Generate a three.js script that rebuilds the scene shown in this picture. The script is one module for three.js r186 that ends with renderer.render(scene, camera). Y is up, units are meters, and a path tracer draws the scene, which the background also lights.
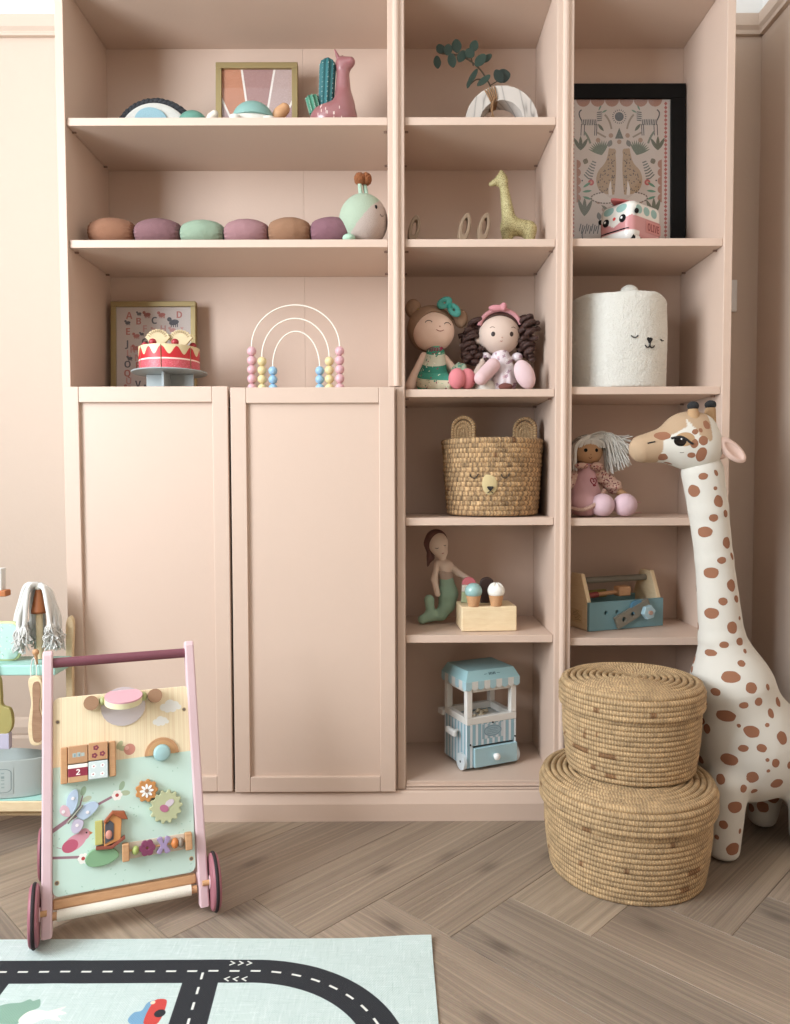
import * as THREE from 'three';
import { RoundedBoxGeometry } from 'three/addons/geometries/RoundedBoxGeometry.js';
import { mergeGeometries } from 'three/addons/utils/BufferGeometryUtils.js';
import { ImprovedNoise } from 'three/addons/math/ImprovedNoise.js';
import { RectAreaLightUniformsLib } from 'three/addons/lights/RectAreaLightUniformsLib.js';

// ---------------------------------------------------------------- camera, sky, daylight, exposure
const scene = new THREE.Scene();
const renderer = new THREE.WebGLRenderer({ antialias: true });
renderer.toneMapping = THREE.LinearToneMapping;
renderer.toneMappingExposure = 1.0;
renderer.shadowMap.enabled = true;
RectAreaLightUniformsLib.init();
const camera = new THREE.PerspectiveCamera(69.06, 790 / 1024, 0.05, 30);
camera.position.set(0.7695, 0.8255, 1.7933);
camera.rotation.set(-0.04265, -0.00286, -0.00323, 'YXZ');
scene.background = new THREE.Color(0.80, 0.90, 1.0);
scene.backgroundIntensity = 1.0;
// room: x from XL to XR, z from ZB to ZF, y from 0 to H (metres); bookcase front plane is z = 0
const XL = -1.15, XR = 1.78, ZB = -0.285, ZF = 5.6, H = 2.55;
const WIN = { z0: 0.9, z1: 2.3, y0: 0.8, y1: 2.3 };           // window opening in the left wall
const daylight = new THREE.RectAreaLight(new THREE.Color(0.92, 1.0, 1.08), 17.8, WIN.z1 - WIN.z0, WIN.y1 - WIN.y0);
daylight.name = 'window_daylight';
daylight.position.set(XL - 0.02, (WIN.y0 + WIN.y1) / 2, (WIN.z0 + WIN.z1) / 2);
daylight.lookAt(10, (WIN.y0 + WIN.y1) / 2, (WIN.z0 + WIN.z1) / 2);
scene.add(daylight);

// ---------------------------------------------------------------- helpers
const PI = Math.PI, V = (x, y, z) => new THREE.Vector3(x, y, z);
const noise3 = new ImprovedNoise();
const N3 = (x, y, z) => noise3.noise(x, y, z);
function rng(seed) { let a = seed >>> 0; return () => { a = (a + 0x6D2B79F5) | 0; let t = Math.imul(a ^ (a >>> 15), 1 | a); t = (t + Math.imul(t ^ (t >>> 7), 61 | t)) ^ t; return ((t ^ (t >>> 14)) >>> 0) / 4294967296; }; }
const clamp = (x, a, b) => Math.min(b, Math.max(a, x)), mix = (a, b, t) => a + (b - a) * t;
const smooth = (a, b, x) => { const t = clamp((x - a) / (b - a), 0, 1); return t * t * (3 - 2 * t); };
const taken = new Map();
function numbered(n) { const k = taken.get(n) ?? 0; taken.set(n, k + 1); return k ? n + '_' + String(k).padStart(3, '0') : n; }
function mat(color, roughness = 0.7, opts = {}) { return new THREE.MeshPhysicalMaterial({ color, roughness, ...opts }); }
function thing(name, label, category, pos = [0, 0, 0], turn = 0, group) {
  const o = new THREE.Group(); o.name = numbered(name); o.position.set(...pos); o.rotation.y = turn;
  o.userData = { label, category }; if (group) o.userData.group = group;
  scene.add(o); return o;
}
// a thing whose parts are given in room coordinates; its origin still is its base
function wthing(name, label, category, pos, group) { const o = thing(name, label, category, pos, 0, group); o.fromRoom = pos.map((v) => -v); return o; }
function part(parent, name, geo, m, label) {
  const g = Array.isArray(geo) ? merge(geo) : geo;
  let r = parent; while (r && !r.fromRoom) r = r.parent;
  if (r) g.translate(...r.fromRoom);
  const o = new THREE.Mesh(g, m); o.name = name; o.castShadow = o.receiveShadow = true;
  if (label) o.userData.label = label;
  parent.add(o); return o;
}
function structure(name, label, category) { const o = new THREE.Group(); o.name = name; o.userData = { kind: 'structure', label, category }; scene.add(o); return o; }
function merge(list) {
  const keys = ['position', 'normal', 'uv'], color = list.some((g) => g.attributes.color);
  return mergeGeometries(list.map((g) => {
    let q = g.index ? g.toNonIndexed() : g.clone();
    for (const k of Object.keys(q.attributes)) if (!keys.includes(k) && !(color && k === 'color')) q.deleteAttribute(k);
    if (!q.attributes.uv) q.setAttribute('uv', new THREE.BufferAttribute(new Float32Array(q.attributes.position.count * 2), 2));
    if (!q.attributes.normal) q.computeVertexNormals();
    if (color && !q.attributes.color) q.setAttribute('color', new THREE.BufferAttribute(new Float32Array(q.attributes.position.count * 3).fill(1), 3));
    q.morphAttributes = {}; return q;
  }));
}
// box given by its limits, edges rounded; uv in metres
function bx(x0, x1, y0, y1, z0, z1, r = 0.0015) {
  const w = x1 - x0, h = y1 - y0, d = z1 - z0, rr = Math.min(r, w / 2.01, h / 2.01, d / 2.01);
  const g = new RoundedBoxGeometry(w, h, d, 2, rr); g.translate((x0 + x1) / 2, (y0 + y1) / 2, (z0 + z1) / 2); return boxUV(g);
}
function boxUV(g) {
  const p = g.attributes.position, n = g.attributes.normal, uv = new Float32Array(p.count * 2);
  for (let i = 0; i < p.count; i++) {
    const ax = Math.abs(n.getX(i)), ay = Math.abs(n.getY(i)), az = Math.abs(n.getZ(i));
    const [u, v] = az >= ax && az >= ay ? [p.getX(i), p.getY(i)] : ax >= ay ? [p.getZ(i), p.getY(i)] : [p.getX(i), p.getZ(i)];
    uv[i * 2] = u; uv[i * 2 + 1] = v;
  }
  g.setAttribute('uv', new THREE.BufferAttribute(uv, 2)); return g;
}
function swapUV(g) { const u = g.attributes.uv; for (let i = 0; i < u.count; i++) u.setXY(i, u.getY(i), u.getX(i)); return g; }
function planarUV(g) { const p = g.attributes.position, uv = new Float32Array(p.count * 2); for (let i = 0; i < p.count; i++) { uv[2 * i] = p.getX(i) + 0.6 * p.getZ(i); uv[2 * i + 1] = p.getY(i) + 0.35 * p.getZ(i); } g.setAttribute('uv', new THREE.BufferAttribute(uv, 2)); return g; }
function cyl(r1, r2, h, seg = 24) { return new THREE.CylinderGeometry(r1, r2, h, seg); }
function rod(a, b, r, r2 = r, seg = 16) {                           // cylinder from a to b
  const d = b.clone().sub(a), g = new THREE.CylinderGeometry(r2, r, d.length(), seg);
  g.applyQuaternion(new THREE.Quaternion().setFromUnitVectors(V(0, 1, 0), d.clone().normalize()));
  return g.translate(...a.clone().add(b).multiplyScalar(0.5).toArray());
}
function tube(pts, r, n = 24, seg = 7, closed = false) { return new THREE.TubeGeometry(new THREE.CatmullRomCurve3(pts, closed), n, r, seg, closed); }
function lathe(pts, seg = 40) { return new THREE.LatheGeometry(pts.map((p) => new THREE.Vector2(p[0], p[1])), seg); }
function shapeOf(pts) { const s = new THREE.Shape(); pts.forEach((p, i) => i ? s.lineTo(p[0], p[1]) : s.moveTo(p[0], p[1])); s.closePath(); return s; }
function smoothShape(pts) { const c = new THREE.CatmullRomCurve3(pts.map((p) => V(p[0], p[1], 0)), true, 'centripetal'); return shapeOf(c.getPoints(pts.length * 6).slice(0, -1).map((p) => [p.x, p.y])); }
function extr(shape, depth, bevel = 0.001, curveSegments = 12) {
  const g = new THREE.ExtrudeGeometry(shape, { depth: depth - 2 * bevel, bevelEnabled: bevel > 0, bevelThickness: bevel, bevelSize: bevel, bevelOffset: -bevel, bevelSegments: 2, curveSegments });
  return g.translate(0, 0, bevel);
}
function ball(x, y, z, rx, ry = rx, rz = rx, seg = 24) { const g = new THREE.SphereGeometry(1, seg, Math.round(seg * 0.7)); g.scale(rx, ry, rz); return g.translate(x, y, z); }
function ellipseShape(cx, cy, rx, ry, rot = 0) { const s = new THREE.Shape(); s.absellipse(cx, cy, rx, ry, 0, 2 * PI, false, rot); return s; }
function roundedRect(x0, y0, x1, y1, r) { const s = new THREE.Shape(); s.moveTo(x0 + r, y0); s.lineTo(x1 - r, y0); s.absarc(x1 - r, y0 + r, r, -PI / 2, 0); s.lineTo(x1, y1 - r); s.absarc(x1 - r, y1 - r, r, 0, PI / 2); s.lineTo(x0 + r, y1); s.absarc(x0 + r, y1 - r, r, PI / 2, PI); s.lineTo(x0, y0 + r); s.absarc(x0 + r, y0 + r, r, PI, 1.5 * PI); return s; }
// smooth solids from distance fields
const smin = (a, b, k) => { const h = clamp(0.5 + 0.5 * (b - a) / k, 0, 1); return mix(b, a, h) - k * h * (1 - h); };
const smax = (a, b, k) => -smin(-a, -b, k);
const ell = (c, r) => (x, y, z) => { const a = (x - c[0]) / r[0], b = (y - c[1]) / r[1], d = (z - c[2]) / r[2], k = Math.hypot(a, b, d), k2 = Math.hypot(a / r[0], b / r[1], d / r[2]); return k2 < 1e-9 ? -Math.min(...r) : k * (k - 1) / k2; };
const cap = (a, b, r1, r2 = r1) => { const dx = b[0] - a[0], dy = b[1] - a[1], dz = b[2] - a[2], dd = dx * dx + dy * dy + dz * dz; return (x, y, z) => { const t = clamp(((x - a[0]) * dx + (y - a[1]) * dy + (z - a[2]) * dz) / dd, 0, 1); return Math.hypot(x - a[0] - dx * t, y - a[1] - dy * t, z - a[2] - dz * t) - mix(r1, r2, t); }; };
const uni = (k, ...fs) => (x, y, z) => { let d = fs[0](x, y, z); for (let i = 1; i < fs.length; i++) d = smin(d, fs[i](x, y, z), k); return d; };
const cut = (a, b, k = 0.002) => (x, y, z) => smax(a(x, y, z), -b(x, y, z), k);
function grad(f, x, y, z, e = 5e-4) { const n = V(f(x + e, y, z) - f(x - e, y, z), f(x, y + e, z) - f(x, y - e, z), f(x, y, z + e) - f(x, y, z - e)); return n.normalize(); }
function sdf(f, lo, hi, h, colorAt) {                                // surface nets
  const n = [0, 1, 2].map((i) => Math.ceil((hi[i] - lo[i]) / h) + 1), [nx, ny, nz] = n, v = new Float32Array(nx * ny * nz);
  const id = (i, j, k) => i + nx * (j + ny * k);
  for (let k = 0; k < nz; k++) for (let j = 0; j < ny; j++) for (let i = 0; i < nx; i++) v[id(i, j, k)] = f(lo[0] + i * h, lo[1] + j * h, lo[2] + k * h);
  const at = new Int32Array(nx * ny * nz).fill(-1), pos = [], idx = [];
  const C = [[0, 0, 0], [1, 0, 0], [0, 1, 0], [1, 1, 0], [0, 0, 1], [1, 0, 1], [0, 1, 1], [1, 1, 1]], E = [[0, 1], [2, 3], [4, 5], [6, 7], [0, 2], [1, 3], [4, 6], [5, 7], [0, 4], [1, 5], [2, 6], [3, 7]];
  for (let k = 0; k < nz - 1; k++) for (let j = 0; j < ny - 1; j++) for (let i = 0; i < nx - 1; i++) {
    const s = C.map((c) => v[id(i + c[0], j + c[1], k + c[2])]); let m = 0; for (let q = 0; q < 8; q++) if (s[q] < 0) m |= 1 << q;
    if (m === 0 || m === 255) continue;
    let x = 0, y = 0, z = 0, c = 0;
    for (const [a, b] of E) if ((s[a] < 0) !== (s[b] < 0)) { const t = s[a] / (s[a] - s[b]); x += mix(C[a][0], C[b][0], t); y += mix(C[a][1], C[b][1], t); z += mix(C[a][2], C[b][2], t); c++; }
    at[id(i, j, k)] = pos.length / 3; pos.push(lo[0] + (i + x / c) * h, lo[1] + (j + y / c) * h, lo[2] + (k + z / c) * h);
  }
  const quad = (a, b, c, d, flip) => { if (Math.min(a, b, c, d) < 0) return; flip ? idx.push(a, c, b, a, d, c) : idx.push(a, b, c, a, c, d); };
  for (let k = 1; k < nz - 1; k++) for (let j = 1; j < ny - 1; j++) for (let i = 1; i < nx - 1; i++) {
    const s = v[id(i, j, k)] < 0;
    if (s !== v[id(i + 1, j, k)] < 0) quad(at[id(i, j - 1, k - 1)], at[id(i, j, k - 1)], at[id(i, j, k)], at[id(i, j - 1, k)], !s);
    if (s !== v[id(i, j + 1, k)] < 0) quad(at[id(i - 1, j, k - 1)], at[id(i - 1, j, k)], at[id(i, j, k)], at[id(i, j, k - 1)], !s);
    if (s !== v[id(i, j, k + 1)] < 0) quad(at[id(i - 1, j - 1, k)], at[id(i, j - 1, k)], at[id(i, j, k)], at[id(i - 1, j, k)], !s);
  }
  const g = new THREE.BufferGeometry(), nr = new Float32Array(pos.length), col = colorAt && new Float32Array(pos.length);
  for (let i = 0; i < pos.length; i += 3) { grad(f, pos[i], pos[i + 1], pos[i + 2]).toArray(nr, i); if (col) col.set(colorAt(pos[i], pos[i + 1], pos[i + 2]), i); }
  g.setAttribute('position', new THREE.Float32BufferAttribute(pos, 3)); g.setAttribute('normal', new THREE.BufferAttribute(nr, 3)); g.setIndex(idx);
  if (col) g.setAttribute('color', new THREE.BufferAttribute(col, 3));
  return planarUV(g);
}
function hit(f, x, y, z, dir = -1) { for (let i = 0; i < 80; i++) { const d = f(x, y, z); if (d < 2e-4) break; z += dir * d * 0.9; } return V(x, y, z); }   // march along z onto a solid
// thin patch that follows the surface of a solid: centre p, outline radii, turned by rot
function patch(f, p, rx, ry, rot = 0, lift = 0.0006, wob = 0, seed = 1) {
  const n = grad(f, p.x, p.y, p.z), up = Math.abs(n.y) > 0.9 ? V(0, 0, 1) : V(0, 1, 0), u = up.clone().cross(n).normalize(), w = n.clone().cross(u), pos = [], nor = [], idx = [], R = 3, S = 28;
  for (let i = 0; i <= R; i++) for (let j = 0; j < S; j++) {
    const a = j / S * 2 * PI, q = i / R * (1 + wob * N3(Math.cos(a) * 1.3 + seed * 3.1, Math.sin(a) * 1.3, seed)), ca = Math.cos(a) * rx * q, sa = Math.sin(a) * ry * q;
    const P = p.clone().addScaledVector(u, ca * Math.cos(rot) - sa * Math.sin(rot)).addScaledVector(w, ca * Math.sin(rot) + sa * Math.cos(rot));
    for (let t = 0; t < 3; t++) P.addScaledVector(grad(f, P.x, P.y, P.z), -f(P.x, P.y, P.z));
    const m = grad(f, P.x, P.y, P.z); P.addScaledVector(m, lift * (i === R ? 0.1 : 1)); pos.push(...P.toArray()); nor.push(...m.toArray());
  }
  for (let i = 0; i < R; i++) for (let j = 0; j < S; j++) { const a = i * S + j, b = i * S + (j + 1) % S; idx.push(a, a + S, b, b, a + S, b + S); }
  const g = new THREE.BufferGeometry(); g.setAttribute('position', new THREE.Float32BufferAttribute(pos, 3)); g.setAttribute('normal', new THREE.Float32BufferAttribute(nor, 3)); g.setIndex(idx);
  return planarUV(g);
}
function stroke(f, pts, r, zStart) { return tube(pts.map(([x, y]) => hit(f, x, y, zStart)), r, pts.length * 4, 6); }   // embroidered line on a solid
// textures
function tex(img, srgb, rep) { const t = img; if (srgb) t.colorSpace = THREE.SRGBColorSpace; t.wrapS = t.wrapT = THREE.RepeatWrapping; t.magFilter = THREE.LinearFilter; t.minFilter = THREE.LinearMipmapLinearFilter; t.generateMipmaps = true; if (rep) t.repeat.set(...rep); t.needsUpdate = true; return t; }
function field(w, h, fn) { const d = new Uint8Array(w * h * 4); for (let y = 0; y < h; y++) for (let x = 0; x < w; x++) { const c = fn(x / w, y / h), o = (y * w + x) * 4; if (c.length) { d[o] = clamp(c[0], 0, 255); d[o + 1] = clamp(c[1], 0, 255); d[o + 2] = clamp(c[2], 0, 255); } else d[o] = d[o + 1] = d[o + 2] = clamp(c * 255, 0, 255); d[o + 3] = 255; } return new THREE.DataTexture(d, w, h, THREE.RGBAFormat); }
const wrapN = (u, v, k, s) => { const a = 2 * PI; return N3(Math.cos(u * a) * k + s, Math.sin(u * a) * k + Math.cos(v * a) * k * 0.9, Math.sin(v * a) * k + s * 0.37); };
function paint(w, h, fn) { const c = document.createElement('canvas'); c.width = w; c.height = h; const x = c.getContext('2d'); fn(x, w, h); return tex(new THREE.CanvasTexture(c), true); }
const r0 = rng(11);
const weaveBump = tex(field(128, 128, (u, v) => 0.5 + 0.25 * Math.sin(u * 2 * PI * 16) * Math.sin(v * 2 * PI * 16) + 0.25 * (r0() - 0.5)), false, [30, 30]);
const grainBump = tex(field(256, 256, () => r0()), false, [6, 6]);
const fuzzBump = tex(field(256, 256, (u, v) => 0.5 + 0.5 * wrapN(u, v, 5, 2) * 0.6 + 0.4 * wrapN(u, v, 14, 7) + 0.2 * (r0() - 0.5)), false, [14, 14]);
function fabric(color, opts = {}) { return mat(color, 0.95, { bumpMap: weaveBump, bumpScale: 0.0004, sheen: 0.15, sheenRoughness: 0.6, ...opts }); }
function plush(color, opts = {}) { return mat(color, 0.95, { bumpMap: fuzzBump, bumpScale: 0.001, sheen: 0.3, sheenRoughness: 0.5, ...opts }); }
function woodTex(rgb, dark, seed, rep, k = 1) {
  const r = rng(seed), f = new Float32Array(256).map(() => r());
  return tex(field(512, 256, (u, v) => {
    const warp = wrapN(u, v, 0.5, seed) * 0.06, line = f[Math.floor(((v + warp + 2) % 1) * 255)], g = 0.5 + 0.5 * wrapN(u, v + warp, 1.1, seed + 5), fine = wrapN(u, (v * 6) % 1, 3, seed + 9);
    const t = clamp(0.35 * line + 0.45 * g + 0.18 * fine, 0, 1) * k; return [0, 1, 2].map((i) => mix(rgb[i], dark[i], t) + (r() - 0.5) * 5);
  }), true, rep);
}
const birch = mat('#ffffff', 0.55, { map: woodTex([238, 218, 182], [214, 184, 140], 3, [5, 12]) });
const beech = mat('#ffffff', 0.55, { map: woodTex([205, 160, 118], [172, 122, 82], 5, [6, 16]) });
const walnutLight = mat('#ffffff', 0.6, { map: woodTex([176, 138, 108], [134, 98, 72], 6, [6, 16]) });

// ---------------------------------------------------------------- the room
const paintNoise = tex(field(256, 256, (u, v) => 0.5 + 0.3 * wrapN(u, v, 6, 3) + 0.3 * (r0() - 0.5)), false, [3, 3]);
const PAINT = '#ccb3a1';
const wallPaint = mat('#cdb9a8', 0.85, { bumpMap: paintNoise, bumpScale: 0.0004 });
const casePaint = mat(PAINT, 0.5, { bumpMap: paintNoise, bumpScale: 0.0002 });
const whitePaint = mat('#eceae6', 0.85), whiteGloss = mat('#f2f0ec', 0.35);
const RAIL = 2.06, TH = 0.12;
const wallBack = structure('wall_back', 'plaster pink wall behind the shelving', 'wall');
part(wallBack, 'painted_plaster', bx(XL - TH, XR + TH, 0, RAIL, ZB - TH, ZB, 0.0005), wallPaint);
part(wallBack, 'white_frieze', bx(XL - TH, XR + TH, RAIL, H, ZB - TH, ZB, 0.0005), whitePaint, 'white wall above the picture rail');
const wallRight = structure('wall_right', 'plaster pink side wall beside the plush giraffe', 'wall');
part(wallRight, 'painted_plaster', bx(XR, XR + TH, 0, RAIL, ZB, ZF + TH, 0.0005), wallPaint);
part(wallRight, 'white_frieze', bx(XR, XR + TH, RAIL, H, ZB, ZF + TH, 0.0005), whitePaint);
const wallLeft = structure('wall_left', 'plaster pink side wall with the tall window', 'wall');
part(wallLeft, 'painted_plaster', [bx(XL - TH, XL, 0, RAIL, ZB, WIN.z0, 0.0005), bx(XL - TH, XL, 0, RAIL, WIN.z1, ZF + TH, 0.0005), bx(XL - TH, XL, 0, WIN.y0, WIN.z0, WIN.z1, 0.0005)], wallPaint);
part(wallLeft, 'white_frieze', [bx(XL - TH, XL, RAIL, H, ZB, WIN.z0, 0.0005), bx(XL - TH, XL, RAIL, H, WIN.z1, ZF + TH, 0.0005), bx(XL - TH, XL, WIN.y1, H, WIN.z0, WIN.z1, 0.0005)], whitePaint);
const wallFront = structure('wall_front', 'plaster pink wall facing the shelving', 'wall');
part(wallFront, 'painted_plaster', bx(XL, XR, 0, RAIL, ZF, ZF + TH, 0.0005), wallPaint);
part(wallFront, 'white_frieze', bx(XL, XR, RAIL, H, ZF, ZF + TH, 0.0005), whitePaint);
const ceiling = structure('ceiling', 'flat white ceiling', 'ceiling');
part(ceiling, 'plaster', bx(XL - TH, XR + TH, H, H + 0.1, ZB - TH, ZF + TH, 0.0005), whitePaint);
// windows (outside the picture; they let the daylight in)
{
  const glass = mat('#ffffff', 0.02, { transmission: 1, thickness: 0, ior: 1.45 });
  const w = structure('window_1', 'white sash window in the side wall', 'window'), x = XL - 0.08;
  part(w, 'frame', [bx(x, x + 0.05, WIN.y0, WIN.y0 + 0.05, WIN.z0, WIN.z1), bx(x, x + 0.05, WIN.y1 - 0.05, WIN.y1, WIN.z0, WIN.z1), bx(x, x + 0.05, WIN.y0, WIN.y1, WIN.z0, WIN.z0 + 0.05), bx(x, x + 0.05, WIN.y0, WIN.y1, WIN.z1 - 0.05, WIN.z1), bx(x, x + 0.04, WIN.y0, WIN.y1, (WIN.z0 + WIN.z1) / 2 - 0.02, (WIN.z0 + WIN.z1) / 2 + 0.02)], whiteGloss);
  part(w, 'sill', bx(XL - 0.1, XL + 0.05, WIN.y0 - 0.03, WIN.y0, WIN.z0 - 0.04, WIN.z1 + 0.04, 0.004), whiteGloss);
  const zm = (WIN.z0 + WIN.z1) / 2;
  part(w, 'pane', bx(x + 0.01, x + 0.014, WIN.y0 + 0.05, WIN.y1 - 0.05, WIN.z0 + 0.05, zm - 0.02, 0.0004), glass);
  part(w, 'pane', bx(x + 0.01, x + 0.014, WIN.y0 + 0.05, WIN.y1 - 0.05, zm + 0.02, WIN.z1 - 0.05, 0.0004), glass);
}
// picture rail and baseboards
{
  const rail = [[0, 0], [0.012, 0], [0.013, 0.006], [0.011, 0.008], [0.011, 0.012], [0.019, 0.02], [0.02, 0.05], [0.012, 0.056], [0, 0.056]];
  const skirt = [[0, 0], [0.018, 0], [0.018, 0.105], [0.012, 0.112], [0.014, 0.118], [0.014, 0.135], [0.006, 0.155], [0, 0.16]];
  const runX = (prof, x0, x1, y) => extr(shapeOf(prof), x1 - x0, 0).rotateY(-PI / 2).translate(x1, y, ZB).scale(1, 1, 1);
  const mk = (prof, len) => extr(shapeOf(prof), len, 0);
  const along = (prof, x0, x1, y) => { const g = mk(prof, x1 - x0); g.applyMatrix4(new THREE.Matrix4().makeBasis(V(0, 0, 1), V(0, 1, 0), V(-1, 0, 0))); return g.translate(x1, y, ZB); };
  const deep = (prof, z0, z1, y) => { const g = mk(prof, z1 - z0); g.applyMatrix4(new THREE.Matrix4().makeBasis(V(-1, 0, 0), V(0, 1, 0), V(0, 0, -1))); return g.translate(XR, y, z1); };
  part(structure('trim_1', 'moulded picture rail painted like the back wall', 'picture rail'), 'moulding', along(rail, XL, XR, RAIL - 0.03), wallPaint);
  part(structure('trim_2', 'moulded picture rail painted like the side wall', 'picture rail'), 'moulding', deep(rail, ZB, ZF, RAIL - 0.03), wallPaint);
  const bb = structure('baseboard_back', 'moulded pink baseboard on the back wall', 'baseboard');
  part(bb, 'board', along(skirt, XL, -0.021, 0.001), wallPaint); part(bb, 'board', along(skirt, 1.581, XR, 0.001), wallPaint);
  part(structure('baseboard_right', 'moulded pink baseboard on the side wall', 'baseboard'), 'board', deep(skirt, ZB + 0.02, ZF, 0.001), wallPaint);
}
{ // wall switch beside the shelving
  const s = wthing('wall_switch', 'white plastic switch plate on the wall beside the shelving', 'switch', [1.675, 1.287, ZB]);
  part(s, 'plate', bx(1.634, 1.72, 1.287, 1.374, ZB, ZB + 0.009, 0.003), mat('#e9e6e2', 0.3));
  part(s, 'rocker', bx(1.664, 1.69, 1.318, 1.344, ZB + 0.009, ZB + 0.013, 0.002), mat('#f2f0ec', 0.3));
}
// herringbone floor, every plank a part
{
  const fl = structure('floor', 'greige oak floor laid in herringbone', 'floor'), w = 0.18, L = 0.9, Ua = 0.777, Va = 0.275, q = Math.SQRT1_2, r = rng(5);
  const groutM = mat('#4a4038', 0.9);
  part(fl, 'underlay', bx(XL - TH, XR + TH, -0.06, -0.003, ZB - TH, ZF + TH, 0.0005), groutM);
  const tones = [[[162, 144, 124], [98, 84, 72]], [[158, 140, 121], [92, 79, 69]], [[166, 148, 127], [104, 90, 76]], [[150, 134, 117], [86, 75, 66]], [[160, 142, 122], [100, 86, 73]]];
  const mats = tones.map((t, i) => {
    const rr = rng(40 + i), f = new Float32Array(512).map(() => rr()), kn = [0, 1, 2].map(() => [rr(), 0.15 + 0.7 * rr(), 0.5 + rr()]);
    const fn = (u, v) => {
      let d = 0, dw = 0; for (const k of kn) { let du = Math.abs(u - k[0]); du = Math.min(du, 1 - du); const dv = v - k[1]; d += Math.exp(-(du * du * 2600 + dv * dv * 420)) * k[2] * 0.5; dw += Math.exp(-(du * du * 160 + dv * dv * 60)) * Math.sign(dv) * 0.03 * k[2]; }
      const warp = 0.022 * wrapN(u, v, 0.5, i + 2) + dw, vv = v + warp, lin = (k, s) => { const q = ((vv * k + s) % 1 + 1) % 1 * 511, a = Math.floor(q), b = (a + 1) % 512; return mix(f[a], f[b], q - a); };
      const broad = wrapN(u, vv, 0.55, i + 21), coarse = lin(0.11, 0.3 * i), mid = lin(0.33, 0.17), fine = lin(1, 0.5), patchy = 0.5 + 0.5 * wrapN(u, (vv * 3 % 1 + 1) % 1, 1.0, i + 31);
      return clamp(0.3 + 0.34 * broad + 0.3 * (coarse - 0.5) + 0.28 * (mid - 0.5) * (0.4 + patchy) + 0.34 * (fine - 0.5) * (0.3 + patchy) + 0.7 * d, 0, 1.2);
    };
    const map = tex(field(1024, 256, (u, v) => { const s = fn(u, v); return [0, 1, 2].map((c) => mix(t[0][c], t[1][c], s) + (rr() - 0.5) * 8); }), true, [1 / 1.5, 1 / 0.26]);
    return mat('#ffffff', 0.5, { map, bumpMap: tex(field(256, 128, (u, v) => 0.5 + 0.35 * wrapN(u, (v * 9) % 1, 1.4, i) + 0.2 * (rr() - 0.5)), false, [1 / 0.5, 1 / 0.12]), bumpScale: 0.0004 });
  });
  const clip = (poly) => {
    const sides = [[1, 0, -(XL - 0.02)], [-1, 0, XR + 0.02], [0, 1, -(ZB - 0.02)], [0, -1, ZF + 0.02]];
    for (const [a, b, c] of sides) { const out = []; poly.forEach((p, i) => { const n = poly[(i + 1) % poly.length], dp = a * p[0] + b * p[1] + c, dn = a * n[0] + b * n[1] + c; if (dp >= 0) out.push(p); if ((dp >= 0) !== (dn >= 0)) { const t = dp / (dp - dn); out.push([mix(p[0], n[0], t), mix(p[1], n[1], t)]); } }); poly = out; if (poly.length < 3) return null; }
    return poly;
  };
  const plank = (u0, u1, v0, v1, alongV) => {
    const e = 0.0004, poly = clip([[u0 + e, v0 + e], [u1 - e, v0 + e], [u1 - e, v1 - e], [u0 + e, v1 - e]].map(([u, v]) => [(u + v) * q, (u - v) * q]));
    if (!poly) return;
    const dir = alongV ? [q, -q] : [q, q], side = alongV ? [q, q] : [q, -q], c = poly.reduce((s, p) => [s[0] + p[0] / poly.length, s[1] + p[1] / poly.length], [0, 0]);
    let loc = poly.map((p) => [(p[0] - c[0]) * dir[0] + (p[1] - c[1]) * dir[1], (p[0] - c[0]) * side[0] + (p[1] - c[1]) * side[1]]);
    if (THREE.ShapeUtils.area(loc.map((p) => new THREE.Vector2(...p))) < 0) loc = loc.reverse();
    const g = extr(shapeOf(loc), 0.012, 0.0009);
    const uv = g.attributes.uv, du = r() * 3, dv = r() * 0.05; for (let i = 0; i < uv.count; i++) uv.setXY(i, uv.getX(i) + du, uv.getY(i) + 0.13 + dv);
    g.applyMatrix4(new THREE.Matrix4().makeBasis(V(dir[0], 0, dir[1]), V(side[0], 0, side[1]), V(0, alongV ? -1 : 1, 0)));
    if (alongV) { g.translate(0, 0.012, 0); }
    g.translate(c[0], -0.012, c[1]);
    part(fl, 'plank', g, mats[Math.floor(r() * mats.length)]);
  };
  for (let j = -4; j <= 4; j++) for (let i = -16; i <= 24; i++) {
    const a = Ua + i * w + j * L, b = Va + i * w - j * L;
    plank(a, a + w, b, b + L, true); plank(a, a + L, b - w, b, false);
  }
}

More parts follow.
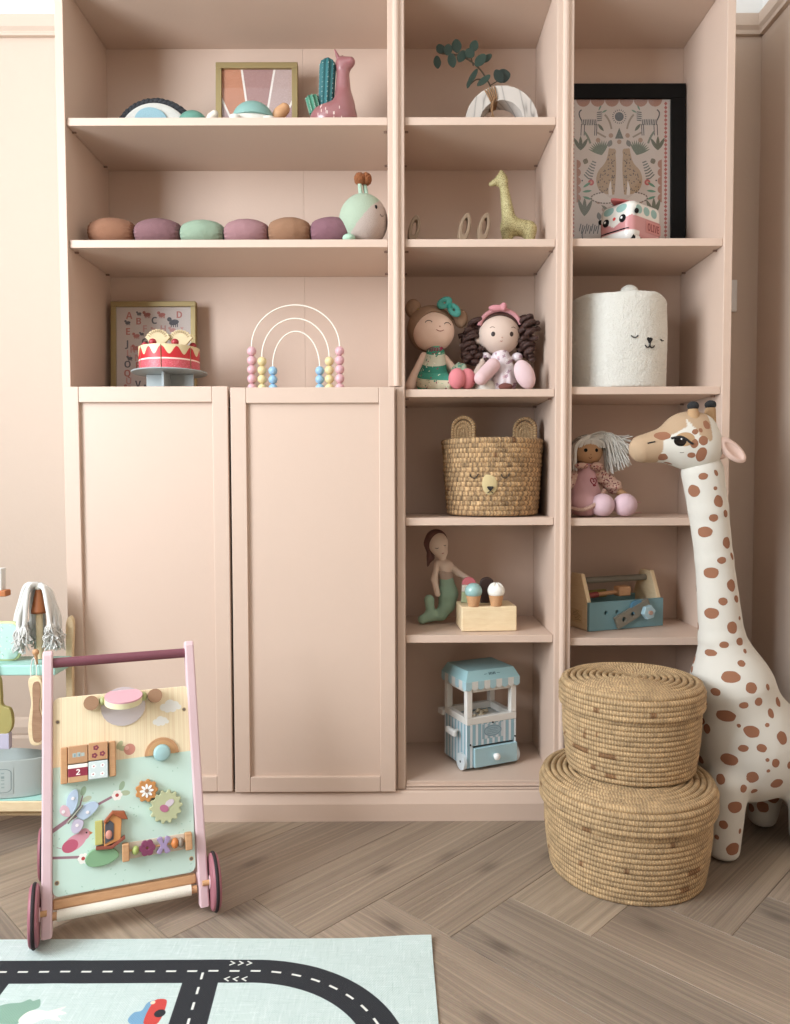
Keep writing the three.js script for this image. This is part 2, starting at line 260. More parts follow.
// ---------------------------------------------------------------- shelving
const S = { a: 1.686, b: 1.401, c: 1.045, d: 0.735, e: 0.448, f: 0.09 }, SR = { b: 1.402, c: 1.05, d: 0.733, e: 0.44 }, TOP = 2.02, BK = -0.268;
{
  const unit = (label, x0, x1, levels) => {
    const u = wthing('bookcase', label, 'bookcase', [(x0 + x1) / 2, 0, ZB + 0.005]);
    part(u, 'side_panel', bx(x0, x0 + 0.02, 0.0, TOP, ZB + 0.002, 0), casePaint); part(u, 'side_panel', bx(x1 - 0.02, x1, 0.0, TOP, ZB + 0.002, 0), casePaint);
    part(u, 'top_panel', bx(x0 + 0.02, x1 - 0.02, 1.99, TOP, ZB + 0.002, -0.001), casePaint);
    if (x1 - x0 > 0.6) { const m = (x0 + x1) / 2 + 0.15; part(u, 'back_panel', bx(x0 + 0.02, m - 0.0002, 0.02, 1.99, ZB + 0.004, BK, 0.0003), casePaint); part(u, 'back_panel', bx(m + 0.0002, x1 - 0.02, 0.02, 1.99, ZB + 0.004, BK, 0.0003), casePaint); }
    else part(u, 'back_panel', bx(x0 + 0.02, x1 - 0.02, 0.02, 1.99, ZB + 0.004, BK, 0.0008), casePaint);
    part(u, 'bottom_panel', bx(x0 + 0.02, x1 - 0.02, 0.068, 0.089, BK, -0.001), casePaint);
    part(u, 'bottom_rail', [bx(x0 + 0.02, x1 - 0.02, 0.0, 0.0675, -0.02, -0.001), bx(x0 + 0.02, x1 - 0.02, 0.0765, 0.0805, -0.002, 0.004), bx(x0 + 0.02, x1 - 0.02, 0.070, 0.0745, -0.002, 0.008)], casePaint);
    const pin = mat('#8d7466', 0.5, { metalness: 0.3 });
    for (const y of levels) {
      part(u, 'shelf', bx(x0 + 0.0208, x1 - 0.0208, y - 0.0195, y - 0.001, BK + 0.0005, -0.008, 0.0012), casePaint);
      for (const sx of [x0 + 0.0205, x1 - 0.0205]) for (const z of [-0.04, -0.235]) part(u, 'shelf_pin', rod(V(sx, y - 0.0215, z), V(sx + (sx < (x0 + x1) / 2 ? 0.009 : -0.009), y - 0.0215, z), 0.0026, 0.0026, 8), pin);
    }
    return u;
  };
  const left = unit('wide pink bookcase unit with two panelled doors below', -0.02, 0.78, [S.a, S.b, S.c]);
  const mid = unit('narrow pink bookcase unit holding the bear basket and popcorn cart', 0.78, 1.18, [S.a, S.b, S.c, S.d, S.e]);
  const right = unit('narrow pink bookcase unit holding the black-framed print and toolbox', 1.18, 1.58, [SR.b, SR.c, SR.d, SR.e]);
  // beaded cover strips over the joints
  const prof = [[-0.018, 0], [-0.018, 0.004], [-0.008, 0.004], [-0.007, 0.0075], [-0.004, 0.0105], [0, 0.0115], [0.004, 0.0105], [0.007, 0.0075], [0.008, 0.004], [0.0095, 0.003], [0.018, 0.003], [0.018, 0]];
  const strip = (xm, y0, y1) => extr(shapeOf(prof), y1 - y0, 0).applyMatrix4(new THREE.Matrix4().makeBasis(V(1, 0, 0), V(0, 0, 1), V(0, -1, 0))).translate(xm, y1, 0);
  const c1 = wthing('cover_strip', 'beaded pink cover strip beside the panelled doors', 'trim strip', [0.78, 0.071, 0]);
  part(c1, 'beading', strip(0.78, 1.05, TOP), casePaint); part(c1, 'flat_strip', bx(0.7795, 0.798, 0.071, 1.0495, 0.0002, 0.004), casePaint);
  const c2 = wthing('cover_strip', 'beaded pink cover strip between the two narrow bookcases', 'trim strip', [1.18, 0.071, 0]);
  part(c2, 'beading', strip(1.18, 0.071, TOP), casePaint);
  // doors
  const door = (x0, x1, y0, y1, z0) => {
    const d = new THREE.Group(); d.name = 'door'; left.add(d); const z1 = z0 + 0.02, sw = 0.037;
    part(d, 'stile', bx(x0, x0 + sw, y0, y1, z0, z1, 0.0018), casePaint); part(d, 'stile', bx(x1 - sw, x1, y0, y1, z0, z1, 0.0018), casePaint);
    part(d, 'rail', bx(x0 + sw + 0.0003, x1 - sw - 0.0003, y1 - sw, y1, z0, z1 - 0.0003, 0.0018), casePaint); part(d, 'rail', bx(x0 + sw + 0.0003, x1 - sw - 0.0003, y0, y0 + sw, z0, z1 - 0.0003, 0.0018), casePaint);
    part(d, 'panel', bx(x0 + sw - 0.003, x1 - sw + 0.003, y0 + sw - 0.003, y1 - sw + 0.003, z0 + 0.003, z1 - 0.0095, 0.001), casePaint);
  };
  door(-0.0085, 0.3805, 0.0755, 1.0485, 0.006); door(0.3865, 0.7745, 0.0735, 1.0455, 0.006);
  const pl = wthing('bookcase_plinth', 'long pink plinth board with sloping top edge running under all the shelving', 'plinth', [0.78, 0, 0.01]);
  part(pl, 'board', extr(shapeOf([[0.0005, 0], [0.024, 0], [0.024, 0.042], [0.014, 0.066], [0.011, 0.0695], [0.0005, 0.0695]]), 1.6, 0).applyMatrix4(new THREE.Matrix4().makeBasis(V(0, 0, 1), V(0, 1, 0), V(-1, 0, 0))).translate(1.58, 0, 0), casePaint);
}

// ---------------------------------------------------------------- top shelf
const black = mat('#070707', 0.6, { specularIntensity: 0.4 }), blackThread = mat('#1d1a19', 0.8), white = mat('#f1efea', 0.5), gold = mat('#9d8b61', 0.42, { metalness: 0.5 });
function picture(t, w, h, border, depth, frameM, map, opts = {}) {     // framed picture standing at local origin, facing +z
  const fr = [bx(-w / 2, w / 2, 0, border, -depth / 2, depth / 2), bx(-w / 2, w / 2, h - border, h, -depth / 2, depth / 2), bx(-w / 2, -w / 2 + border, border, h - border, -depth / 2, depth / 2), bx(w / 2 - border, w / 2, border, h - border, -depth / 2, depth / 2)];
  const g = new THREE.Group(); g.name = 'frame'; t.add(g);
  for (const f of fr) part(g, 'frame_side', f, frameM);
  const p = new THREE.PlaneGeometry(w - 2 * border, h - 2 * border); p.translate(0, h / 2, depth / 2 - 0.008);
  part(t, 'printed_sheet', p, mat('#ffffff', 0.6, { map, ...opts }));
  part(t, 'backing_board', bx(-w / 2 + border * 0.5, w / 2 - border * 0.5, border * 0.5, h - border * 0.5, -depth / 2 + 0.001, depth / 2 - 0.009), mat('#8a6f52', 0.9));
  const gl = new THREE.PlaneGeometry(w - 2 * border, h - 2 * border); gl.translate(0, h / 2, depth / 2 - 0.005);
  part(t, 'glass', gl, mat('#ffffff', 0.03, { transmission: 1, thickness: 0, ior: 1.45 }));
}
{ // domed toy with a dark braided rim, seen from below over the shelf edge
  const t = wthing('dome_toy', 'domed toy with dark braided rim and pale blue front beside the gold frame', 'toy', [0.178, S.a, -0.12]);
  const R = 0.1, c = [0.178, S.a - 0.012], A = []; for (let i = 0; i <= 24; i++) { const a = PI * (0.07 + 0.86 * i / 24); A.push([c[0] + R * 1.0 * Math.cos(a), c[1] + R * Math.sin(a)]); }
  part(t, 'body', extr(shapeOf([...A.map((p) => [c[0] + (p[0] - c[0]) * 0.94, Math.max(S.a + 0.001, c[1] + (p[1] - c[1]) * 0.94)])]), 0.05, 0.008).translate(0, 0, -0.15), plush('#bfbcb4'));
  part(t, 'blue_panel', extr(smoothShape([[0.13, S.a + 0.008], [0.135, S.a + 0.05], [0.16, S.a + 0.066], [0.19, S.a + 0.062], [0.21, S.a + 0.045], [0.215, S.a + 0.008]]), 0.006, 0.002).translate(0, 0, -0.101), plush('#86a5ad'));
  const braid = []; for (let k = 0; k < 2; k++) braid.push(tube(Array.from({ length: 60 }, (_, i) => { const a = PI * (0.08 + 0.84 * i / 59), w = i * 1.25 + k * PI; return V(c[0] + (R + 0.005 * Math.cos(w)) * Math.cos(a), Math.max(S.a + 0.0125, c[1] + (R + 0.004 * Math.cos(w)) * Math.sin(a)), -0.118 + 0.004 * Math.sin(w)); }), 0.0075, 120, 6));
  part(t, 'braided_rim', braid, fabric('#2f3033'));
}
function turtle(label, x, z, turn, shell, head) {
  const t = thing('turtle_toy', label, 'toy', [x, S.a, z], turn);
  part(t, 'body', extr(ellipseShape(0, 0, 0.058, 0.034), 0.03, 0.008).rotateX(-PI / 2), mat('#d2cdc2', 0.5));
  const f = (u, v, w) => Math.max(ell([0, 0.02, 0], [0.052, 0.048, 0.038])(u, v, w), 0.026 - v);
  part(t, 'shell', sdf(f, [-0.06, 0.015, -0.045], [0.06, 0.085, 0.045], 0.003), mat(shell, 0.45));
  part(t, 'head', sdf(uni(0.01, cap([0.064, 0.043, 0], [0.076, 0.055, 0], 0.0145, 0.0135), cap([0.045, 0.02, 0], [0.066, 0.045, 0], 0.011)), [0.025, 0, -0.03], [0.1, 0.085, 0.03], 0.003), head);
  for (const [sx, sz] of [[-1, 1], [1, 1], [-1, -1], [1, -1]]) part(t, 'foot', extr(ellipseShape(sx * 0.04, sz * 0.034, 0.014, 0.012), 0.018, 0.004).rotateX(-PI / 2), mat('#d2cdc2', 0.5));
  return t;
}
turtle('teal turtle toy with tan head in front of the gold-framed sunburst', 0.43, -0.075, 0.1, '#7b9f97', beech);
turtle('green turtle toy with cream head beside the dark braided rim', 0.28, -0.08, -0.05, '#5a8a7b', mat('#d9cfc0', 0.55)).scale.setScalar(0.72);
{ // gold frame with sunburst print
  const t = thing('picture_frame', 'gold frame with sunburst print in pink and terracotta', 'picture', [0.416, S.a, -0.205], 0);
  t.rotation.x = -0.05;
  picture(t, 0.215, 0.236, 0.0155, 0.02, gold, paint(512, 560, (c, w, h) => {
    c.fillStyle = '#9c7b76'; c.fillRect(0, 0, w, h);
    const ax = w * 0.493, ay = h * 1.35, rays = [[144, 6], [382, 6], [0, 218], [512, 232]].map(([x, y]) => Math.atan2(ay - y, x - ax)).sort((p, q) => q - p), cols = ['#a08582', '#ad7458', '#98746f', '#ab938d', '#98777a'], ends = [PI, ...rays, 0];
    for (let k = 0; k < 5; k++) { c.fillStyle = cols[k]; c.beginPath(); c.moveTo(ax, ay); for (let q = 0; q <= 6; q++) { const a = mix(ends[k], ends[k + 1], q / 6); c.lineTo(ax + 1600 * Math.cos(a), ay - 1600 * Math.sin(a)); } c.fill(); }
    c.strokeStyle = '#d9d2ca'; c.lineWidth = 15; for (const a of rays) { c.beginPath(); c.moveTo(ax, ay); c.lineTo(ax + 1600 * Math.cos(a), ay - 1600 * Math.sin(a)); c.stroke(); }
    const r = rng(2); for (let i = 0; i < 6000; i++) { c.fillStyle = r() > 0.5 ? 'rgba(255,240,230,0.05)' : 'rgba(70,40,30,0.05)'; c.fillRect(r() * w, r() * h, 6, 4); }
  }));
}
{ // pink ceramic llama planter with cacti
  const t = wthing('llama_planter', 'glossy pink ceramic llama planter holding the cacti', 'planter', [0.62, S.a, -0.12]);
  const y = S.a, body = uni(0.02, ell([0.622, y + 0.043, -0.12], [0.058, 0.045, 0.045]), ell([0.648, y + 0.06, -0.12], [0.03, 0.05, 0.034]), cap([0.648, y + 0.09, -0.12], [0.648, y + 0.165, -0.12], 0.022, 0.0155), cap([0.645, y + 0.186, -0.12], [0.668, y + 0.184, -0.112], 0.015, 0.0115));
  const f = (a, b, c) => smax(smax(body(a, b, c), y - b, 0.004), -ell([0.603, y + 0.085, -0.12], [0.035, 0.035, 0.03])(a, b, c), 0.003);
  part(t, 'body', sdf(f, [0.55, y - 0.006, -0.18], [0.70, y + 0.215, -0.06], 0.0034), mat('#935f60', 0.28, { clearcoat: 0.5, clearcoatRoughness: 0.15 }));
  part(t, 'ear', sdf(cap([0.637, y + 0.195, -0.116], [0.628, y + 0.216, -0.116], 0.0055, 0.002), [0.61, y + 0.18, -0.13], [0.65, y + 0.225, -0.1], 0.0015), mat('#935f60', 0.28));
  part(t, 'ear', sdf(cap([0.645, y + 0.196, -0.13], [0.646, y + 0.207, -0.13], 0.006, 0.003), [0.63, y + 0.18, -0.145], [0.66, y + 0.22, -0.115], 0.0015), mat('#935f60', 0.28));
  part(t, 'soil', ball(0.603, y + 0.062, -0.12, 0.031, 0.012, 0.026), mat('#3b2c22', 0.95));
  const dash = mat('#ecd8d0', 0.4), r = rng(8), marks = [];
  for (let i = 0; i < 16; i++) { const px = 0.585 + r() * 0.075, py = y + 0.018 + r() * 0.045; const p = hit(f, px, py, 0), p2 = hit(f, px, py + 0.007, 0); if (p.z > -0.115) marks.push(rod(p, p2, 0.0009, 0.0009, 5)); }
  part(t, 'glaze_dashes', marks, dash);
  const cactus = (label, x, z, h, rad, tilt, col) => {
    const q = wthing('cactus', label, 'cactus', [x, y + 0.06, z]); const ribs = 9, g = lathe(Array.from({ length: 13 }, (_, i) => { const s = i / 12; return [rad * (s < 0.8 ? 0.9 + 0.1 * s / 0.8 : Math.sqrt(Math.max(0, 1 - ((s - 0.8) / 0.2) ** 2))), h * s]; }), 54), p = g.attributes.position;
    for (let i = 0; i < p.count; i++) { const a = Math.atan2(p.getZ(i), p.getX(i)), k = 1 + 0.16 * Math.cos(a * ribs); p.setX(i, p.getX(i) * k); p.setZ(i, p.getZ(i) * k); }
    g.computeVertexNormals(); g.rotateZ(tilt).translate(x, y + 0.06, z); part(q, 'stem', g, mat(col, 0.6));
    const sp = []; for (let k = 0; k < ribs; k++) for (let j = 1; j < 11; j++) { const a = k / ribs * 2 * PI, s = j / 12, rr = rad * (s < 0.8 ? 0.95 : Math.sqrt(1 - ((s - 0.8) / 0.2) ** 2)) * 1.13, v = V(rr * Math.cos(a), h * s, rr * Math.sin(a)).applyAxisAngle(V(0, 0, 1), tilt).add(V(x, y + 0.06, z)); sp.push(new THREE.TetrahedronGeometry(0.0022).translate(v.x, v.y, v.z)); }
    part(q, 'spines', sp, mat('#cfe3d6', 0.7));
  };
  cactus('tall blue-green ribbed cactus in the pink llama planter', 0.604, -0.12, 0.14, 0.0185, -0.05, '#2b6568');
  cactus('small round green cactus at the tail of the llama planter', 0.579, -0.115, 0.045, 0.015, 0.25, '#3f7d63');
}
{ // white ring vase with twine and eucalyptus
  const y = S.a, cx = 1.044, R = 0.073, z = -0.12;
  const marble = mat('#ffffff', 0.45, { map: tex(field(256, 256, (u, v) => { const a = Math.abs(wrapN(u, v, 1.6, 4) + 0.4 * wrapN(u, v, 4, 8)), k = 1 - 0.35 * Math.exp(-a * 14); return [196 * k, 188 * k, 179 * k]; }), true, [4, 1]) });
  const t = wthing('ring_vase', 'white marbled ring vase wrapped with twine', 'vase', [cx, y, z]);
  const g = new THREE.TorusGeometry(R, 0.019, 18, 64); g.translate(cx, y + 0.055, z);
  const f = (a, b, c) => { const q = Math.hypot(a - cx, b - y - 0.027) - R; return Math.max(Math.max(Math.abs(q) - 0.0155, Math.abs(c - z) - 0.022) - 0.003, y - b); };
  part(t, 'ring', sdf(f, [cx - 0.11, y - 0.006, z - 0.035], [cx + 0.11, y + 0.14, z + 0.035], 0.0035), marble);
  const tw = []; for (let k = 0; k < 5; k++) { const a = PI * (0.5 + 0.07 + k * 0.022), ca = Math.cos(a), sa = Math.sin(a), P = []; for (let i = 0; i < 16; i++) { const q = i / 16 * 2 * PI, sx = Math.sign(Math.cos(q)) * Math.pow(Math.abs(Math.cos(q)), 0.5), sz = Math.sign(Math.sin(q)) * Math.pow(Math.abs(Math.sin(q)), 0.5); P.push(V(cx + (R + 0.0205 * sx) * ca, y + 0.027 + (R + 0.0205 * sx) * sa, z + 0.027 * sz)); } tw.push(tube(P, 0.002, 40, 5, true)); }
  for (let k = 0; k < 2; k++) tw.push(tube([V(cx - 0.02 + k * 0.006, y + 0.09, z + 0.026), V(cx - 0.024 - k * 0.004, y + 0.065, z + 0.03), V(cx - 0.026 + k * 0.008, y + 0.03, z + 0.028)], 0.0016, 12, 5));
  part(t, 'twine', tw, mat('#8c6a4a', 0.95));
  const e = wthing('eucalyptus_sprig', 'dark green eucalyptus sprig standing in the ring vase', 'plant', [cx - 0.02, y + 0.12, z]);
  const stem = mat('#4a3d2c', 0.8), leafM = mat('#22352a', 0.6), leafM2 = mat('#18261f', 0.55);
  part(e, 'stem', [tube([V(1.028, y + 0.105, z), V(1.012, y + 0.14, z), V(0.985, y + 0.17, z + 0.01), V(0.94, y + 0.195, z + 0.015), V(0.895, y + 0.2, z + 0.015)], 0.002, 30, 6), tube([V(1.012, y + 0.14, z), V(0.985, y + 0.145, z), V(0.965, y + 0.13, z)], 0.0014, 10, 5), tube([V(0.975, y + 0.178, z), V(0.97, y + 0.2, z), V(0.973, y + 0.215, z)], 0.0014, 8, 5), tube([V(1.018, y + 0.13, z), V(1.035, y + 0.14, z)], 0.0014, 6, 5)], stem);
  const leaf = (x, yy, rx, ry, rot, zz = 0, tx = 0, m = leafM) => { const p = [], c = []; const g = extr(smoothShape([[0, -ry], [rx * 0.8, -ry * 0.5], [rx, 0.1 * ry], [rx * 0.55, ry * 0.8], [0, ry], [-rx * 0.55, ry * 0.8], [-rx, 0.1 * ry], [-rx * 0.8, -ry * 0.5]]), 0.0012, 0.0003); const q = g.attributes.position; for (let i = 0; i < q.count; i++) q.setZ(i, q.getZ(i) + 3 * q.getX(i) ** 2 + 2 * q.getY(i) ** 2); g.computeVertexNormals(); g.rotateX(tx).rotateZ(rot).translate(x, yy, z + 0.012 + zz); part(e, 'leaf', g, m); };
  for (const a of [[0.884, 1.866, 0.0095, 0.016, 0.1], [0.892, 1.898, 0.011, 0.013, 0.5], [0.910, 1.893, 0.011, 0.014, -0.2, 0.006], [0.932, 1.905, 0.0125, 0.017, 0.1], [0.92, 1.866, 0.011, 0.018, 0.2, 0.008], [0.944, 1.878, 0.011, 0.016, -0.5, 0.004], [0.975, 1.903, 0.011, 0.015, -0.3, 0.003], [0.964, 1.882, 0.013, 0.013, 0.9, 0.01], [0.99, 1.866, 0.012, 0.019, -0.7, 0.008], [1.007, 1.875, 0.008, 0.016, -0.9, 0.0], [0.972, 1.83, 0.007, 0.023, -0.55, 0.0], [0.962, 1.812, 0.005, 0.012, -0.3, 0.003], [0.998, 1.815, 0.008, 0.021, -0.9, 0.012]]) leaf(...a);
  leaf(1.047, 1.830, 0.019, 0.017, 0.2, 0.004, 0, leafM2); leaf(1.036, 1.826, 0.012, 0.018, 0.5, 0.01, 0, leafM2);
}

// ---------------------------------------------------------------- second shelf
{ // plush caterpillar
  const t = wthing('plush_caterpillar', 'long plush caterpillar with coloured segments and mint head', 'soft toy', [0.38, S.b, -0.09]), y = S.b;
  const segs = [[0.076, '#8a6048', 0.0575], [0.190, '#7b585b', 0.0575], [0.300, '#8a9c86', 0.0545], [0.409, '#977072', 0.0555], [0.516, '#8f6a50', 0.0535], [0.620, '#7d575f', 0.0535]];
  segs.forEach(([x, col, rx], i) => {
    const hh = [0.0375, 0.0365, 0.0345, 0.0355, 0.0375, 0.038][i];
    const f = (a, b, c) => { const s = ell([x, y + hh, -0.09], [rx * 1.2, hh + 0.0015, 0.05])(a, b, c); const q = smax(s, Math.abs(a - x) - rx, 0.012); return smax(q, y + 0.0005 - b, 0.012) + 0.0009 * N3(a * 60, b * 60, c * 60) + 0.0012 * smooth(0.6, 1, Math.abs(a - x) / rx) * Math.cos(Math.atan2(b - y - hh, c + 0.09) * 22); };
    part(t, 'segment', sdf(f, [x - 0.075, y - 0.008, -0.16], [x + 0.075, y + 0.1, -0.02], 0.0035), plush(col));
  });
  const head = uni(0.02, ell([0.6985, y + 0.067, -0.085], [0.0605, 0.066, 0.06])), f = (a, b, c) => smax(head(a, b, c), y + 0.0005 - b, 0.012);
  const belly = (a, b, c) => { const d = (b - (y + 0.03)) - (a - 0.672) * 1.15 - 0.0; return d < 0 && c > -0.09 && a > 0.67 ? [0.47, 0.38, 0.33] : [0.36, 0.43, 0.32]; };
  part(t, 'head', sdf(f, [0.62, y - 0.01, -0.16], [0.78, y + 0.15, -0.01], 0.0026, belly), plush('#ffffff', { vertexColors: true }));
  const ant = plush('#b9d2bb');
  part(t, 'antenna', rod(V(0.694, y + 0.12, -0.083), V(0.69, y + 0.158, -0.08), 0.0055, 0.005, 12), ant); part(t, 'antenna', rod(V(0.709, y + 0.12, -0.085), V(0.702, y + 0.158, -0.09), 0.0055, 0.005, 12), ant);
  const pom = (cx) => sdf((a, b, c) => ell([cx, y + 0.170, -0.083], [0.0145, 0.0155, 0.017])(a, b, c) + 0.0022 * N3(a * 260, b * 260, c * 260), [cx - 0.024, y + 0.14, -0.11], [cx + 0.024, y + 0.195, -0.055], 0.002);
  part(t, 'pompom', pom(0.6905), plush('#8a5330')); part(t, 'pompom', pom(0.7055).translate(0, 0.002, -0.006), plush('#8a5330'));
  part(t, 'eye', ball(...hit(f, 0.731, y + 0.085, 0.05).toArray(), 0.0036, 0.0052, 0.002, 14), black);
  part(t, 'mouth', stroke(f, [[0.741, y + 0.07], [0.744, y + 0.0665], [0.749, y + 0.069]], 0.0008, 0.05), blackThread);
  part(t, 'foot', sdf(ell([0.665, y + 0.011, -0.04], [0.016, 0.011, 0.016]), [0.64, y - 0.005, -0.065], [0.69, y + 0.03, -0.015], 0.003), plush('#a9c7b0'));
}
{ // wooden loops
  const loop = (label, x, turn, h) => {
    const t = thing('wooden_loop', label, 'ornament', [x, S.b, -0.06], turn, 'wooden loops standing on the shelf');
    const tilted = (rx, ry, cy, dx) => Array.from({ length: 20 }, (_, i) => { const a = i / 20 * 2 * PI, px = rx * Math.cos(a) + dx, py = ry * Math.sin(a); return [px * Math.cos(-0.2) - py * Math.sin(-0.2), Math.max(0, cy + px * Math.sin(-0.2) + py * Math.cos(-0.2))]; });
    const s = shapeOf(tilted(0.0135, h / 2, h / 2, 0)); s.holes.push(new THREE.Path(shapeOf(tilted(0.0055, h * 0.27, h * 0.56, 0.001)).getPoints()));
    part(t, 'loop', extr(s, 0.02, 0.002), mat('#86705a', 0.6));
  };
  loop('wooden loop ornament half hidden at the beaded strip', 0.822, 0.1, 0.068); loop('middle one of three wooden loop ornaments', 0.945, 0.12, 0.074); loop('wooden loop ornament closest to the gold giraffe', 0.992, 0.12, 0.074);
}
{ // gold mosaic giraffe ornament
  const y = S.b, z = -0.12, t = wthing('giraffe_ornament', 'speckled gold giraffe ornament on the narrow middle shelf', 'ornament', [1.08, y, z]);
  const box = (a, b, c, x, yy, zz) => Math.hypot(Math.max(Math.abs(a - x[0]) - x[1], 0), Math.max(Math.abs(b - yy[0]) - yy[1], 0), Math.max(Math.abs(c - z) - zz, 0));
  const neck = cap([1.052, y + 0.17, z], [1.066, y + 0.08, z], 0.010, 0.018), body = cap([1.072, y + 0.065, z], [1.115, y + 0.06, z], 0.022, 0.02), l1 = cap([1.06, y + 0.06, z], [1.063, y + 0.006, z], 0.014, 0.012), l2 = cap([1.118, y + 0.055, z], [1.121, y + 0.006, z], 0.014, 0.011), head = cap([1.048, y + 0.183, z], [1.02, y + 0.171, z], 0.0135, 0.006), horn = cap([1.046, y + 0.19, z], [1.046, y + 0.203, z], 0.0065, 0.004);
  const u = uni(0.014, neck, body, l1, l2, head, horn), f = (a, b, c) => smax(u(a, b, c), y - b, 0.003);
  part(t, 'body', sdf(f, [1.0, y - 0.006, z - 0.04], [1.15, y + 0.22, z + 0.04], 0.003), mat('#ffffff', 0.42, { metalness: 0.15, map: tex(field(256, 256, (a, b) => { const n = wrapN(a, b, 9, 3) + 0.6 * wrapN(a, b, 22, 6); return n > 0.3 ? [128, 114, 70] : n > -0.1 ? [176, 162, 112] : [200, 190, 142]; }), true, [9, 9]), bumpMap: fuzzBump, bumpScale: 0.0015 }));
}
{ // black framed folk print
  const W = 0.352, Hh = 0.481, t = thing('framed_print', 'black-framed folk print of two spotted cats', 'picture', [1.3805, SR.b, -0.238], 0); t.rotation.x = -0.03;
  const ink = '#39393c', sage = '#6d7464', olive = '#565a48', rose = '#a4544f', terr = '#a07462';
  const map = paint(760, 1100, (c, w, h) => {
    c.fillStyle = '#c3b7ae'; c.fillRect(0, 0, w, h);
    c.fillStyle = '#b9b3ae'; c.fillRect(w - 16, 0, 16, h); c.fillRect(0, 0, 16, h);
    for (const x of [34, w - 34]) { c.fillStyle = rose; for (let y = 30; y < h; y += 30) { c.beginPath(); c.moveTo(x, y - 15); c.lineTo(x + 13, y); c.lineTo(x, y + 15); c.lineTo(x - 13, y); c.fill(); } }
    c.fillStyle = terr; for (let k = 0; k < 6; k++) { c.beginPath(); c.arc(112 + k * 107, 0, 52, 0, PI); c.fill(); }
    for (let k = 0; k < 5; k++) { c.beginPath(); c.arc(62, 470 + k * 62, 32, -PI / 2, PI / 2); c.fill(); c.beginPath(); c.arc(w - 62, 470 + k * 62, 32, PI / 2, 1.5 * PI); c.fill(); }
    const blade = (x, y, a, l, wd, col) => { c.save(); c.translate(x, y); c.rotate(a); c.fillStyle = col; c.beginPath(); c.moveTo(0, 0); c.quadraticCurveTo(wd, -l * 0.5, 0, -l); c.quadraticCurveTo(-wd, -l * 0.5, 0, 0); c.fill(); c.restore(); };
    const dot = (x, y, r, col) => { c.fillStyle = col; c.beginPath(); c.arc(x, y, r, 0, 7); c.fill(); };
    const half = (s) => {
      c.save(); if (s < 0) { c.translate(w, 0); c.scale(-1, 1); }
      // striped animal in the upper corner
      c.strokeStyle = ink; c.lineWidth = 9; c.beginPath(); c.moveTo(105, 160); c.quadraticCurveTo(60, 95, 100, 75); c.stroke();
      c.fillStyle = '#b9b0a8'; c.beginPath(); c.ellipse(155, 165, 62, 26, 0, 0, 7); c.fill(); c.beginPath(); c.ellipse(232, 120, 26, 40, 0.2, 0, 7); c.fill();
      c.lineWidth = 6; for (let k = 0; k < 9; k++) { c.beginPath(); c.moveTo(100 + k * 13, 145); c.lineTo(104 + k * 13, 186); c.stroke(); }
      for (let k = 0; k < 5; k++) { c.beginPath(); c.moveTo(214, 95 + k * 15); c.lineTo(250, 90 + k * 15); c.stroke(); }
      for (const lx of [98, 122, 200, 214]) { c.beginPath(); c.moveTo(lx, 180); c.lineTo(lx - 4, 262); c.stroke(); }
      // plants
      for (const a of [-0.5, 0, 0.55]) blade(92, 370, a, 105, 26, olive);
      for (let k = 0; k < 11; k++) blade(250, 405, -1.15 + k * 0.165, 112, 13, '#5f6853');
      c.strokeStyle = sage; c.lineWidth = 15; c.beginPath(); c.moveTo(165, 320); c.quadraticCurveTo(150, 270, 120, 235); c.stroke();
      blade(265, 230, -0.7, 70, 22, olive); c.strokeStyle = '#8d7f70'; c.lineWidth = 14; c.beginPath(); c.moveTo(322, 215); c.quadraticCurveTo(312, 150, 272, 110); c.stroke();
      c.lineWidth = 13; c.beginPath(); c.moveTo(280, 275); c.lineTo(215, 240); c.stroke();
      blade(225, 80, 0.5, 45, 12, '#5f7f6b'); blade(250, 96, 1.1, 45, 12, '#5f7f6b');
      dot(222, 296, 17, '#9d7f6a'); dot(318, 262, 17, '#9d7f6a'); blade(300, 345, 0.4, 55, 36, '#6f6c66');
      c.strokeStyle = '#5a5d58'; c.lineWidth = 9; for (let k = 0; k < 7; k++) { c.beginPath(); c.moveTo(150 + k * 7, 575 - k * 20); c.lineTo(118 + k * 10, 545 - k * 16); c.stroke(); c.beginPath(); c.moveTo(150 + k * 7, 575 - k * 20); c.lineTo(178 + k * 5, 580 - k * 20); c.stroke(); }
      dot(170, 604, 22, '#b0504e'); dot(170, 604, 9, '#c98f80'); dot(104, 590, 6, ink);
      blade(110, 640, 1.0, 70, 18, '#4d8066'); blade(105, 672, 1.45, 72, 18, '#4d8066'); blade(108, 706, 1.9, 68, 18, '#4d8066');
      for (const a of [-0.35, 0.02, 0.45]) { blade(120, 850, a, 135, 30, '#5c5f4d'); }
      dot(225, 742, 19, '#9d7f6a'); dot(265, 802, 16, '#9d8878'); blade(305, 815, -0.9, 75, 20, '#6f6a5a'); blade(120, 470, 0.4, 45, 40, '#6c6450');
      // lower striped animal
      c.strokeStyle = ink; c.lineWidth = 7; for (let k = 0; k < 10; k++) { c.beginPath(); c.moveTo(95 + k * 15, 905 + (k % 3) * 8); c.lineTo(82 + k * 15, 960 + (k % 2) * 18); c.stroke(); }
      c.beginPath(); c.moveTo(110, 960); c.quadraticCurveTo(90, 1010, 130, 1040); c.stroke(); blade(235, 880, -0.2, 60, 34, '#62625c');
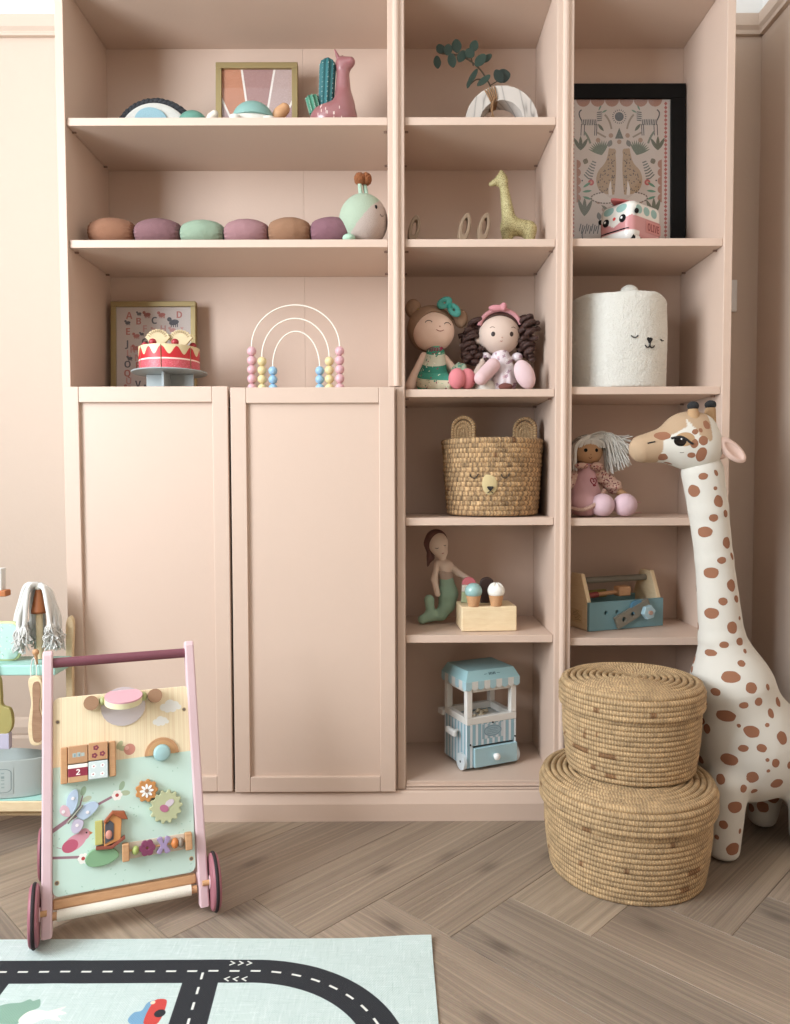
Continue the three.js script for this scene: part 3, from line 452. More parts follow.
      // seated spotted cat
      c.fillStyle = '#a58a6a'; c.beginPath(); c.moveTo(300, 372); c.quadraticCurveTo(298, 350, 318, 356); c.lineTo(346, 358); c.quadraticCurveTo(362, 372, 352, 400); c.bezierCurveTo(360, 470, 358, 560, 344, 692); c.lineTo(322, 694); c.lineTo(318, 590); c.bezierCurveTo(300, 640, 300, 680, 304, 692); c.lineTo(250, 680); c.bezierCurveTo(200, 640, 190, 540, 250, 490); c.bezierCurveTo(290, 450, 292, 410, 300, 372); c.fill();
      c.fillStyle = '#d5cdc6'; c.beginPath(); c.moveTo(318, 590); c.bezierCurveTo(296, 630, 296, 690, 306, 700); c.lineTo(326, 694); c.fill();
      const r = rng(21); c.fillStyle = '#4a3a2c'; for (let k = 0; k < 90; k++) { const x = 210 + r() * 145, y = 385 + r() * 290; const cx = 330 - (y - 380) * 0.21; if (Math.abs(x - cx) < 20 + (y - 380) * 0.2 && !(x > 295 && x < 325 && y > 590)) { c.beginPath(); c.ellipse(x, y, 5, 4, r() * 3, 0, 7); c.fill(); } }
      c.fillStyle = '#cfc6be'; c.beginPath(); c.moveTo(262, 676); c.bezierCurveTo(180, 690, 160, 720, 210, 742); c.bezierCurveTo(270, 762, 340, 752, 368, 728); c.bezierCurveTo(330, 735, 300, 715, 262, 676); c.fill();
      c.strokeStyle = '#4c3c30'; c.lineWidth = 8; c.setLineDash([14, 7]); c.beginPath(); c.moveTo(262, 676); c.bezierCurveTo(150, 690, 150, 730, 210, 746); c.bezierCurveTo(270, 764, 340, 756, 368, 730); c.stroke(); c.setLineDash([]);
      c.restore();
    };
    half(1); half(-1);
    dot(380, 125, 33, '#4b4a4a'); c.strokeStyle = ink; c.lineWidth = 5; for (let k = 0; k < 20; k++) { const a = k / 20 * 2 * PI; c.beginPath(); c.moveTo(380 + 42 * Math.cos(a), 125 + 42 * Math.sin(a)); c.lineTo(380 + 54 * Math.cos(a), 125 + 54 * Math.sin(a)); c.stroke(); }
    c.fillStyle = '#51564a'; c.beginPath(); c.moveTo(380, 205); c.lineTo(412, 285); c.lineTo(348, 285); c.fill(); dot(380, 308, 17, '#9d7f6a');
    for (let k = 0; k < 13; k++) blade(380, 800, -1.0 + k * 0.165, 78, 8, ink);
  });
  picture(t, W, Hh, 0.039, 0.026, black, map);
}
{ // pink camper van toy
  const t = thing('toy_camper_van', 'small pink and white camper van toy in front of the black-framed print', 'toy van', [1.375, SR.b, -0.125], 0.66); t.scale.set(1.13, 1.06, 1.13);
  const base = (a, b, c) => { const q = [Math.abs(a) - 0.042, Math.abs(b - 0.058) - 0.03, Math.abs(c) - 0.026]; return Math.hypot(...q.map((v) => Math.max(v, 0))) + Math.min(Math.max(...q), 0) - 0.018; };
  const f = (a, b, c) => base(a + 0.12 * Math.max(0, b - 0.06) * (a < 0 ? -1 : 0.3), b, c);
  const col = (a, b, c) => { const front = a < -0.03; const line = front ? 0.068 - 0.022 * Math.abs(Math.abs(c) / 0.04 - 1) : 0.066; return b > 0.101 ? [0.56, 0.25, 0.25] : b > line ? [0.74, 0.72, 0.66] : (front && b < 0.034) ? [0.74, 0.72, 0.68] : [0.56, 0.25, 0.25]; };
  part(t, 'body', sdf(f, [-0.08, 0.0, -0.06], [0.08, 0.13, 0.06], 0.0022, col), mat('#ffffff', 0.25, { vertexColors: true, clearcoat: 0.6 }));
  part(t, 'roof_board', extr(smoothShape([[-0.07, 0], [-0.03, 0.018], [0.04, 0.017], [0.06, 0], [0.04, -0.017], [-0.03, -0.018]]), 0.006, 0.002).rotateX(-PI / 2).rotateZ(-0.02).translate(0, 0.105, 0), mat('#b5615f', 0.35));
  const pane = mat('#8fb3ad', 0.2);
  const fx = (y, z) => { let x = -0.12; for (let i = 0; i < 60; i++) { const d = f(x, y, z); if (d < 2e-4) break; x += d * 0.9; } return V(x, y, z); };
  for (const s of [-1, 1]) part(t, 'windscreen', patch(f, fx(0.088, s * 0.0165), 0.0135, 0.0105, 0, 0.0008), pane);
  for (const x of [-0.032, -0.004, 0.024]) part(t, 'side_window', patch(f, hit(f, x, 0.083, 0.08), 0.0115, 0.0105, 0, 0.0008), pane);
  for (const s of [-1, 1]) { const p = fx(0.062, s * 0.0215); part(t, 'headlamp', patch(f, p, 0.0085, 0.0095, 0.2, 0.001), black); part(t, 'headlamp_highlight', patch(f, p.clone().add(V(0, 0.002, -0.002)), 0.003, 0.0035, 0, 0.0018), white); }
  part(t, 'badge', patch(f, fx(0.066, 0), 0.004, 0.004, 0, 0.001), mat('#d24b44', 0.4));
  part(t, 'mirror', ball(-0.045, 0.075, 0.047, 0.006, 0.006, 0.004, 14), black); part(t, 'mirror', ball(-0.045, 0.075, -0.047, 0.006, 0.006, 0.004, 14), black);
  part(t, 'bumper_line', tube([0.036, 0.024, 0.01, -0.01, -0.024, -0.036].map((z) => fx(0.037, z)), 0.0016, 24, 6), black);
  for (const [x, s] of [[-0.033, 1], [0.035, 1], [-0.033, -1], [0.035, -1]]) { part(t, 'wheel', cyl(0.0165, 0.0165, 0.012, 28).rotateX(PI / 2).translate(x, 0.0168, s * 0.036), black); part(t, 'hubcap', cyl(0.0085, 0.0085, 0.0135, 20).rotateX(PI / 2).translate(x, 0.0168, s * 0.036), white); }
  const letters = new THREE.PlaneGeometry(0.056, 0.026); letters.translate(0.022, 0.049, 0.0446);
  part(t, 'lettering', letters, mat('#ffffff', 0.4, { map: paint(256, 120, (c, w, h) => { c.fillStyle = '#c4837f'; c.fillRect(0, 0, w, h); c.fillStyle = '#7a1f24'; c.font = 'bold 92px sans-serif'; c.textAlign = 'center'; c.textBaseline = 'middle'; c.save(); c.translate(w / 2, h / 2 + 2); c.scale(0.78, 1.2); c.fillText('OLIVE', 0, 0); c.restore(); }) }));
}

// ---------------------------------------------------------------- third shelf
{ // alphabet frame
  const t = thing('picture_frame', 'gold frame with alphabet letters and small animals', 'picture', [0.128, S.c, -0.224], 0); t.rotation.x = -0.045;
  const map = paint(560, 680, (c, w, h) => {
    c.fillStyle = '#c0b4ad'; c.fillRect(0, 0, w, h);
    const red = '#a8665c', ink = '#4b4a50', pink = '#b98a84', cols = [red, ink, pink, '#8d6f64'];
    const L = [['A', 95, 66, red], ['B', 165, 110, red], ['C', 282, 104, ink], ['D', 470, 60, red], ['E', 85, 190, red], ['F', 212, 168, pink], ['H', 350, 170, pink], ['I', 490, 185, pink], ['J', 82, 285, ink], ['G', 212, 270, ink], ['K', 120, 330, pink], ['M', 350, 300, pink], ['N', 160, 395, pink], ['L', 90, 360, pink], ['O', 82, 445, ink], ['P', 160, 455, red], ['Q', 80, 515, red], ['R', 270, 400, red], ['S', 370, 400, ink], ['T', 460, 390, red], ['U', 90, 575, pink], ['V', 160, 600, ink], ['W', 270, 560, red], ['X', 360, 600, pink], ['Y', 440, 520, ink], ['Z', 480, 610, red]];
    c.textAlign = 'center'; c.textBaseline = 'middle'; for (const [ch, x, y, col] of L) { c.fillStyle = col; c.font = 'bold 74px sans-serif'; c.fillText(ch, x, y); }
    const r = rng(31); const critter = (x, y, s, col) => { c.fillStyle = col; c.beginPath(); c.ellipse(x, y, 22 * s, 13 * s, -0.2, 0, 7); c.fill(); c.beginPath(); c.arc(x - 20 * s, y - 14 * s, 10 * s, 0, 7); c.fill(); for (const k of [-14, -4, 6, 14]) c.fillRect(x + k * s, y + 6 * s, 4 * s, 16 * s); };
    critter(230, 60, 1.2, '#8d4f46'); critter(170, 52, 0.8, ink); critter(340, 62, 1.2, '#a8665c'); critter(430, 120, 1.7, ink); critter(85, 122, 0.9, ink); critter(150, 225, 1.1, red); critter(280, 175, 0.8, pink); critter(420, 180, 1.1, pink); critter(148, 320, 1.2, red); critter(100, 400, 0.9, ink); critter(190, 210, 0.7, ink); critter(420, 320, 1.2, red); critter(90, 630, 1.2, red); critter(210, 520, 1, pink); critter(330, 480, 1.2, ink); critter(490, 460, 1.2, pink); critter(230, 625, 0.9, ink);
  });
  picture(t, 0.228, 0.262, 0.0135, 0.02, gold, map);
}
{ // toy cake on stand
  const y = S.c, cx = 0.212, z = -0.085, t = wthing('cake_stand', 'round grey-white toy cake stand on the doors shelf', 'cake stand', [cx, y, z]);
  const grey = mat('#a7b0b0', 0.45);
  part(t, 'plate', lathe([[0, 0], [0.09, 0.002], [0.0925, 0.004], [0.092, 0.006], [0, 0.005]], 56).translate(cx, y + 0.046, z), grey);
  part(t, 'pedestal_panel', bx(cx - 0.058, cx + 0.06, y, y + 0.0465, z - 0.003, z + 0.003, 0.001), grey); part(t, 'pedestal_panel', bx(cx - 0.003, cx + 0.003, y, y + 0.0465, z - 0.058, z - 0.0035, 0.001), grey); part(t, 'pedestal_panel', bx(cx - 0.003, cx + 0.003, y, y + 0.0465, z + 0.0035, z + 0.058, 0.001), grey);
  const Y = y + 0.052, icing = (c, w, h) => { c.fillStyle = '#c8525a'; c.fillRect(0, 0, w, h); const r = rng(3); for (let i = 0; i < 500; i++) { c.fillStyle = r() > 0.5 ? '#e9909a' : '#b8404a'; c.fillRect(r() * w, h * 0.62 + r() * h * 0.38, 5, 4); } c.fillStyle = '#f3d9c9'; c.fillRect(0, h * 0.55, w, h * 0.06); c.fillStyle = '#c02028'; c.fillRect(0, 0, w, h * 0.55); c.fillStyle = '#d8c79c'; c.beginPath(); c.moveTo(0, 0); for (let i = 0; i <= 40; i++) { const q = i / 40; c.lineTo(q * w, h * (0.24 - 0.16 * Math.cos(q * 2 * PI * 2))); } c.lineTo(w, 0); c.fill(); };
  const side = mat('#ffffff', 0.45, { map: paint(512, 256, icing) }), cream = mat('#d8c79c', 0.5);
  const slices = [['cake_slice', 'red iced toy cake slice at the front, widest and centred', 200, 250], ['cake_slice', 'red iced toy cake slice beside the second fan biscuit', 252, 308], ['cake_slice', 'red iced toy cake slice nearest the alphabet letters', 140, 198], ['cake_slice', 'red iced toy cake slice at the back of the stand, half hidden', 20, 130], ['cake_slice', 'red iced toy cake slice at the back behind the red berries', 310, 378]];
  const mk = (label, a0, a1) => {
    const s = wthing('cake_slice', label, 'toy cake', [cx, Y, z], 'toy cake slices on the stand'), R = 0.0735, n = 14, h = 0.059, A = (d) => d * PI / 180, pos = [], uv = [], idx = [];
    for (let i = 0; i <= n; i++) { const a = A(mix(a0, a1, i / n)); for (const k of [0, 1]) { pos.push(cx + R * Math.cos(a), Y + k * h, z - R * Math.sin(a)); uv.push(i / n, k); } }
    for (let i = 0; i < n; i++) { const b = i * 2; idx.push(b, b + 2, b + 1, b + 1, b + 2, b + 3); }
    const g = new THREE.BufferGeometry(); g.setAttribute('position', new THREE.Float32BufferAttribute(pos, 3)); g.setAttribute('uv', new THREE.Float32BufferAttribute(uv, 2)); g.setIndex(idx); g.computeVertexNormals();
    part(s, 'iced_side', g, side);
    const sh = new THREE.Shape(); sh.moveTo(0.004 * Math.cos(A((a0 + a1) / 2)), 0.004 * Math.sin(A((a0 + a1) / 2))); for (let i = 0; i <= n; i++) { const a = A(mix(a0, a1, i / n)); sh.lineTo((R - 0.0006) * Math.cos(a), (R - 0.0006) * Math.sin(a)); } sh.closePath();
    part(s, 'sponge', extr(sh, h, 0.001).rotateX(-PI / 2).translate(cx, Y, z), cream);
    const m = A((a0 + a1) / 2); part(s, 'berry', ball(cx + 0.058 * Math.cos(m), Y + h + 0.007, z - 0.058 * Math.sin(m), 0.009, 0.0085, 0.009, 16), mat('#a02c34', 0.4));
  };
  for (const [, l, a, b] of slices) mk(l, a + 20, b + 20);
  const fan = (label, x, zz) => { const s = wthing('fan_biscuit', label, 'toy biscuit', [x, Y + 0.056, zz], 'fan-shaped toy biscuits'), P = [[-0.009, 0]]; for (let i = 0; i <= 18; i++) { const a = PI * (0.86 - 0.72 * i / 18), rr = 0.043 + 0.0015 * Math.cos(i * PI); P.push([rr * 0.78 * Math.cos(a), 0.012 + rr * Math.sin(a) * 0.82]); } P.push([0.009, 0]);
    part(s, 'wafer', extr(shapeOf(P), 0.006, 0.0012).rotateX(-0.1).translate(x, Y + 0.056, zz), mat('#c4b08a', 0.6)); const d = []; const ds = mat('#a3875a', 0.7); for (let i = 0; i < 11; i++) { const a = PI * (0.8 - 0.6 * i / 10); d.push(rod(V(x + 0.022 * Math.cos(a), Y + 0.068 + 0.028 * Math.sin(a), zz + 0.0035), V(x + 0.028 * Math.cos(a), Y + 0.068 + 0.034 * Math.sin(a), zz + 0.0032), 0.0007, 0.0007, 5)); } part(s, 'scored_lines', d, ds); };
  fan('fan-shaped toy biscuit nearer the alphabet letters on the toy cake', 0.190, z + 0.02); fan('fan-shaped toy biscuit toward the abacus on the toy cake', 0.243, z + 0.012);
}
{ // rainbow bead abacus
  const y = S.c, z = -0.08, t = wthing('rainbow_abacus', 'white wire rainbow abacus with pastel beads', 'toy', [0.528, y, z]);
  const wire = mat('#efe6d8', 0.4);
  const arcs = [[0.4185, 0.638, 1.262, 5, '#d3a6ac', 0.0118], [0.444, 0.612, 1.229, 4, '#d8c694', 0.0115], [0.471, 0.588, 1.197, 3, '#8fb6d0', 0.0112]];
  for (const [x0, x1, top, n, col, r] of arcs) {
    const cx = (x0 + x1) / 2, rx = (x1 - x0) / 2, base = y + n * r * 1.93, P = []; P.push(V(x0, y + 0.01, z)); for (let i = 0; i <= 30; i++) { const a = PI * (1 - i / 30); P.push(V(cx + rx * Math.cos(a), base + (top - base) * Math.sin(a), z)); } P.push(V(x1, y + 0.01, z));
    part(t, 'wire_arch', tube(P, 0.0017, 90, 8), wire);
    const m = mat(col, 0.42); for (const x of [x0, x1]) for (let k = 0; k < n; k++) part(t, 'bead', ball(x, y + r + k * r * 1.93, z, r, r, r, 20), m);
  }
}
// shared doll helpers
function floral(bg, cols, seed, n = 90, size = 9) { return paint(256, 256, (c, w, h) => { c.fillStyle = bg; c.fillRect(0, 0, w, h); const r = rng(seed); for (let i = 0; i < n; i++) { const x = r() * w, y = r() * h, col = cols[Math.floor(r() * cols.length)]; c.fillStyle = col; for (const [ox, oy] of [[0, 0], [-w, 0], [w, 0], [0, -h], [0, h]]) for (let k = 0; k < 4; k++) { const a = k * PI / 2 + i; c.beginPath(); c.ellipse(x + ox + size * 0.6 * Math.cos(a), y + oy + size * 0.6 * Math.sin(a), size * 0.55, size * 0.35, a, 0, 7); c.fill(); } } }); }
function withRepeat(t, a, b = a) { t.repeat.set(a, b); return t; }
{ // smiling doll in green dress
  const y = S.c, t = wthing('rag_doll', 'smiling rag doll with brown bunches and green patterned dress', 'doll', [0.875, y, -0.13]);
  const skin = fabric('#e6c6b2'), hair = plush('#987a62');
  const head = ell([0.874, 1.206, -0.135], [0.055, 0.051, 0.046]);
  part(t, 'head', sdf(head, [0.81, 1.145, -0.19], [0.94, 1.27, -0.08], 0.003), skin);
  const ho = ell([0.869, 1.216, -0.15], [0.061, 0.060, 0.053]), open = (a, b, c) => { const q = Math.hypot((a - 0.880) / 0.05, (b - 1.200 + 0.12 * Math.abs(a - 0.868)) / 0.052) - 1; return Math.max(q * 0.05, -0.135 - c); };
  part(t, 'hair', sdf(cut(ho, open, 0.004), [0.80, 1.145, -0.215], [0.94, 1.285, -0.085], 0.003), hair);
  part(t, 'hair_bunch', sdf(uni(0.008, ell([0.824, 1.268, -0.15], [0.021, 0.025, 0.018]), ell([0.834, 1.252, -0.15], [0.014, 0.014, 0.012])), [0.795, 1.23, -0.18], [0.86, 1.30, -0.12], 0.003), hair);
  part(t, 'hair_bunch', sdf(uni(0.008, ell([0.946, 1.240, -0.14], [0.018, 0.024, 0.016]), ell([0.928, 1.252, -0.14], [0.013, 0.013, 0.012])), [0.905, 1.205, -0.17], [0.975, 1.275, -0.11], 0.003), hair);
  part(t, 'hair_tie', tube([V(0.836, 1.262, -0.135), V(0.846, 1.259, -0.13), V(0.855, 1.262, -0.135), V(0.846, 1.266, -0.15)], 0.0035, 20, 6, true), fabric('#b59a5a'));
  for (const [x, yy, rot] of [[0.902, 1.274, 0.5], [0.926, 1.256, -0.8]]) { const g = new THREE.TorusGeometry(0.0095, 0.0075, 10, 20); g.scale(1.25, 0.85, 1).rotateZ(rot).translate(x, yy, -0.112); part(t, 'bow_loop', g, fabric('#4f9a8d')); }
  part(t, 'bow_knot', ball(0.914, 1.265, -0.107, 0.007), fabric('#2d8f80'));
  const face = blackThread;
  for (const cx of [0.861, 0.909]) part(t, 'eye', stroke(head, Array.from({ length: 7 }, (_, i) => { const a = PI * (0.92 - 0.84 * i / 6); return [cx + 0.009 * Math.cos(a), 1.219 - (cx > 0.9 ? 0.004 : 0) + 0.0075 * Math.sin(a)]; }), 0.0009, 0), face);
  part(t, 'mouth', stroke(head, [[0.880, 1.203], [0.886, 1.1995], [0.893, 1.1995], [0.899, 1.2025]], 0.0009, 0), mat('#8e3d38', 0.8));
  part(t, 'nose', ball(...hit(head, 0.889, 1.211, 0).toArray(), 0.0018), mat('#b5806a', 0.9));
  const dressF = (a, b, c) => { const base = uni(0.015, cap([0.880, 1.148, -0.125], [0.872, 1.075, -0.115], 0.024, 0.041), cap([0.872, 1.078, -0.11], [0.905, 1.068, -0.085], 0.035, 0.022))(a, b, c); return smax(base, y + 0.0005 - b, 0.006) + 0.0012 * Math.sin(a * 260) * smooth(1.11, 1.06, b); };
  const dressMap = paint(512, 512, (c, w, h) => { c.fillStyle = '#5f8f7c'; c.fillRect(0, 0, w, h); const r = rng(6); const band = (a, b, col) => { c.fillStyle = col; c.fillRect(0, h * a, w, h * (b - a)); }; band(0, 0.14, '#3f8a74'); band(0.14, 0.36, '#cfc7ab'); band(0.36, 0.5, '#4d9a7c'); band(0.5, 0.62, '#3c8c70'); band(0.62, 0.86, '#c9c6b0'); band(0.86, 1, '#2f7a66'); for (let i = 0; i < 130; i++) { c.fillStyle = ['#2f7a66', '#8a3a50', '#e0dcc8', '#a0b592'][Math.floor(r() * 4)]; c.beginPath(); c.ellipse(r() * w, r() * h, 4 + r() * 12, 3 + r() * 6, r() * 3, 0, 7); c.fill(); } c.strokeStyle = '#8c2848'; c.lineWidth = 9; c.beginPath(); for (let i = 0; i <= 120; i++) { const x = i / 120 * w; c.lineTo(x + 13 * Math.cos(i * 0.9), h * 0.5 + 18 * Math.sin(i * 0.9) ); } c.stroke(); });
  dressMap.repeat.set(9, 9.2); dressMap.offset.set(0.2, -0.8);
  part(t, 'dress', sdf(dressF, [0.81, y - 0.008, -0.18], [0.95, 1.19, -0.05], 0.003), fabric('#ffffff', { map: dressMap, sheen: 0.3 }));
  part(t, 'arm', sdf(cap([0.850, 1.143, -0.125], [0.816, 1.066, -0.115], 0.010, 0.0145), [0.79, 1.04, -0.15], [0.87, 1.165, -0.09], 0.003), skin);
  part(t, 'arm', sdf(cap([0.902, 1.138, -0.13], [0.930, 1.100, -0.13], 0.010, 0.013), [0.88, 1.08, -0.16], [0.955, 1.16, -0.105], 0.003), skin);
  part(t, 'sleeve', sdf((a, b, c) => ell([0.942, 1.098, -0.125], [0.023, 0.028, 0.02])(a, b, c) + 0.0015 * Math.sin(a * 400), [0.91, 1.06, -0.16], [0.975, 1.135, -0.09], 0.003), fabric('#ffffff', { map: withRepeat(floral('#a9b49b', ['#5f8f7c', '#d9d3bd', '#3f8a74'], 9), 14) }));
  for (const [x, yy, zz] of [[0.929, 1.072, -0.058], [0.9555, 1.073, -0.07]]) { part(t, 'leg', rod(V(0.885 + (x - 0.93) * 0.6, 1.07, -0.105), V(x - 0.008, yy - 0.002, zz - 0.01), 0.013, 0.0125, 16), skin); part(t, 'shoe', sdf((a, b, c) => smax(ell([x, yy + 0.004, zz], [0.021, 0.026, 0.018])(a, b, c), y + 0.0005 - b, 0.004), [x - 0.03, y - 0.006, zz - 0.03], [x + 0.03, yy + 0.04, zz + 0.03], 0.0028), plush('#cf7b80')); }
}
{ // curly haired doll
  const y = S.c, t = wthing('rag_doll', 'curly brown-haired rag doll with pink headband and pink boots', 'doll', [1.05, y, -0.13]);
  const skin = fabric('#cfb8a9'), head = ell([1.044, 1.197, -0.135], [0.054, 0.050, 0.045]);
  part(t, 'head', sdf(uni(0.004, head, ell([0.990, 1.185, -0.135], [0.010, 0.012, 0.008])), [0.97, 1.14, -0.19], [1.11, 1.26, -0.08], 0.003), skin);
  const hairM = mat('#40261e', 0.55, { bumpMap: weaveBump, bumpScale: 0.0006 });
  const cap0 = ell([1.045, 1.208, -0.152], [0.060, 0.056, 0.052]), open = (a, b, c) => Math.max((Math.hypot((a - 1.042) / 0.052, (b - 1.19) / 0.052) - 1) * 0.05, -0.14 - c);
  part(t, 'hair_cap', sdf(cut(cap0, open, 0.004), [0.97, 1.145, -0.215], [1.12, 1.275, -0.085], 0.003), hairM);
  const r = rng(17), curls = [];
  const curl = (x, yy, z, len, ang) => { const P = [], n = 26; for (let i = 0; i <= n; i++) { const s = i / n, a = s * 2.6 * PI + r() * 0.1, R = 0.0105 * (1 - 0.3 * s); P.push(V(x + Math.cos(ang) * len * s + R * Math.cos(a), yy + Math.sin(ang) * len * s + 0.3 * R * Math.sin(a), z + R * Math.sin(a))); } curls.push(tube(P, 0.0066, 44, 7)); };
  for (let i = 0; i < 20; i++) { const s = i / 19; curl(mix(0.998, 0.962, s) + (r() - 0.5) * 0.022, mix(1.235, 1.165, s) + (r() - 0.5) * 0.014, -0.125 - r() * 0.04, 0.028 + r() * 0.018, -2.2 + (r() - 0.5) * 1.0); }
  for (let i = 0; i < 10; i++) curl(0.972 + (r() - 0.5) * 0.034, 1.15 + (r() - 0.5) * 0.03, -0.125 - r() * 0.03, 0.026, -0.6 + (r() - 0.5) * 1.4);
  for (let i = 0; i < 24; i++) { const s = i / 23; curl(1.112 + (r() - 0.5) * 0.02, mix(1.245, 1.165, s) + (r() - 0.5) * 0.012, -0.105 - r() * 0.05, 0.024 + r() * 0.012, -1.3 + (r() - 0.5) * 1.3); }
  part(t, 'hair_curls', curls, hairM);
  const band = [], ex = ell([1.045, 1.208, -0.15], [0.0625, 0.0585, 0.054]); for (let i = 0; i <= 22; i++) { const a = PI * (0.93 - 0.84 * i / 22), p = V(1.045 + 0.075 * Math.cos(a), 1.208 + 0.07 * Math.sin(a), -0.11); for (let k = 0; k < 6; k++) p.addScaledVector(grad(ex, p.x, p.y, p.z), -ex(p.x, p.y, p.z)); band.push(p); }
  const bandG = tube(band, 0.0062, 60, 8); part(t, 'headband', bandG, fabric('#c48a8c'));
  part(t, 'headband_bow', sdf(uni(0.004, ell([1.035, 1.261, -0.113], [0.022, 0.0085, 0.008]), ell([1.052, 1.264, -0.112], [0.008, 0.011, 0.009])), [1.0, 1.24, -0.13], [1.075, 1.285, -0.095], 0.0025), fabric('#c9898e'));
  for (const x of [1.023, 1.070]) { part(t, 'eye', patch(head, hit(head, x, 1.192, 0), 0.0055, 0.0062, 0, 0.0008), mat('#2a1812', 0.3)); part(t, 'brow', stroke(head, [[x - 0.006 + (x > 1.05 ? 0.005 : -0.002), 1.208], [x + (x > 1.05 ? 0.005 : -0.002), 1.2105], [x + 0.006 + (x > 1.05 ? 0.005 : -0.002), 1.208]], 0.0007, 0), mat('#4a2b20', 0.9)); }
  part(t, 'nose', ball(...hit(head, 1.045, 1.183, 0).toArray(), 0.0018), mat('#c29a88', 0.9));
  part(t, 'mouth', stroke(head, [[1.041, 1.175], [1.044, 1.174], [1.047, 1.175]], 0.0008, 0), mat('#a05a50', 0.9));
  const dressF = (a, b, c) => smax(uni(0.012, cap([1.048, 1.145, -0.13], [1.05, 1.09, -0.12], 0.021, 0.038), ell([1.008, 1.142, -0.13], [0.013, 0.011, 0.012]), ell([1.09, 1.14, -0.13], [0.014, 0.012, 0.012]), cap([1.05, 1.08, -0.11], [1.05, 1.068, -0.09], 0.038, 0.03))(a, b, c), y + 0.0005 - b, 0.006) + 0.0012 * Math.sin(a * 330) * smooth(1.12, 1.08, b);
  part(t, 'dress', sdf(dressF, [0.97, y - 0.006, -0.19], [1.125, 1.18, -0.045], 0.003), fabric('#ffffff', { map: withRepeat(floral('#d3c6c8', ['#a98a95', '#8c6f80', '#c7a5a9', '#e8dfe0'], 13, 60, 11), 11) }));
  part(t, 'skirt_hem', sdf(ell([1.05, 1.056, -0.062], [0.018, 0.0095, 0.012]), [1.02, 1.04, -0.085], [1.08, 1.075, -0.04], 0.003), fabric('#6d4038'));
  part(t, 'leg', sdf(cap([1.020, 1.11, -0.075], [0.988, 1.076, -0.05], 0.0185, 0.0175), [0.955, y, -0.105], [1.055, 1.14, -0.02], 0.003), plush('#d6b6b6'));
  part(t, 'arm', sdf(cap([1.004, 1.135, -0.13], [0.975, 1.075, -0.12], 0.009, 0.011), [0.955, 1.055, -0.15], [1.025, 1.155, -0.1], 0.003), skin);
  part(t, 'boot', sdf((a, b, c) => smax(ell([1.096, 1.085, -0.055], [0.025, 0.036, 0.02])(a + (b - 1.085) * 0.25, b, c), y + 0.0005 - b, 0.004), [1.06, y - 0.006, -0.085], [1.13, 1.13, -0.025], 0.003), plush('#d8bcbd'));
  part(t, 'underskirt', sdf((a, b, c) => smax(ell([1.005, 1.058, -0.09], [0.028, 0.02, 0.022])(a, b, c), y + 0.0005 - b, 0.004), [0.97, y - 0.006, -0.12], [1.04, 1.085, -0.06], 0.003), fabric('#d8d2c6'));
}
{ // fleece basket with bear face
  const y = SR.c, cx = 1.345, z = -0.136, R = 0.124, hgt = 0.232, t = wthing('fleece_basket', 'round white fleece storage basket with embroidered sleepy bear face', 'basket', [cx, y, z]);
  const shape = (a, b, c) => { const s = (b - y) / hgt, rr = R * (0.99 + 0.012 * Math.sin(s * 3)) + 0.003 * N3(a * 9, b * 9, c * 9), q = Math.hypot(a - cx, c - z) - rr, top = b - (y + hgt + 0.006 * N3(a * 14, 1, c * 14)); return smax(smax(q, top, 0.016), y - b, 0.006); };
  const f = (a, b, c) => shape(a, b, c) + 0.0005 * N3(a * 60, b * 60, c * 60) + 0.0007 * N3(a * 190, b * 190, c * 190);
  part(t, 'body', sdf(f, [cx - 0.13, y - 0.008, z - 0.13], [cx + 0.13, y + 0.262, z + 0.13], 0.0032), plush('#dedbd1', { bumpMap: grainBump, bumpScale: 0.0022 }));
  const ear = ell([1.362, y + 0.240, z + 0.05], [0.024, 0.021, 0.016]); part(t, 'ear', sdf((a, b, c) => ear(a, b, c) + 0.0006 * N3(a * 150, b * 150, c * 150), [1.33, y + 0.21, z + 0.02], [1.395, y + 0.27, z + 0.08], 0.0028), plush('#dedbd1', { bumpMap: grainBump, bumpScale: 0.0022 }));
  const ear2 = ell([1.44, y + 0.222, z - 0.05], [0.02, 0.018, 0.016]); part(t, 'ear', sdf((a, b, c) => ear2(a, b, c) + 0.0006 * N3(a * 150, b * 150, c * 150), [1.41, y + 0.2, z - 0.08], [1.47, y + 0.25, z - 0.02], 0.0028), plush('#dedbd1', { bumpMap: grainBump, bumpScale: 0.0022 }));
  const fz = (px, py) => hit(shape, px, py, 0.1), line = (pts, rad = 0.0014) => tube(pts.map(([a, b]) => { const p = fz(a, b); return p.addScaledVector(grad(shape, p.x, p.y, p.z), 0.002); }), rad, 24, 6);
  part(t, 'eye', line([[1.343, y + 0.121], [1.347, y + 0.1175], [1.352, y + 0.1165], [1.357, y + 0.118], [1.3595, y + 0.122]]), blackThread); part(t, 'eye', line([[1.424, y + 0.117], [1.428, y + 0.1145], [1.433, y + 0.1155]]), blackThread);
  const np = fz(1.3915, y + 0.111); const nn = [[-0.0035, 0.003], [0.0035, 0.003], [0, -0.002]].map(([dx, dy]) => { const p = fz(1.3915 + dx, y + 0.111 + dy); return patch(shape, p, dy < 0 ? 0.005 : 0.0048, dy < 0 ? 0.0052 : 0.0045, 0, 0.003); }); part(t, 'nose', nn, blackThread);
  part(t, 'mouth', [line([[1.3915, y + 0.107], [1.3910, y + 0.098]]), line([[1.3785, y + 0.099], [1.3815, y + 0.095], [1.3865, y + 0.094], [1.3910, y + 0.0975], [1.3950, y + 0.094], [1.4005, y + 0.0955], [1.4035, y + 0.099]])], blackThread);
}

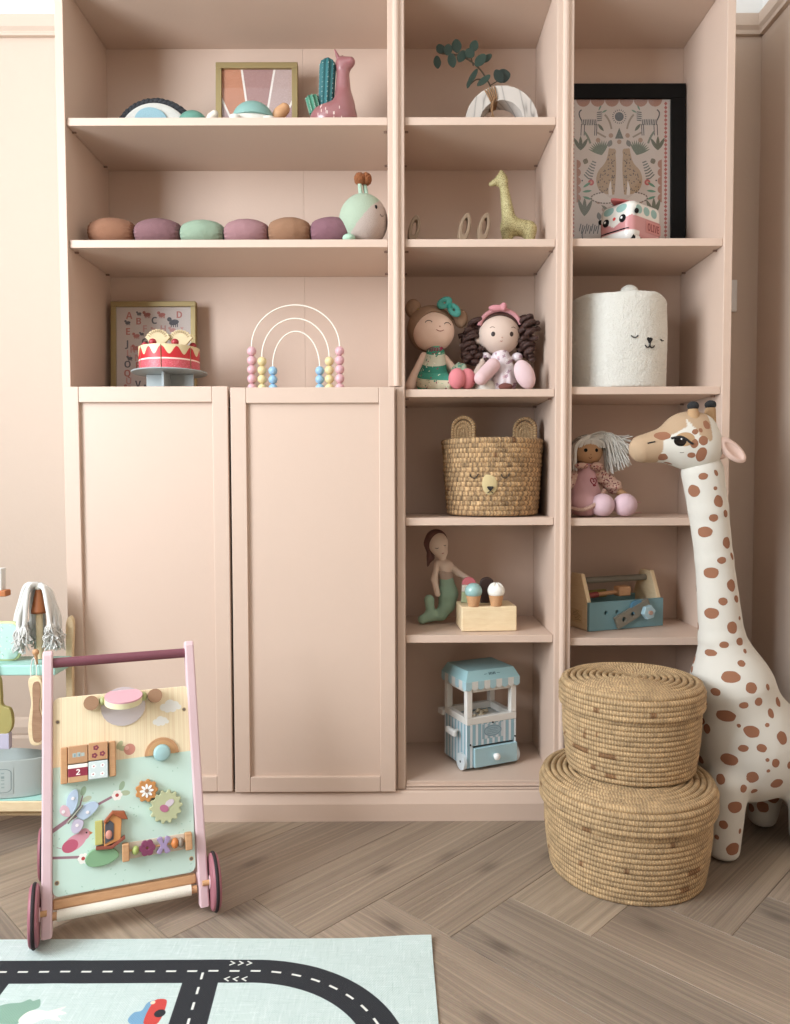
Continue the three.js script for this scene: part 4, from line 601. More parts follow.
// ---------------------------------------------------------------- woven coils
const braidMap = (a, b, d, seed) => { const r = rng(seed); return field(512, 64, (u, v) => { const k = 24, s = (u * k + Math.abs(v - 0.5) * 1.6) % 1, edge = smooth(0.0, 0.3, s) * smooth(1.0, 0.75, s), fine = 0.5 + 0.5 * Math.sin((v * 14 + u * 40) * 2 * PI), n = r(), t = 0.34 + 0.46 * edge + 0.1 * fine + 0.1 * n; return [0, 1, 2].map((i) => mix(d[i], mix(a[i], b[i], n * 0.6 + 0.4 * (0.5 + 0.5 * wrapN(u, v, 2, seed))), t)); }); };
const braidBump = tex(field(512, 64, (u, v) => { const s = (u * 24 + Math.abs(v - 0.5) * 1.1) % 1; return smooth(0, 0.3, s) * smooth(1, 0.7, s) * 0.8 + 0.2 * Math.abs(Math.sin(v * 30 + u * 260)); }), false, [1, 1]);
const straw = mat('#ffffff', 0.75, { vertexColors: true, map: tex(braidMap([222, 194, 150], [184, 150, 106], [96, 70, 46], 12), true, [1, 1]), bumpMap: braidBump, bumpScale: 0.0015 });
const jute = mat('#ffffff', 0.85, { vertexColors: true, map: tex(braidMap([224, 192, 146], [164, 126, 84], [74, 52, 34], 13), true, [1, 1]), bumpMap: braidBump, bumpScale: 0.002 });
function coil(rx, rz, y, rr, seed, o = {}) {                         // one rope ring, uv along the rope, tones that vary along it
  const n = o.n ?? 220, m = 8, pos = [], uv = [], col = [], idx = [], nor = [], len = PI * (rx + rz), reps = Math.max(1, Math.round(len / (o.tile ?? 0.15))), f = rng(seed), d0 = f() * 9, dark = o.dark ?? 0.1;
  for (let i = 0; i <= n; i++) {
    const s = i / n, a = s * 2 * PI + seed, ca = Math.cos(a), sa = Math.sin(a), wob = 1 + 0.004 * N3(ca * 2 + seed, sa * 2, 1) + (o.wob ?? 0) * N3(ca * 9, sa * 9, seed * 2.3), st = 1;
    const px = rx * ca * wob, pz = rz * sa * wob, nx = ca / rx, nz = sa / rz, l = Math.hypot(nx, nz), k = N3(ca * 5 + d0, sa * 5, seed * 1.7);
    const tone = 0.92 + 0.3 * N3(ca * 4 + d0, sa * 4, seed) + (o.mottle ?? 0.26) * (f() - 0.5), br = k > 0.56 - dark ? [0.5, 0.38, 0.3] : [1, 1, 1];
    for (let j = 0; j <= m; j++) { const b = j / m * 2 * PI, c = Math.cos(b), e = Math.sin(b); pos.push(px + rr * st * c * nx / l, y + rr * 1.12 * e, pz + rr * st * c * nz / l); nor.push(c * nx / l, e, c * nz / l); uv.push(s * reps, j / m); col.push(tone * br[0], tone * br[1], tone * br[2]); }
  }
  for (let i = 0; i < n; i++) for (let j = 0; j < m; j++) { const a = i * (m + 1) + j, b = a + m + 1; idx.push(a, a + 1, b, b, a + 1, b + 1); }
  const g = new THREE.BufferGeometry(); g.setAttribute('position', new THREE.Float32BufferAttribute(pos, 3)); g.setAttribute('normal', new THREE.Float32BufferAttribute(nor, 3)); g.setAttribute('uv', new THREE.Float32BufferAttribute(uv, 2)); g.setAttribute('color', new THREE.Float32BufferAttribute(col, 3)); g.setIndex(idx); return g;
}
// ---------------------------------------------------------------- fourth shelf
{ // bear basket
  const y = S.d, cx = 1.0265, z = -0.135, t = thing('bear_basket', 'woven jute basket with bear ears and sleepy face', 'basket', [cx, y, z]), rows = 16, h = 0.196;
  const rad = (s) => mix(0.110, 0.1235, Math.pow(s, 0.8)), C = []; for (let k = 0; k < rows; k++) C.push(coil(rad(k / (rows - 1)), rad(k / (rows - 1)), 0.0095 + k * (h - 0.019) / (rows - 1), 0.0072, 50 + k, { tile: 0.3, dark: -0.1, wob: 0.02, mottle: 0.75 }));
  part(t, 'woven_body', C, jute);
  const disc = lathe([[0, 0.003], [0.108, 0.003], [0.108, 0.007], [0, 0.007]], 40); disc.setAttribute('color', new THREE.Float32BufferAttribute(new Float32Array(disc.attributes.position.count * 3).fill(0.8), 3)); part(t, 'woven_base', disc, jute);
  const ear = (x, zz, tilt, turn) => { const L = []; for (let k = 0; k < 4; k++) { const rr = 0.0265 - k * 0.0075, P = []; for (let i = 0; i <= 16; i++) { const a = PI * i / 16; P.push(V(rr * Math.cos(a), 0.03 - k * 0.0045 + (rr * 1.05) * Math.sin(a), 0)); } P.unshift(V(rr, -0.006, 0)); P.push(V(-rr, -0.006, 0)); const g = tube(P, 0.0052, 40, 7); g.setAttribute('color', new THREE.Float32BufferAttribute(new Float32Array(g.attributes.position.count * 3).fill(0.95), 3)); L.push(g); } { const g = ball(0, 0.018, 0, 0.023, 0.034, 0.0035, 20); g.setAttribute('color', new THREE.Float32BufferAttribute(new Float32Array(g.attributes.position.count * 3).fill(0.85), 3)); const q = g.attributes.uv; for (let i = 0; i < q.count; i++) q.setXY(i, q.getX(i), q.getY(i) * 3); L.push(g); } part(t, 'ear', merge(L).rotateX(tilt).rotateY(turn).translate(x, h - 0.006, zz), jute); };
  ear(-0.080, 0.055, -0.1, -0.25); ear(0.082, 0.012, -0.1, -0.35);
  const s0 = (a, b, c) => Math.hypot(a, c) - rad(clamp(b / h, 0, 1)) - 0.0075, fz = (px, py) => hit(s0, px, py, 0.2);
  const sn = fz(-0.021, 0.081); part(t, 'snout', sdf((a, b, c) => ell([sn.x, sn.y, sn.z - 0.002], [0.0195, 0.0275, 0.006])(a, b, c), [sn.x - 0.03, sn.y - 0.04, sn.z - 0.015], [sn.x + 0.03, sn.y + 0.04, sn.z + 0.015], 0.0022), fabric('#c4b083'));
  part(t, 'nose', extr(smoothShape([[-0.008, 0.004], [0, 0.005], [0.008, 0.004], [0.002, -0.005], [-0.002, -0.005]]), 0.003, 0.001).translate(sn.x, sn.y - 0.011, sn.z + 0.0035), blackThread);
  part(t, 'mouth', tube([V(-0.007, -0.022, 0.0035), V(-0.003, -0.0195, 0.004), V(0, -0.017, 0.0045), V(0.003, -0.0195, 0.004), V(0.007, -0.022, 0.0035)].map((v) => v.add(sn)), 0.0009, 20, 5), blackThread);
  for (const ex of [-0.059, 0.015]) { part(t, 'eye', tube(Array.from({ length: 8 }, (_, i) => { const a = PI * (1.05 + 0.95 * i / 7); return fz(ex + 0.0095 * Math.cos(a), 0.106 + 0.011 * Math.sin(a)).add(V(0, 0, 0.0012)); }), 0.0012, 24, 5), blackThread); }
}
{ // doll with silvery hair
  const y = SR.d, t = wthing('rag_doll', 'tan rag doll with long silvery hair and pink heart pinafore', 'doll', [1.27, y, -0.13]);
  const skin = fabric('#b58c66'), head = ell([1.270, y + 0.164, -0.125], [0.039, 0.036, 0.034]);
  part(t, 'head', sdf(head, [1.22, y + 0.115, -0.17], [1.32, y + 0.21, -0.08], 0.0028), skin);
  for (const x of [1.258, 1.286]) part(t, 'eye', patch(head, hit(head, x, y + 0.167, 0), 0.0046, 0.0048, 0, 0.0012), black);
  part(t, 'mouth', stroke(head, [[1.266, y + 0.149], [1.270, y + 0.146], [1.275, y + 0.149]], 0.0007, 0), mat('#6d3a28', 0.9)); part(t, 'nose', ball(...hit(head, 1.271, y + 0.156, 0).toArray(), 0.0012), mat('#7d4d38', 0.9));
  const r = rng(77), hs = [];
  const strand = (a, b, c, rad = 0.0013) => hs.push(tube([a, b, c], rad, 10, 4));
  for (let i = 0; i < 430; i++) { const s = r(), x0 = 1.243 + 0.066 * r(), zz = -0.10 - 0.05 * r(), top = V(x0, y + 0.192 + 0.014 * r() - Math.abs(x0 - 1.272) * 0.2, zz), sw = 0.02 + 0.05 * s; strand(top, V(1.294 + sw * 0.6 + 0.01 * (r() - 0.5), y + 0.198 + 0.024 * (r() - 0.3) - s * 0.008, zz + 0.008), V(1.303 + sw + 0.014 * (r() - 0.5), y + 0.105 + 0.085 * r() + 0.018 * s, zz + 0.012)); }
  for (let i = 0; i < 150; i++) { const zz = -0.10 - 0.04 * r(); strand(V(1.272 - 0.01 * r(), y + 0.198 + 0.008 * r(), zz + 0.01), V(1.237 + 0.008 * (r() - 0.5), y + 0.182, zz + 0.01), V(1.227 + 0.012 * r(), y + 0.112 + 0.03 * r(), zz)); }
  for (let i = 0; i < 140; i++) { const s = r(); strand(V(1.272, y + 0.199, -0.11), V(mix(1.243, 1.305, s), y + 0.196 - 0.1 * Math.abs(s - 0.5) ** 2 * 0.4, -0.094), V(mix(1.232, 1.312, s), y + 0.172 + 0.008 * r(), -0.1)); }
  const capH = ell([1.272, y + 0.173, -0.138], [0.042, 0.036, 0.034]); part(t, 'hair_cap', sdf(cut(capH, (a, b, c) => Math.max((Math.hypot((a - 1.27) / 0.036, (b - y - 0.155) / 0.032) - 1) * 0.035, -0.13 - c), 0.003), [1.22, y + 0.12, -0.18], [1.325, y + 0.22, -0.085], 0.003), fabric('#a9a49a'));
  part(t, 'hair_strands', hs, mat('#dcd8cf', 0.75)).userData.kind = 'stuff';
  const print = withRepeat(floral('#c7a593', ['#7d3038', '#9c4a4c', '#d9c3ae', '#6a2a34'], 19, 110, 8), 16);
  const dressF = (a, b, c) => smax(uni(0.012, cap([1.266, y + 0.115, -0.125], [1.262, y + 0.06, -0.115], 0.026, 0.036), cap([1.262, y + 0.05, -0.11], [1.25, y + 0.03, -0.075], 0.038, 0.036))(a, b, c), y + 0.0005 - b, 0.006);
  const dm = fabric('#c79b9d'); part(t, 'pinafore', sdf(dressF, [1.203, y - 0.006, -0.17], [1.32, y + 0.155, -0.03], 0.003), dm);
  part(t, 'hem', tube([V(1.21, y + 0.022, -0.05), V(1.235, y + 0.018, -0.037), V(1.262, y + 0.028, -0.036), V(1.288, y + 0.05, -0.055), V(1.302, y + 0.066, -0.08)], 0.005, 30, 7), fabric('#ffffff', { map: print }));
  part(t, 'collar', [sdf(ell([1.249, y + 0.128, -0.098], [0.018, 0.008, 0.010]), [1.22, y + 0.11, -0.12], [1.28, y + 0.145, -0.08], 0.0025), sdf(ell([1.287, y + 0.126, -0.1], [0.017, 0.011, 0.010]), [1.26, y + 0.105, -0.12], [1.315, y + 0.145, -0.08], 0.0025)], fabric('#ffffff', { map: print }));
  const heart = smoothShape([[0, -0.0085], [0.0085, 0.001], [0.0075, 0.0065], [0.003, 0.0075], [0, 0.0045], [-0.003, 0.0075], [-0.0075, 0.0065], [-0.0085, 0.001]]), hp = heart.getPoints().map((p) => hit(dressF, 1.278 + p.x, y + 0.088 + p.y, 0).add(V(0, 0, 0.0006)));
  part(t, 'heart_stitching', tube(hp, 0.0012, 60, 5, true), fabric('#8d2434')); part(t, 'heart_button', ball(...hit(dressF, 1.278, y + 0.088, 0).toArray(), 0.0025, 0.0025, 0.0012, 10), fabric('#8d2434'));
  part(t, 'sleeve', sdf((a, b, c) => cap([1.298, y + 0.105, -0.12], [1.335, y + 0.075, -0.11], 0.018, 0.020)(a, b, c) + 0.0012 * Math.sin(b * 420), [1.27, y + 0.045, -0.15], [1.365, y + 0.135, -0.08], 0.0028), fabric('#ffffff', { map: print }));
  part(t, 'sleeve', sdf(cap([1.238, y + 0.105, -0.12], [1.222, y + 0.078, -0.11], 0.014, 0.014), [1.203, y + 0.055, -0.14], [1.265, y + 0.13, -0.085], 0.0028), fabric('#ffffff', { map: print }));
  part(t, 'hand', sdf(cap([1.345, y + 0.063, -0.105], [1.362, y + 0.05, -0.1], 0.010, 0.009), [1.33, y + 0.035, -0.125], [1.38, y + 0.08, -0.08], 0.0028), skin);
  for (const [x, zz] of [[1.290, -0.052], [1.3475, -0.056]]) { part(t, 'leg', rod(V(1.275 + (x - 1.3) * 0.4, y + 0.03, -0.1), V(x, y + 0.03, zz), 0.014, 0.014), skin); part(t, 'boot', sdf((a, b, c) => smax(ell([x, y + 0.029, zz], [0.0295, 0.029, 0.028])(a, b, c), y + 0.0005 - b, 0.003), [x - 0.036, y - 0.006, zz - 0.035], [x + 0.036, y + 0.065, zz + 0.035], 0.0028), plush('#cfb0b6', { roughness: 0.6 })); }
  part(t, 'ribbon_end', [tube([V(1.355, y + 0.03, -0.1), V(1.38, y + 0.036, -0.1), V(1.4, y + 0.034, -0.095)], 0.0013, 12, 5), tube([V(1.355, y + 0.018, -0.1), V(1.375, y + 0.008, -0.095), V(1.4, y + 0.009, -0.09)], 0.0013, 12, 5)], fabric('#c99a94'));
  part(t, 'ribbon_bow', sdf(ell([1.372, y + 0.012, -0.1], [0.016, 0.009, 0.009]), [1.35, y, -0.115], [1.395, y + 0.03, -0.085], 0.0025), fabric('#8d5b58'));
}

// ---------------------------------------------------------------- fifth shelf
{ // mermaid doll
  const y = S.e, z = -0.165, t = wthing('mermaid_doll', 'slim mermaid doll with green tail leaning in the corner', 'doll', [0.89, y, z]);
  const skin = fabric('#d8c2b0'), hair = fabric('#6a4a44'), green = fabric('#94b09a');
  const head = uni(0.01, ell([0.889, 0.658, z], [0.026, 0.030, 0.02]), ell([0.897, 0.634, z], [0.017, 0.014, 0.015]));
  part(t, 'head', sdf(uni(0.006, head, cap([0.899, 0.625, z], [0.902, 0.605, z], 0.0095)), [0.85, 0.59, z - 0.035], [0.93, 0.70, z + 0.035], 0.0026), skin);
  const hc = ell([0.884, 0.665, z - 0.010], [0.030, 0.031, 0.024]); part(t, 'hair', sdf(cut(uni(0.012, hc, cap([0.865, 0.655, z - 0.012], [0.872, 0.62, z - 0.012], 0.012, 0.008), cap([0.866, 0.62, z - 0.012], [0.862, 0.598, z - 0.012], 0.007, 0.003)), (a, b, c) => Math.max((Math.hypot((a - 0.896) / 0.027, (b - 0.647) / 0.036) - 1) * 0.03, z - 0.006 - c), 0.003), [0.84, 0.585, z - 0.045], [0.93, 0.705, z + 0.03], 0.0026), hair);
  part(t, 'eye', [stroke(head, [[0.880, 0.648], [0.884, 0.6465], [0.889, 0.6485]], 0.0009, 0), stroke(head, [[0.902, 0.655], [0.905, 0.6535], [0.908, 0.655]], 0.0009, 0)], blackThread); part(t, 'mouth', stroke(head, [[0.897, 0.634], [0.9, 0.6335], [0.903, 0.635]], 0.0008, 0), mat('#9c4a48', 0.8));
  part(t, 'torso', sdf(uni(0.012, cap([0.888, 0.604, z], [0.92, 0.6, z], 0.0105, 0.0095), cap([0.906, 0.598, z], [0.910, 0.560, z], 0.018, 0.0165)), [0.865, 0.535, z - 0.035], [0.945, 0.625, z + 0.035], 0.0026), skin);
  part(t, 'halter_top', sdf((a, b, c) => Math.max(Math.abs(b - 0.575 + 0.1 * (a - 0.907)) - 0.011, cap([0.906, 0.60, z], [0.910, 0.556, z], 0.0195, 0.018)(a, b, c)), [0.88, 0.555, z - 0.03], [0.935, 0.595, z + 0.03], 0.0024), fabric('#b8a293'));
  const tail = uni(0.014, cap([0.911, 0.558, z], [0.915, 0.525, z], 0.0195, 0.024), cap([0.915, 0.525, z], [0.912, 0.495, z], 0.024, 0.019), cap([0.912, 0.495, z], [0.896, 0.470, z + 0.004], 0.019, 0.013), cap([0.896, 0.470, z + 0.004], [0.872, 0.466, z + 0.01], 0.013, 0.011), cap([0.868, 0.472, z + 0.012], [0.864, 0.512, z + 0.018], 0.010, 0.0135), cap([0.868, 0.470, z + 0.012], [0.846, 0.460, z + 0.02], 0.011, 0.012));
  part(t, 'tail', sdf((a, b, c) => smax(tail(a, b, c), y + 0.0003 - b, 0.003), [0.825, y - 0.006, z - 0.04], [0.95, 0.59, z + 0.05], 0.0028), green);
  part(t, 'arm', sdf(uni(0.006, cap([0.886, 0.603, z + 0.004], [0.877, 0.566, z + 0.016], 0.0085), cap([0.877, 0.566, z + 0.016], [0.886, 0.527, z + 0.022], 0.0085, 0.0075)), [0.86, 0.51, z - 0.02], [0.905, 0.62, z + 0.04], 0.0025), skin);
  part(t, 'arm', sdf(uni(0.006, cap([0.92, 0.6, z], [0.940, 0.582, z + 0.005], 0.0085), cap([0.940, 0.582, z + 0.005], [0.978, 0.560, z + 0.01], 0.008, 0.0065)), [0.905, 0.545, z - 0.02], [0.995, 0.615, z + 0.03], 0.0025), skin);
}
{ // wooden block with toy ices
  const y = S.e, t = thing('wooden_block', 'pale wooden display block under the toy ice creams', 'block', [1.006, y, -0.1], 0.06);
  part(t, 'block', bx(-0.0695, 0.0695, 0, 0.062, -0.045, 0.052, 0.003), birch);
  const Y = y + 0.062, ice = (label, x, z, scoop, wavy) => { const c = wthing('toy_ice_cream', label, 'toy ice cream', [x, Y, z], 'toy ice cream cones');
    part(c, 'cone', lathe([[0, 0], [0.0125, 0], [0.0135, 0.001], [0.0185, 0.026], [0.0185, 0.027], [0, 0.027]], 32).translate(x, Y, z), beech);
    part(c, 'scoop', sdf((a, b, d) => { const e = ell([x, Y + 0.038, z], [0.0215, 0.0205, 0.0215])(a, b, d); const w = wavy ? 0.0016 * Math.cos(Math.atan2(d - z, a - x) * 7) * smooth(Y + 0.045, Y + 0.058, b) : 0; return smax(e + w, Y + 0.0265 - b, 0.002); }, [x - 0.026, Y + 0.02, z - 0.026], [x + 0.026, Y + 0.064, z + 0.026], 0.0018), mat(scoop, 0.28, { clearcoat: 0.3 })); };
  ice('toy ice cream cone with glossy teal scoop on the wooden block', 0.9705, -0.057, '#93b5b0', false); ice('toy ice cream cone with white scoop on the wooden block', 1.0275, -0.061, '#ece8de', true);
  const lolly = (label, x, z, cols, tilt) => { const s = wthing('toy_ice_lolly', label, 'toy ice lolly', [x, Y, z], 'toy ice lollies'); const P = [[-0.018, 0]]; for (let i = 0; i <= 16; i++) { const a = PI * (1 - i / 16); P.push([0.018 * Math.cos(a), 0.05 + 0.016 * Math.sin(a)]); } P.push([0.018, 0]);
    cols.forEach(([y0, y1, m, nm]) => { const Q = []; const sh = shapeOf(P).getPoints(); for (const p of sh) Q.push([p.x, clamp(p.y, y0, y1)]); part(s, nm, extr(shapeOf(Q), 0.014, 0.002).rotateZ(tilt).translate(x, Y, z), m); }); };
  lolly('chocolate brown toy ice lolly behind the white scoop', 1.012, -0.118, [[0, 0.08, mat('#33201b', 0.5), 'ice']], 0.03); lolly('pink and green toy ice lolly behind the teal scoop', 0.963, -0.122, [[0, 0.028, mat('#a9b58f', 0.5), 'green_ice'], [0.028, 0.046, mat('#d9cfc0', 0.5), 'white_ice'], [0.046, 0.08, mat('#c46a70', 0.5), 'pink_ice']], -0.04);
}
{ // wooden toolbox
  const y = SR.e, t = thing('toy_toolbox', 'blue and birch wooden toy toolbox with grey handle bar', 'toolbox', [1.263, y, -0.088], 0.35), w = 0.23, d = 0.098;
  const blue = mat('#6f949b', 0.55), grey = mat('#7a7568', 0.6);
  const end = extr(shapeOf([[0, 0], [d, 0], [d, 0.075], [d * 0.72, 0.142], [d * 0.28, 0.142], [0, 0.075]]), 0.012, 0.0015).rotateY(PI / 2);
  part(t, 'end_board', end.clone().translate(0, 0, 0), birch); part(t, 'end_board', end.clone().translate(w - 0.012, 0, 0), birch);
  const fs = shapeOf([[0.0, 0], [w, 0], [w, 0.073], [0, 0.073]]); for (const [hx, hy] of [[0.05, 0.045], [0.084, 0.045], [0.118, 0.045]]) { const p = new THREE.Path(); p.absarc(hx, hy, 0.0048, 0, 2 * PI, true); fs.holes.push(p); }
  part(t, 'side_board', extr(fs, 0.01, 0.001).translate(0, 0, 0.0005), blue); part(t, 'side_board', bx(0.0125, w - 0.0125, 0, 0.073, -d, -d + 0.01), blue); part(t, 'base_board', bx(0.0125, w - 0.0125, 0.001, 0.01, -d + 0.0105, 0), birch);
  part(t, 'handle_bar', rod(V(0.004, 0.122, -d / 2), V(w - 0.004, 0.122, -d / 2), 0.0085, 0.0085, 20), grey);
  const plate = shapeOf([[-0.012, -0.016], [0.10, -0.016], [0.10, 0.016], [-0.012, 0.016]]); for (const hx of [0.012, 0.042]) { const p = new THREE.Path(); p.absarc(hx, 0, 0.006, 0, 2 * PI, true); plate.holes.push(p); }
  const pl = wthing('toy_wood_plate', 'drilled grey-brown wooden plate bolted across the toolbox front', 'toy part', [0, 0, 0]); pl.fromRoom = undefined; pl.position.copy(t.position); pl.rotation.y = t.rotation.y;
  part(pl, 'plate', extr(plate, 0.009, 0.001).rotateZ(0.42).translate(0.088, 0.0215, 0.0112), grey);
  const bolt = thing('toy_bolt', 'pale blue hexagonal toy bolt on the toolbox front', 'toy bolt', [0, 0, 0], t.rotation.y); bolt.position.copy(t.position);
  const hex = []; for (let i = 0; i < 6; i++) hex.push([0.019 * Math.cos(i * PI / 3 + 0.2), 0.019 * Math.sin(i * PI / 3 + 0.2)]);
  part(bolt, 'hexagonal_head', extr(shapeOf(hex), 0.014, 0.002).translate(0.168, 0.042, 0.0205), mat('#9fbcc4', 0.45)); part(bolt, 'bolt_core', cyl(0.0055, 0.0055, 0.006, 16).rotateX(PI / 2).translate(0.168, 0.042, 0.037), mat('#a98878', 0.5));
  const disc = thing('toy_washer', 'blue round toy washer behind the hexagonal bolt', 'toy part', [0, 0, 0], t.rotation.y); disc.position.copy(t.position); part(disc, 'disc', cyl(0.02, 0.02, 0.008, 32).rotateX(PI / 2).translate(0.143, 0.053, 0.0148), mat('#4f7f98', 0.45));
  const tool = (name, label, cat, make) => { const o = thing(name, label, cat, [0, 0, 0], t.rotation.y); o.position.copy(t.position); make(o); };
  tool('toy_hammer', 'wooden toy hammer with red grip lying in the toolbox', 'toy hammer', (o) => { part(o, 'grip', rod(V(0.022, 0.083, -0.035), V(0.055, 0.086, -0.033), 0.0075), mat('#8d3f38', 0.5)); part(o, 'shaft', rod(V(0.055, 0.086, -0.033), V(0.115, 0.09, -0.03), 0.0055), beech); part(o, 'head', bx(0.112, 0.15, 0.079, 0.105, -0.045, -0.018, 0.004), beech); });
  tool('toy_plank', 'olive painted toy plank lying at the back of the toolbox', 'toy part', (o) => { part(o, 'plank', bx(0.03, 0.11, 0.07, 0.09, -0.078, -0.066, 0.002).rotateZ(0.02), mat('#8a7f3f', 0.6)); });
  const ln = new THREE.PlaneGeometry(0.05, 0.034); ln.rotateY(-PI / 2).translate(-0.0004, 0.032, -0.045); part(t, 'burnt_drawing', ln, mat('#ffffff', 0.6, { map: paint(200, 140, (c, w, h) => { c.fillStyle = '#dcc294'; c.fillRect(0, 0, w, h); c.strokeStyle = '#7b5a3a'; c.lineWidth = 4; const r = rng(4); for (let i = 0; i < 7; i++) { c.beginPath(); c.moveTo(20 + r() * 60, 15 + i * 17); c.quadraticCurveTo(90, 10 + i * 16, 120 + r() * 60, 20 + i * 15); c.stroke(); } }) }));
}

// ---------------------------------------------------------------- bottom shelf: popcorn cart
{
  const t = thing('toy_popcorn_cart', 'light blue striped toy popcorn cart with white posts', 'toy cart', [0.954, S.f, -0.054], 0.41), w = 0.146, d = 0.122, y0 = 0.007, y1 = 0.117, y2 = 0.211;
  const blue = mat('#a5c4ca', 0.5), wh = mat('#dcd8d0', 0.5), stripes = paint(256, 64, (c, W, Hh) => { for (let i = 0; i < 16; i++) { c.fillStyle = i % 2 ? '#d6dadb' : '#90b2bd'; c.fillRect(i * 16, 0, 16, Hh); c.fillStyle = '#7fa0ab'; c.fillRect(i * 16, 0, 2, Hh); } }); stripes.repeat.set(1 / 0.13, 1);
  const sm = mat('#ffffff', 0.5, { map: stripes });
  part(t, 'side_panel', bx(0, 0.006, y0, y1, -d, 0), sm); part(t, 'side_panel', bx(w - 0.006, w, y0, y1, -d, 0), sm); part(t, 'back_panel', bx(0.0062, w - 0.0062, y0, y1, -d, -d + 0.006), sm);
  part(t, 'front_panel', [bx(0.0062, w - 0.0062, y0 + 0.055, y1, -0.006, 0), bx(0.0062, 0.018, y0, y0 + 0.055, -0.006, 0)], sm); part(t, 'floor_panel', bx(0.0062, w - 0.0062, y0, y0 + 0.006, -d + 0.0062, -0.0062), blue); part(t, 'tray', bx(0.0062, w - 0.0062, y1 - 0.012, y1 - 0.004, -d + 0.0062, -0.0065), wh);
  const em = new THREE.PlaneGeometry(0.062, 0.038); em.translate(0.075, 0.096, 0.0004); part(t, 'emblem', em, mat('#ffffff', 0.5, { map: paint(310, 190, (c, W, Hh) => { for (let i = 0; i < 8; i++) { c.fillStyle = i % 2 ? '#c9ced0' : '#8fabb4'; c.fillRect(i * 40, 0, 40, Hh); } c.fillStyle = '#93aab3'; c.beginPath(); c.ellipse(155, 95, 135, 75, 0, 0, 7); c.fill(); c.strokeStyle = '#5f7883'; c.lineWidth = 6; c.beginPath(); c.ellipse(155, 95, 122, 64, 0, 0, 7); c.stroke(); c.lineWidth = 4; const r = rng(3); for (let k = 0; k < 4; k++) { c.beginPath(); for (let i = 0; i < 18; i++) c.lineTo(75 + i * 9, 62 + k * 22 + (r() - 0.5) * 12); c.stroke(); } }) }));
  const dr = new THREE.Group(); dr.name = 'drawer'; t.add(dr);
  part(dr, 'drawer_front', bx(0.0195, w - 0.001, y0 + 0.001, y0 + 0.05, -0.004, 0.0065, 0.001), blue); part(dr, 'drawer_box', bx(0.024, w - 0.008, y0 + 0.008, y0 + 0.046, -0.09, -0.0065), wh); part(dr, 'knob', [cyl(0.006, 0.005, 0.008, 18).rotateX(PI / 2).translate(0.078, y0 + 0.026, 0.011), ball(0.078, y0 + 0.026, 0.0175, 0.0092, 0.0092, 0.007, 20)], mat('#eeece7', 0.35));
  for (const [x, z] of [[0, 0], [w - 0.016, 0], [0, -d + 0.016], [w - 0.016, -d + 0.016]]) part(t, 'post', bx(x, x + 0.016, y1 + 0.0182, y2, z - 0.016, z), wh);
  part(t, 'rim', [bx(0, w, y1 + 0.0002, y1 + 0.018, -0.014, 0.0005), bx(0, w, y1 + 0.0002, y1 + 0.018, -d, -d + 0.014), bx(-0.0005, 0.014, y1 + 0.0002, y1 + 0.018, -d + 0.0142, -0.0142), bx(w - 0.014, w + 0.0005, y1 + 0.0002, y1 + 0.018, -d + 0.0142, -0.0142)], wh);
  const roof = (() => { const o = 0.006, yb = y2 + 0.018, yt = y2 + 0.042, X0 = -o, X1 = w + o, Z0 = -d - o, Z1 = o, i = 0.012; const P = [[X0, yb, Z1], [X1, yb, Z1], [X1, yb, Z0], [X0, yb, Z0], [X0 + i, yt, Z1 - i], [X1 - i, yt, Z1 - i], [X1 - i, yt, Z0 + i], [X0 + i, yt, Z0 + i]], F = [[0, 1, 5, 4], [1, 2, 6, 5], [2, 3, 7, 6], [3, 0, 4, 7], [4, 5, 6, 7], [3, 2, 1, 0]], pos = []; for (const f of F) for (const k of [0, 1, 2, 0, 2, 3]) pos.push(...P[f[k]]); const g = new THREE.BufferGeometry(); g.setAttribute('position', new THREE.Float32BufferAttribute(pos, 3)); g.computeVertexNormals(); return g; })();
  part(t, 'roof', roof, mat('#97bcbf', 0.5));
  part(t, 'top_rail', [bx(0.0162, w - 0.0162, y2 - 0.012, y2 + 0.018, -0.012, 0), bx(0.0162, w - 0.0162, y2 - 0.012, y2 + 0.018, -d, -d + 0.012), bx(0, 0.012, y2 - 0.012, y2 + 0.018, -d + 0.0162, -0.0162), bx(w - 0.012, w, y2 - 0.012, y2 + 0.018, -d + 0.0162, -0.0162)], wh);
  const val = (n, len) => { const L = []; for (let k = 0; k < n; k++) { const s = len / n, sh = new THREE.Shape(); sh.moveTo(k * s, 0); sh.lineTo(k * s, -0.018); sh.quadraticCurveTo(k * s + s / 2, -0.028, (k + 1) * s, -0.018); sh.lineTo((k + 1) * s, 0); sh.closePath(); L.push(extr(sh, 0.003, 0.0004)); } return L; };
  const W2 = w + 0.012, D2 = d + 0.012, pale = mat('#d3d2cb', 0.5);
  val(9, W2).forEach((g, k) => part(t, 'valance_tab', g.translate(-0.006, y2 + 0.018, 0.0032), k % 2 ? pale : blue)); val(7, D2).forEach((g, k) => part(t, 'valance_tab', g.rotateY(PI / 2).translate(-0.0062, y2 + 0.018, 0.006), k % 2 ? pale : blue)); val(7, D2).forEach((g, k) => part(t, 'valance_tab', g.rotateY(PI / 2).translate(w + 0.0035, y2 + 0.018, 0.006), k % 2 ? pale : blue));
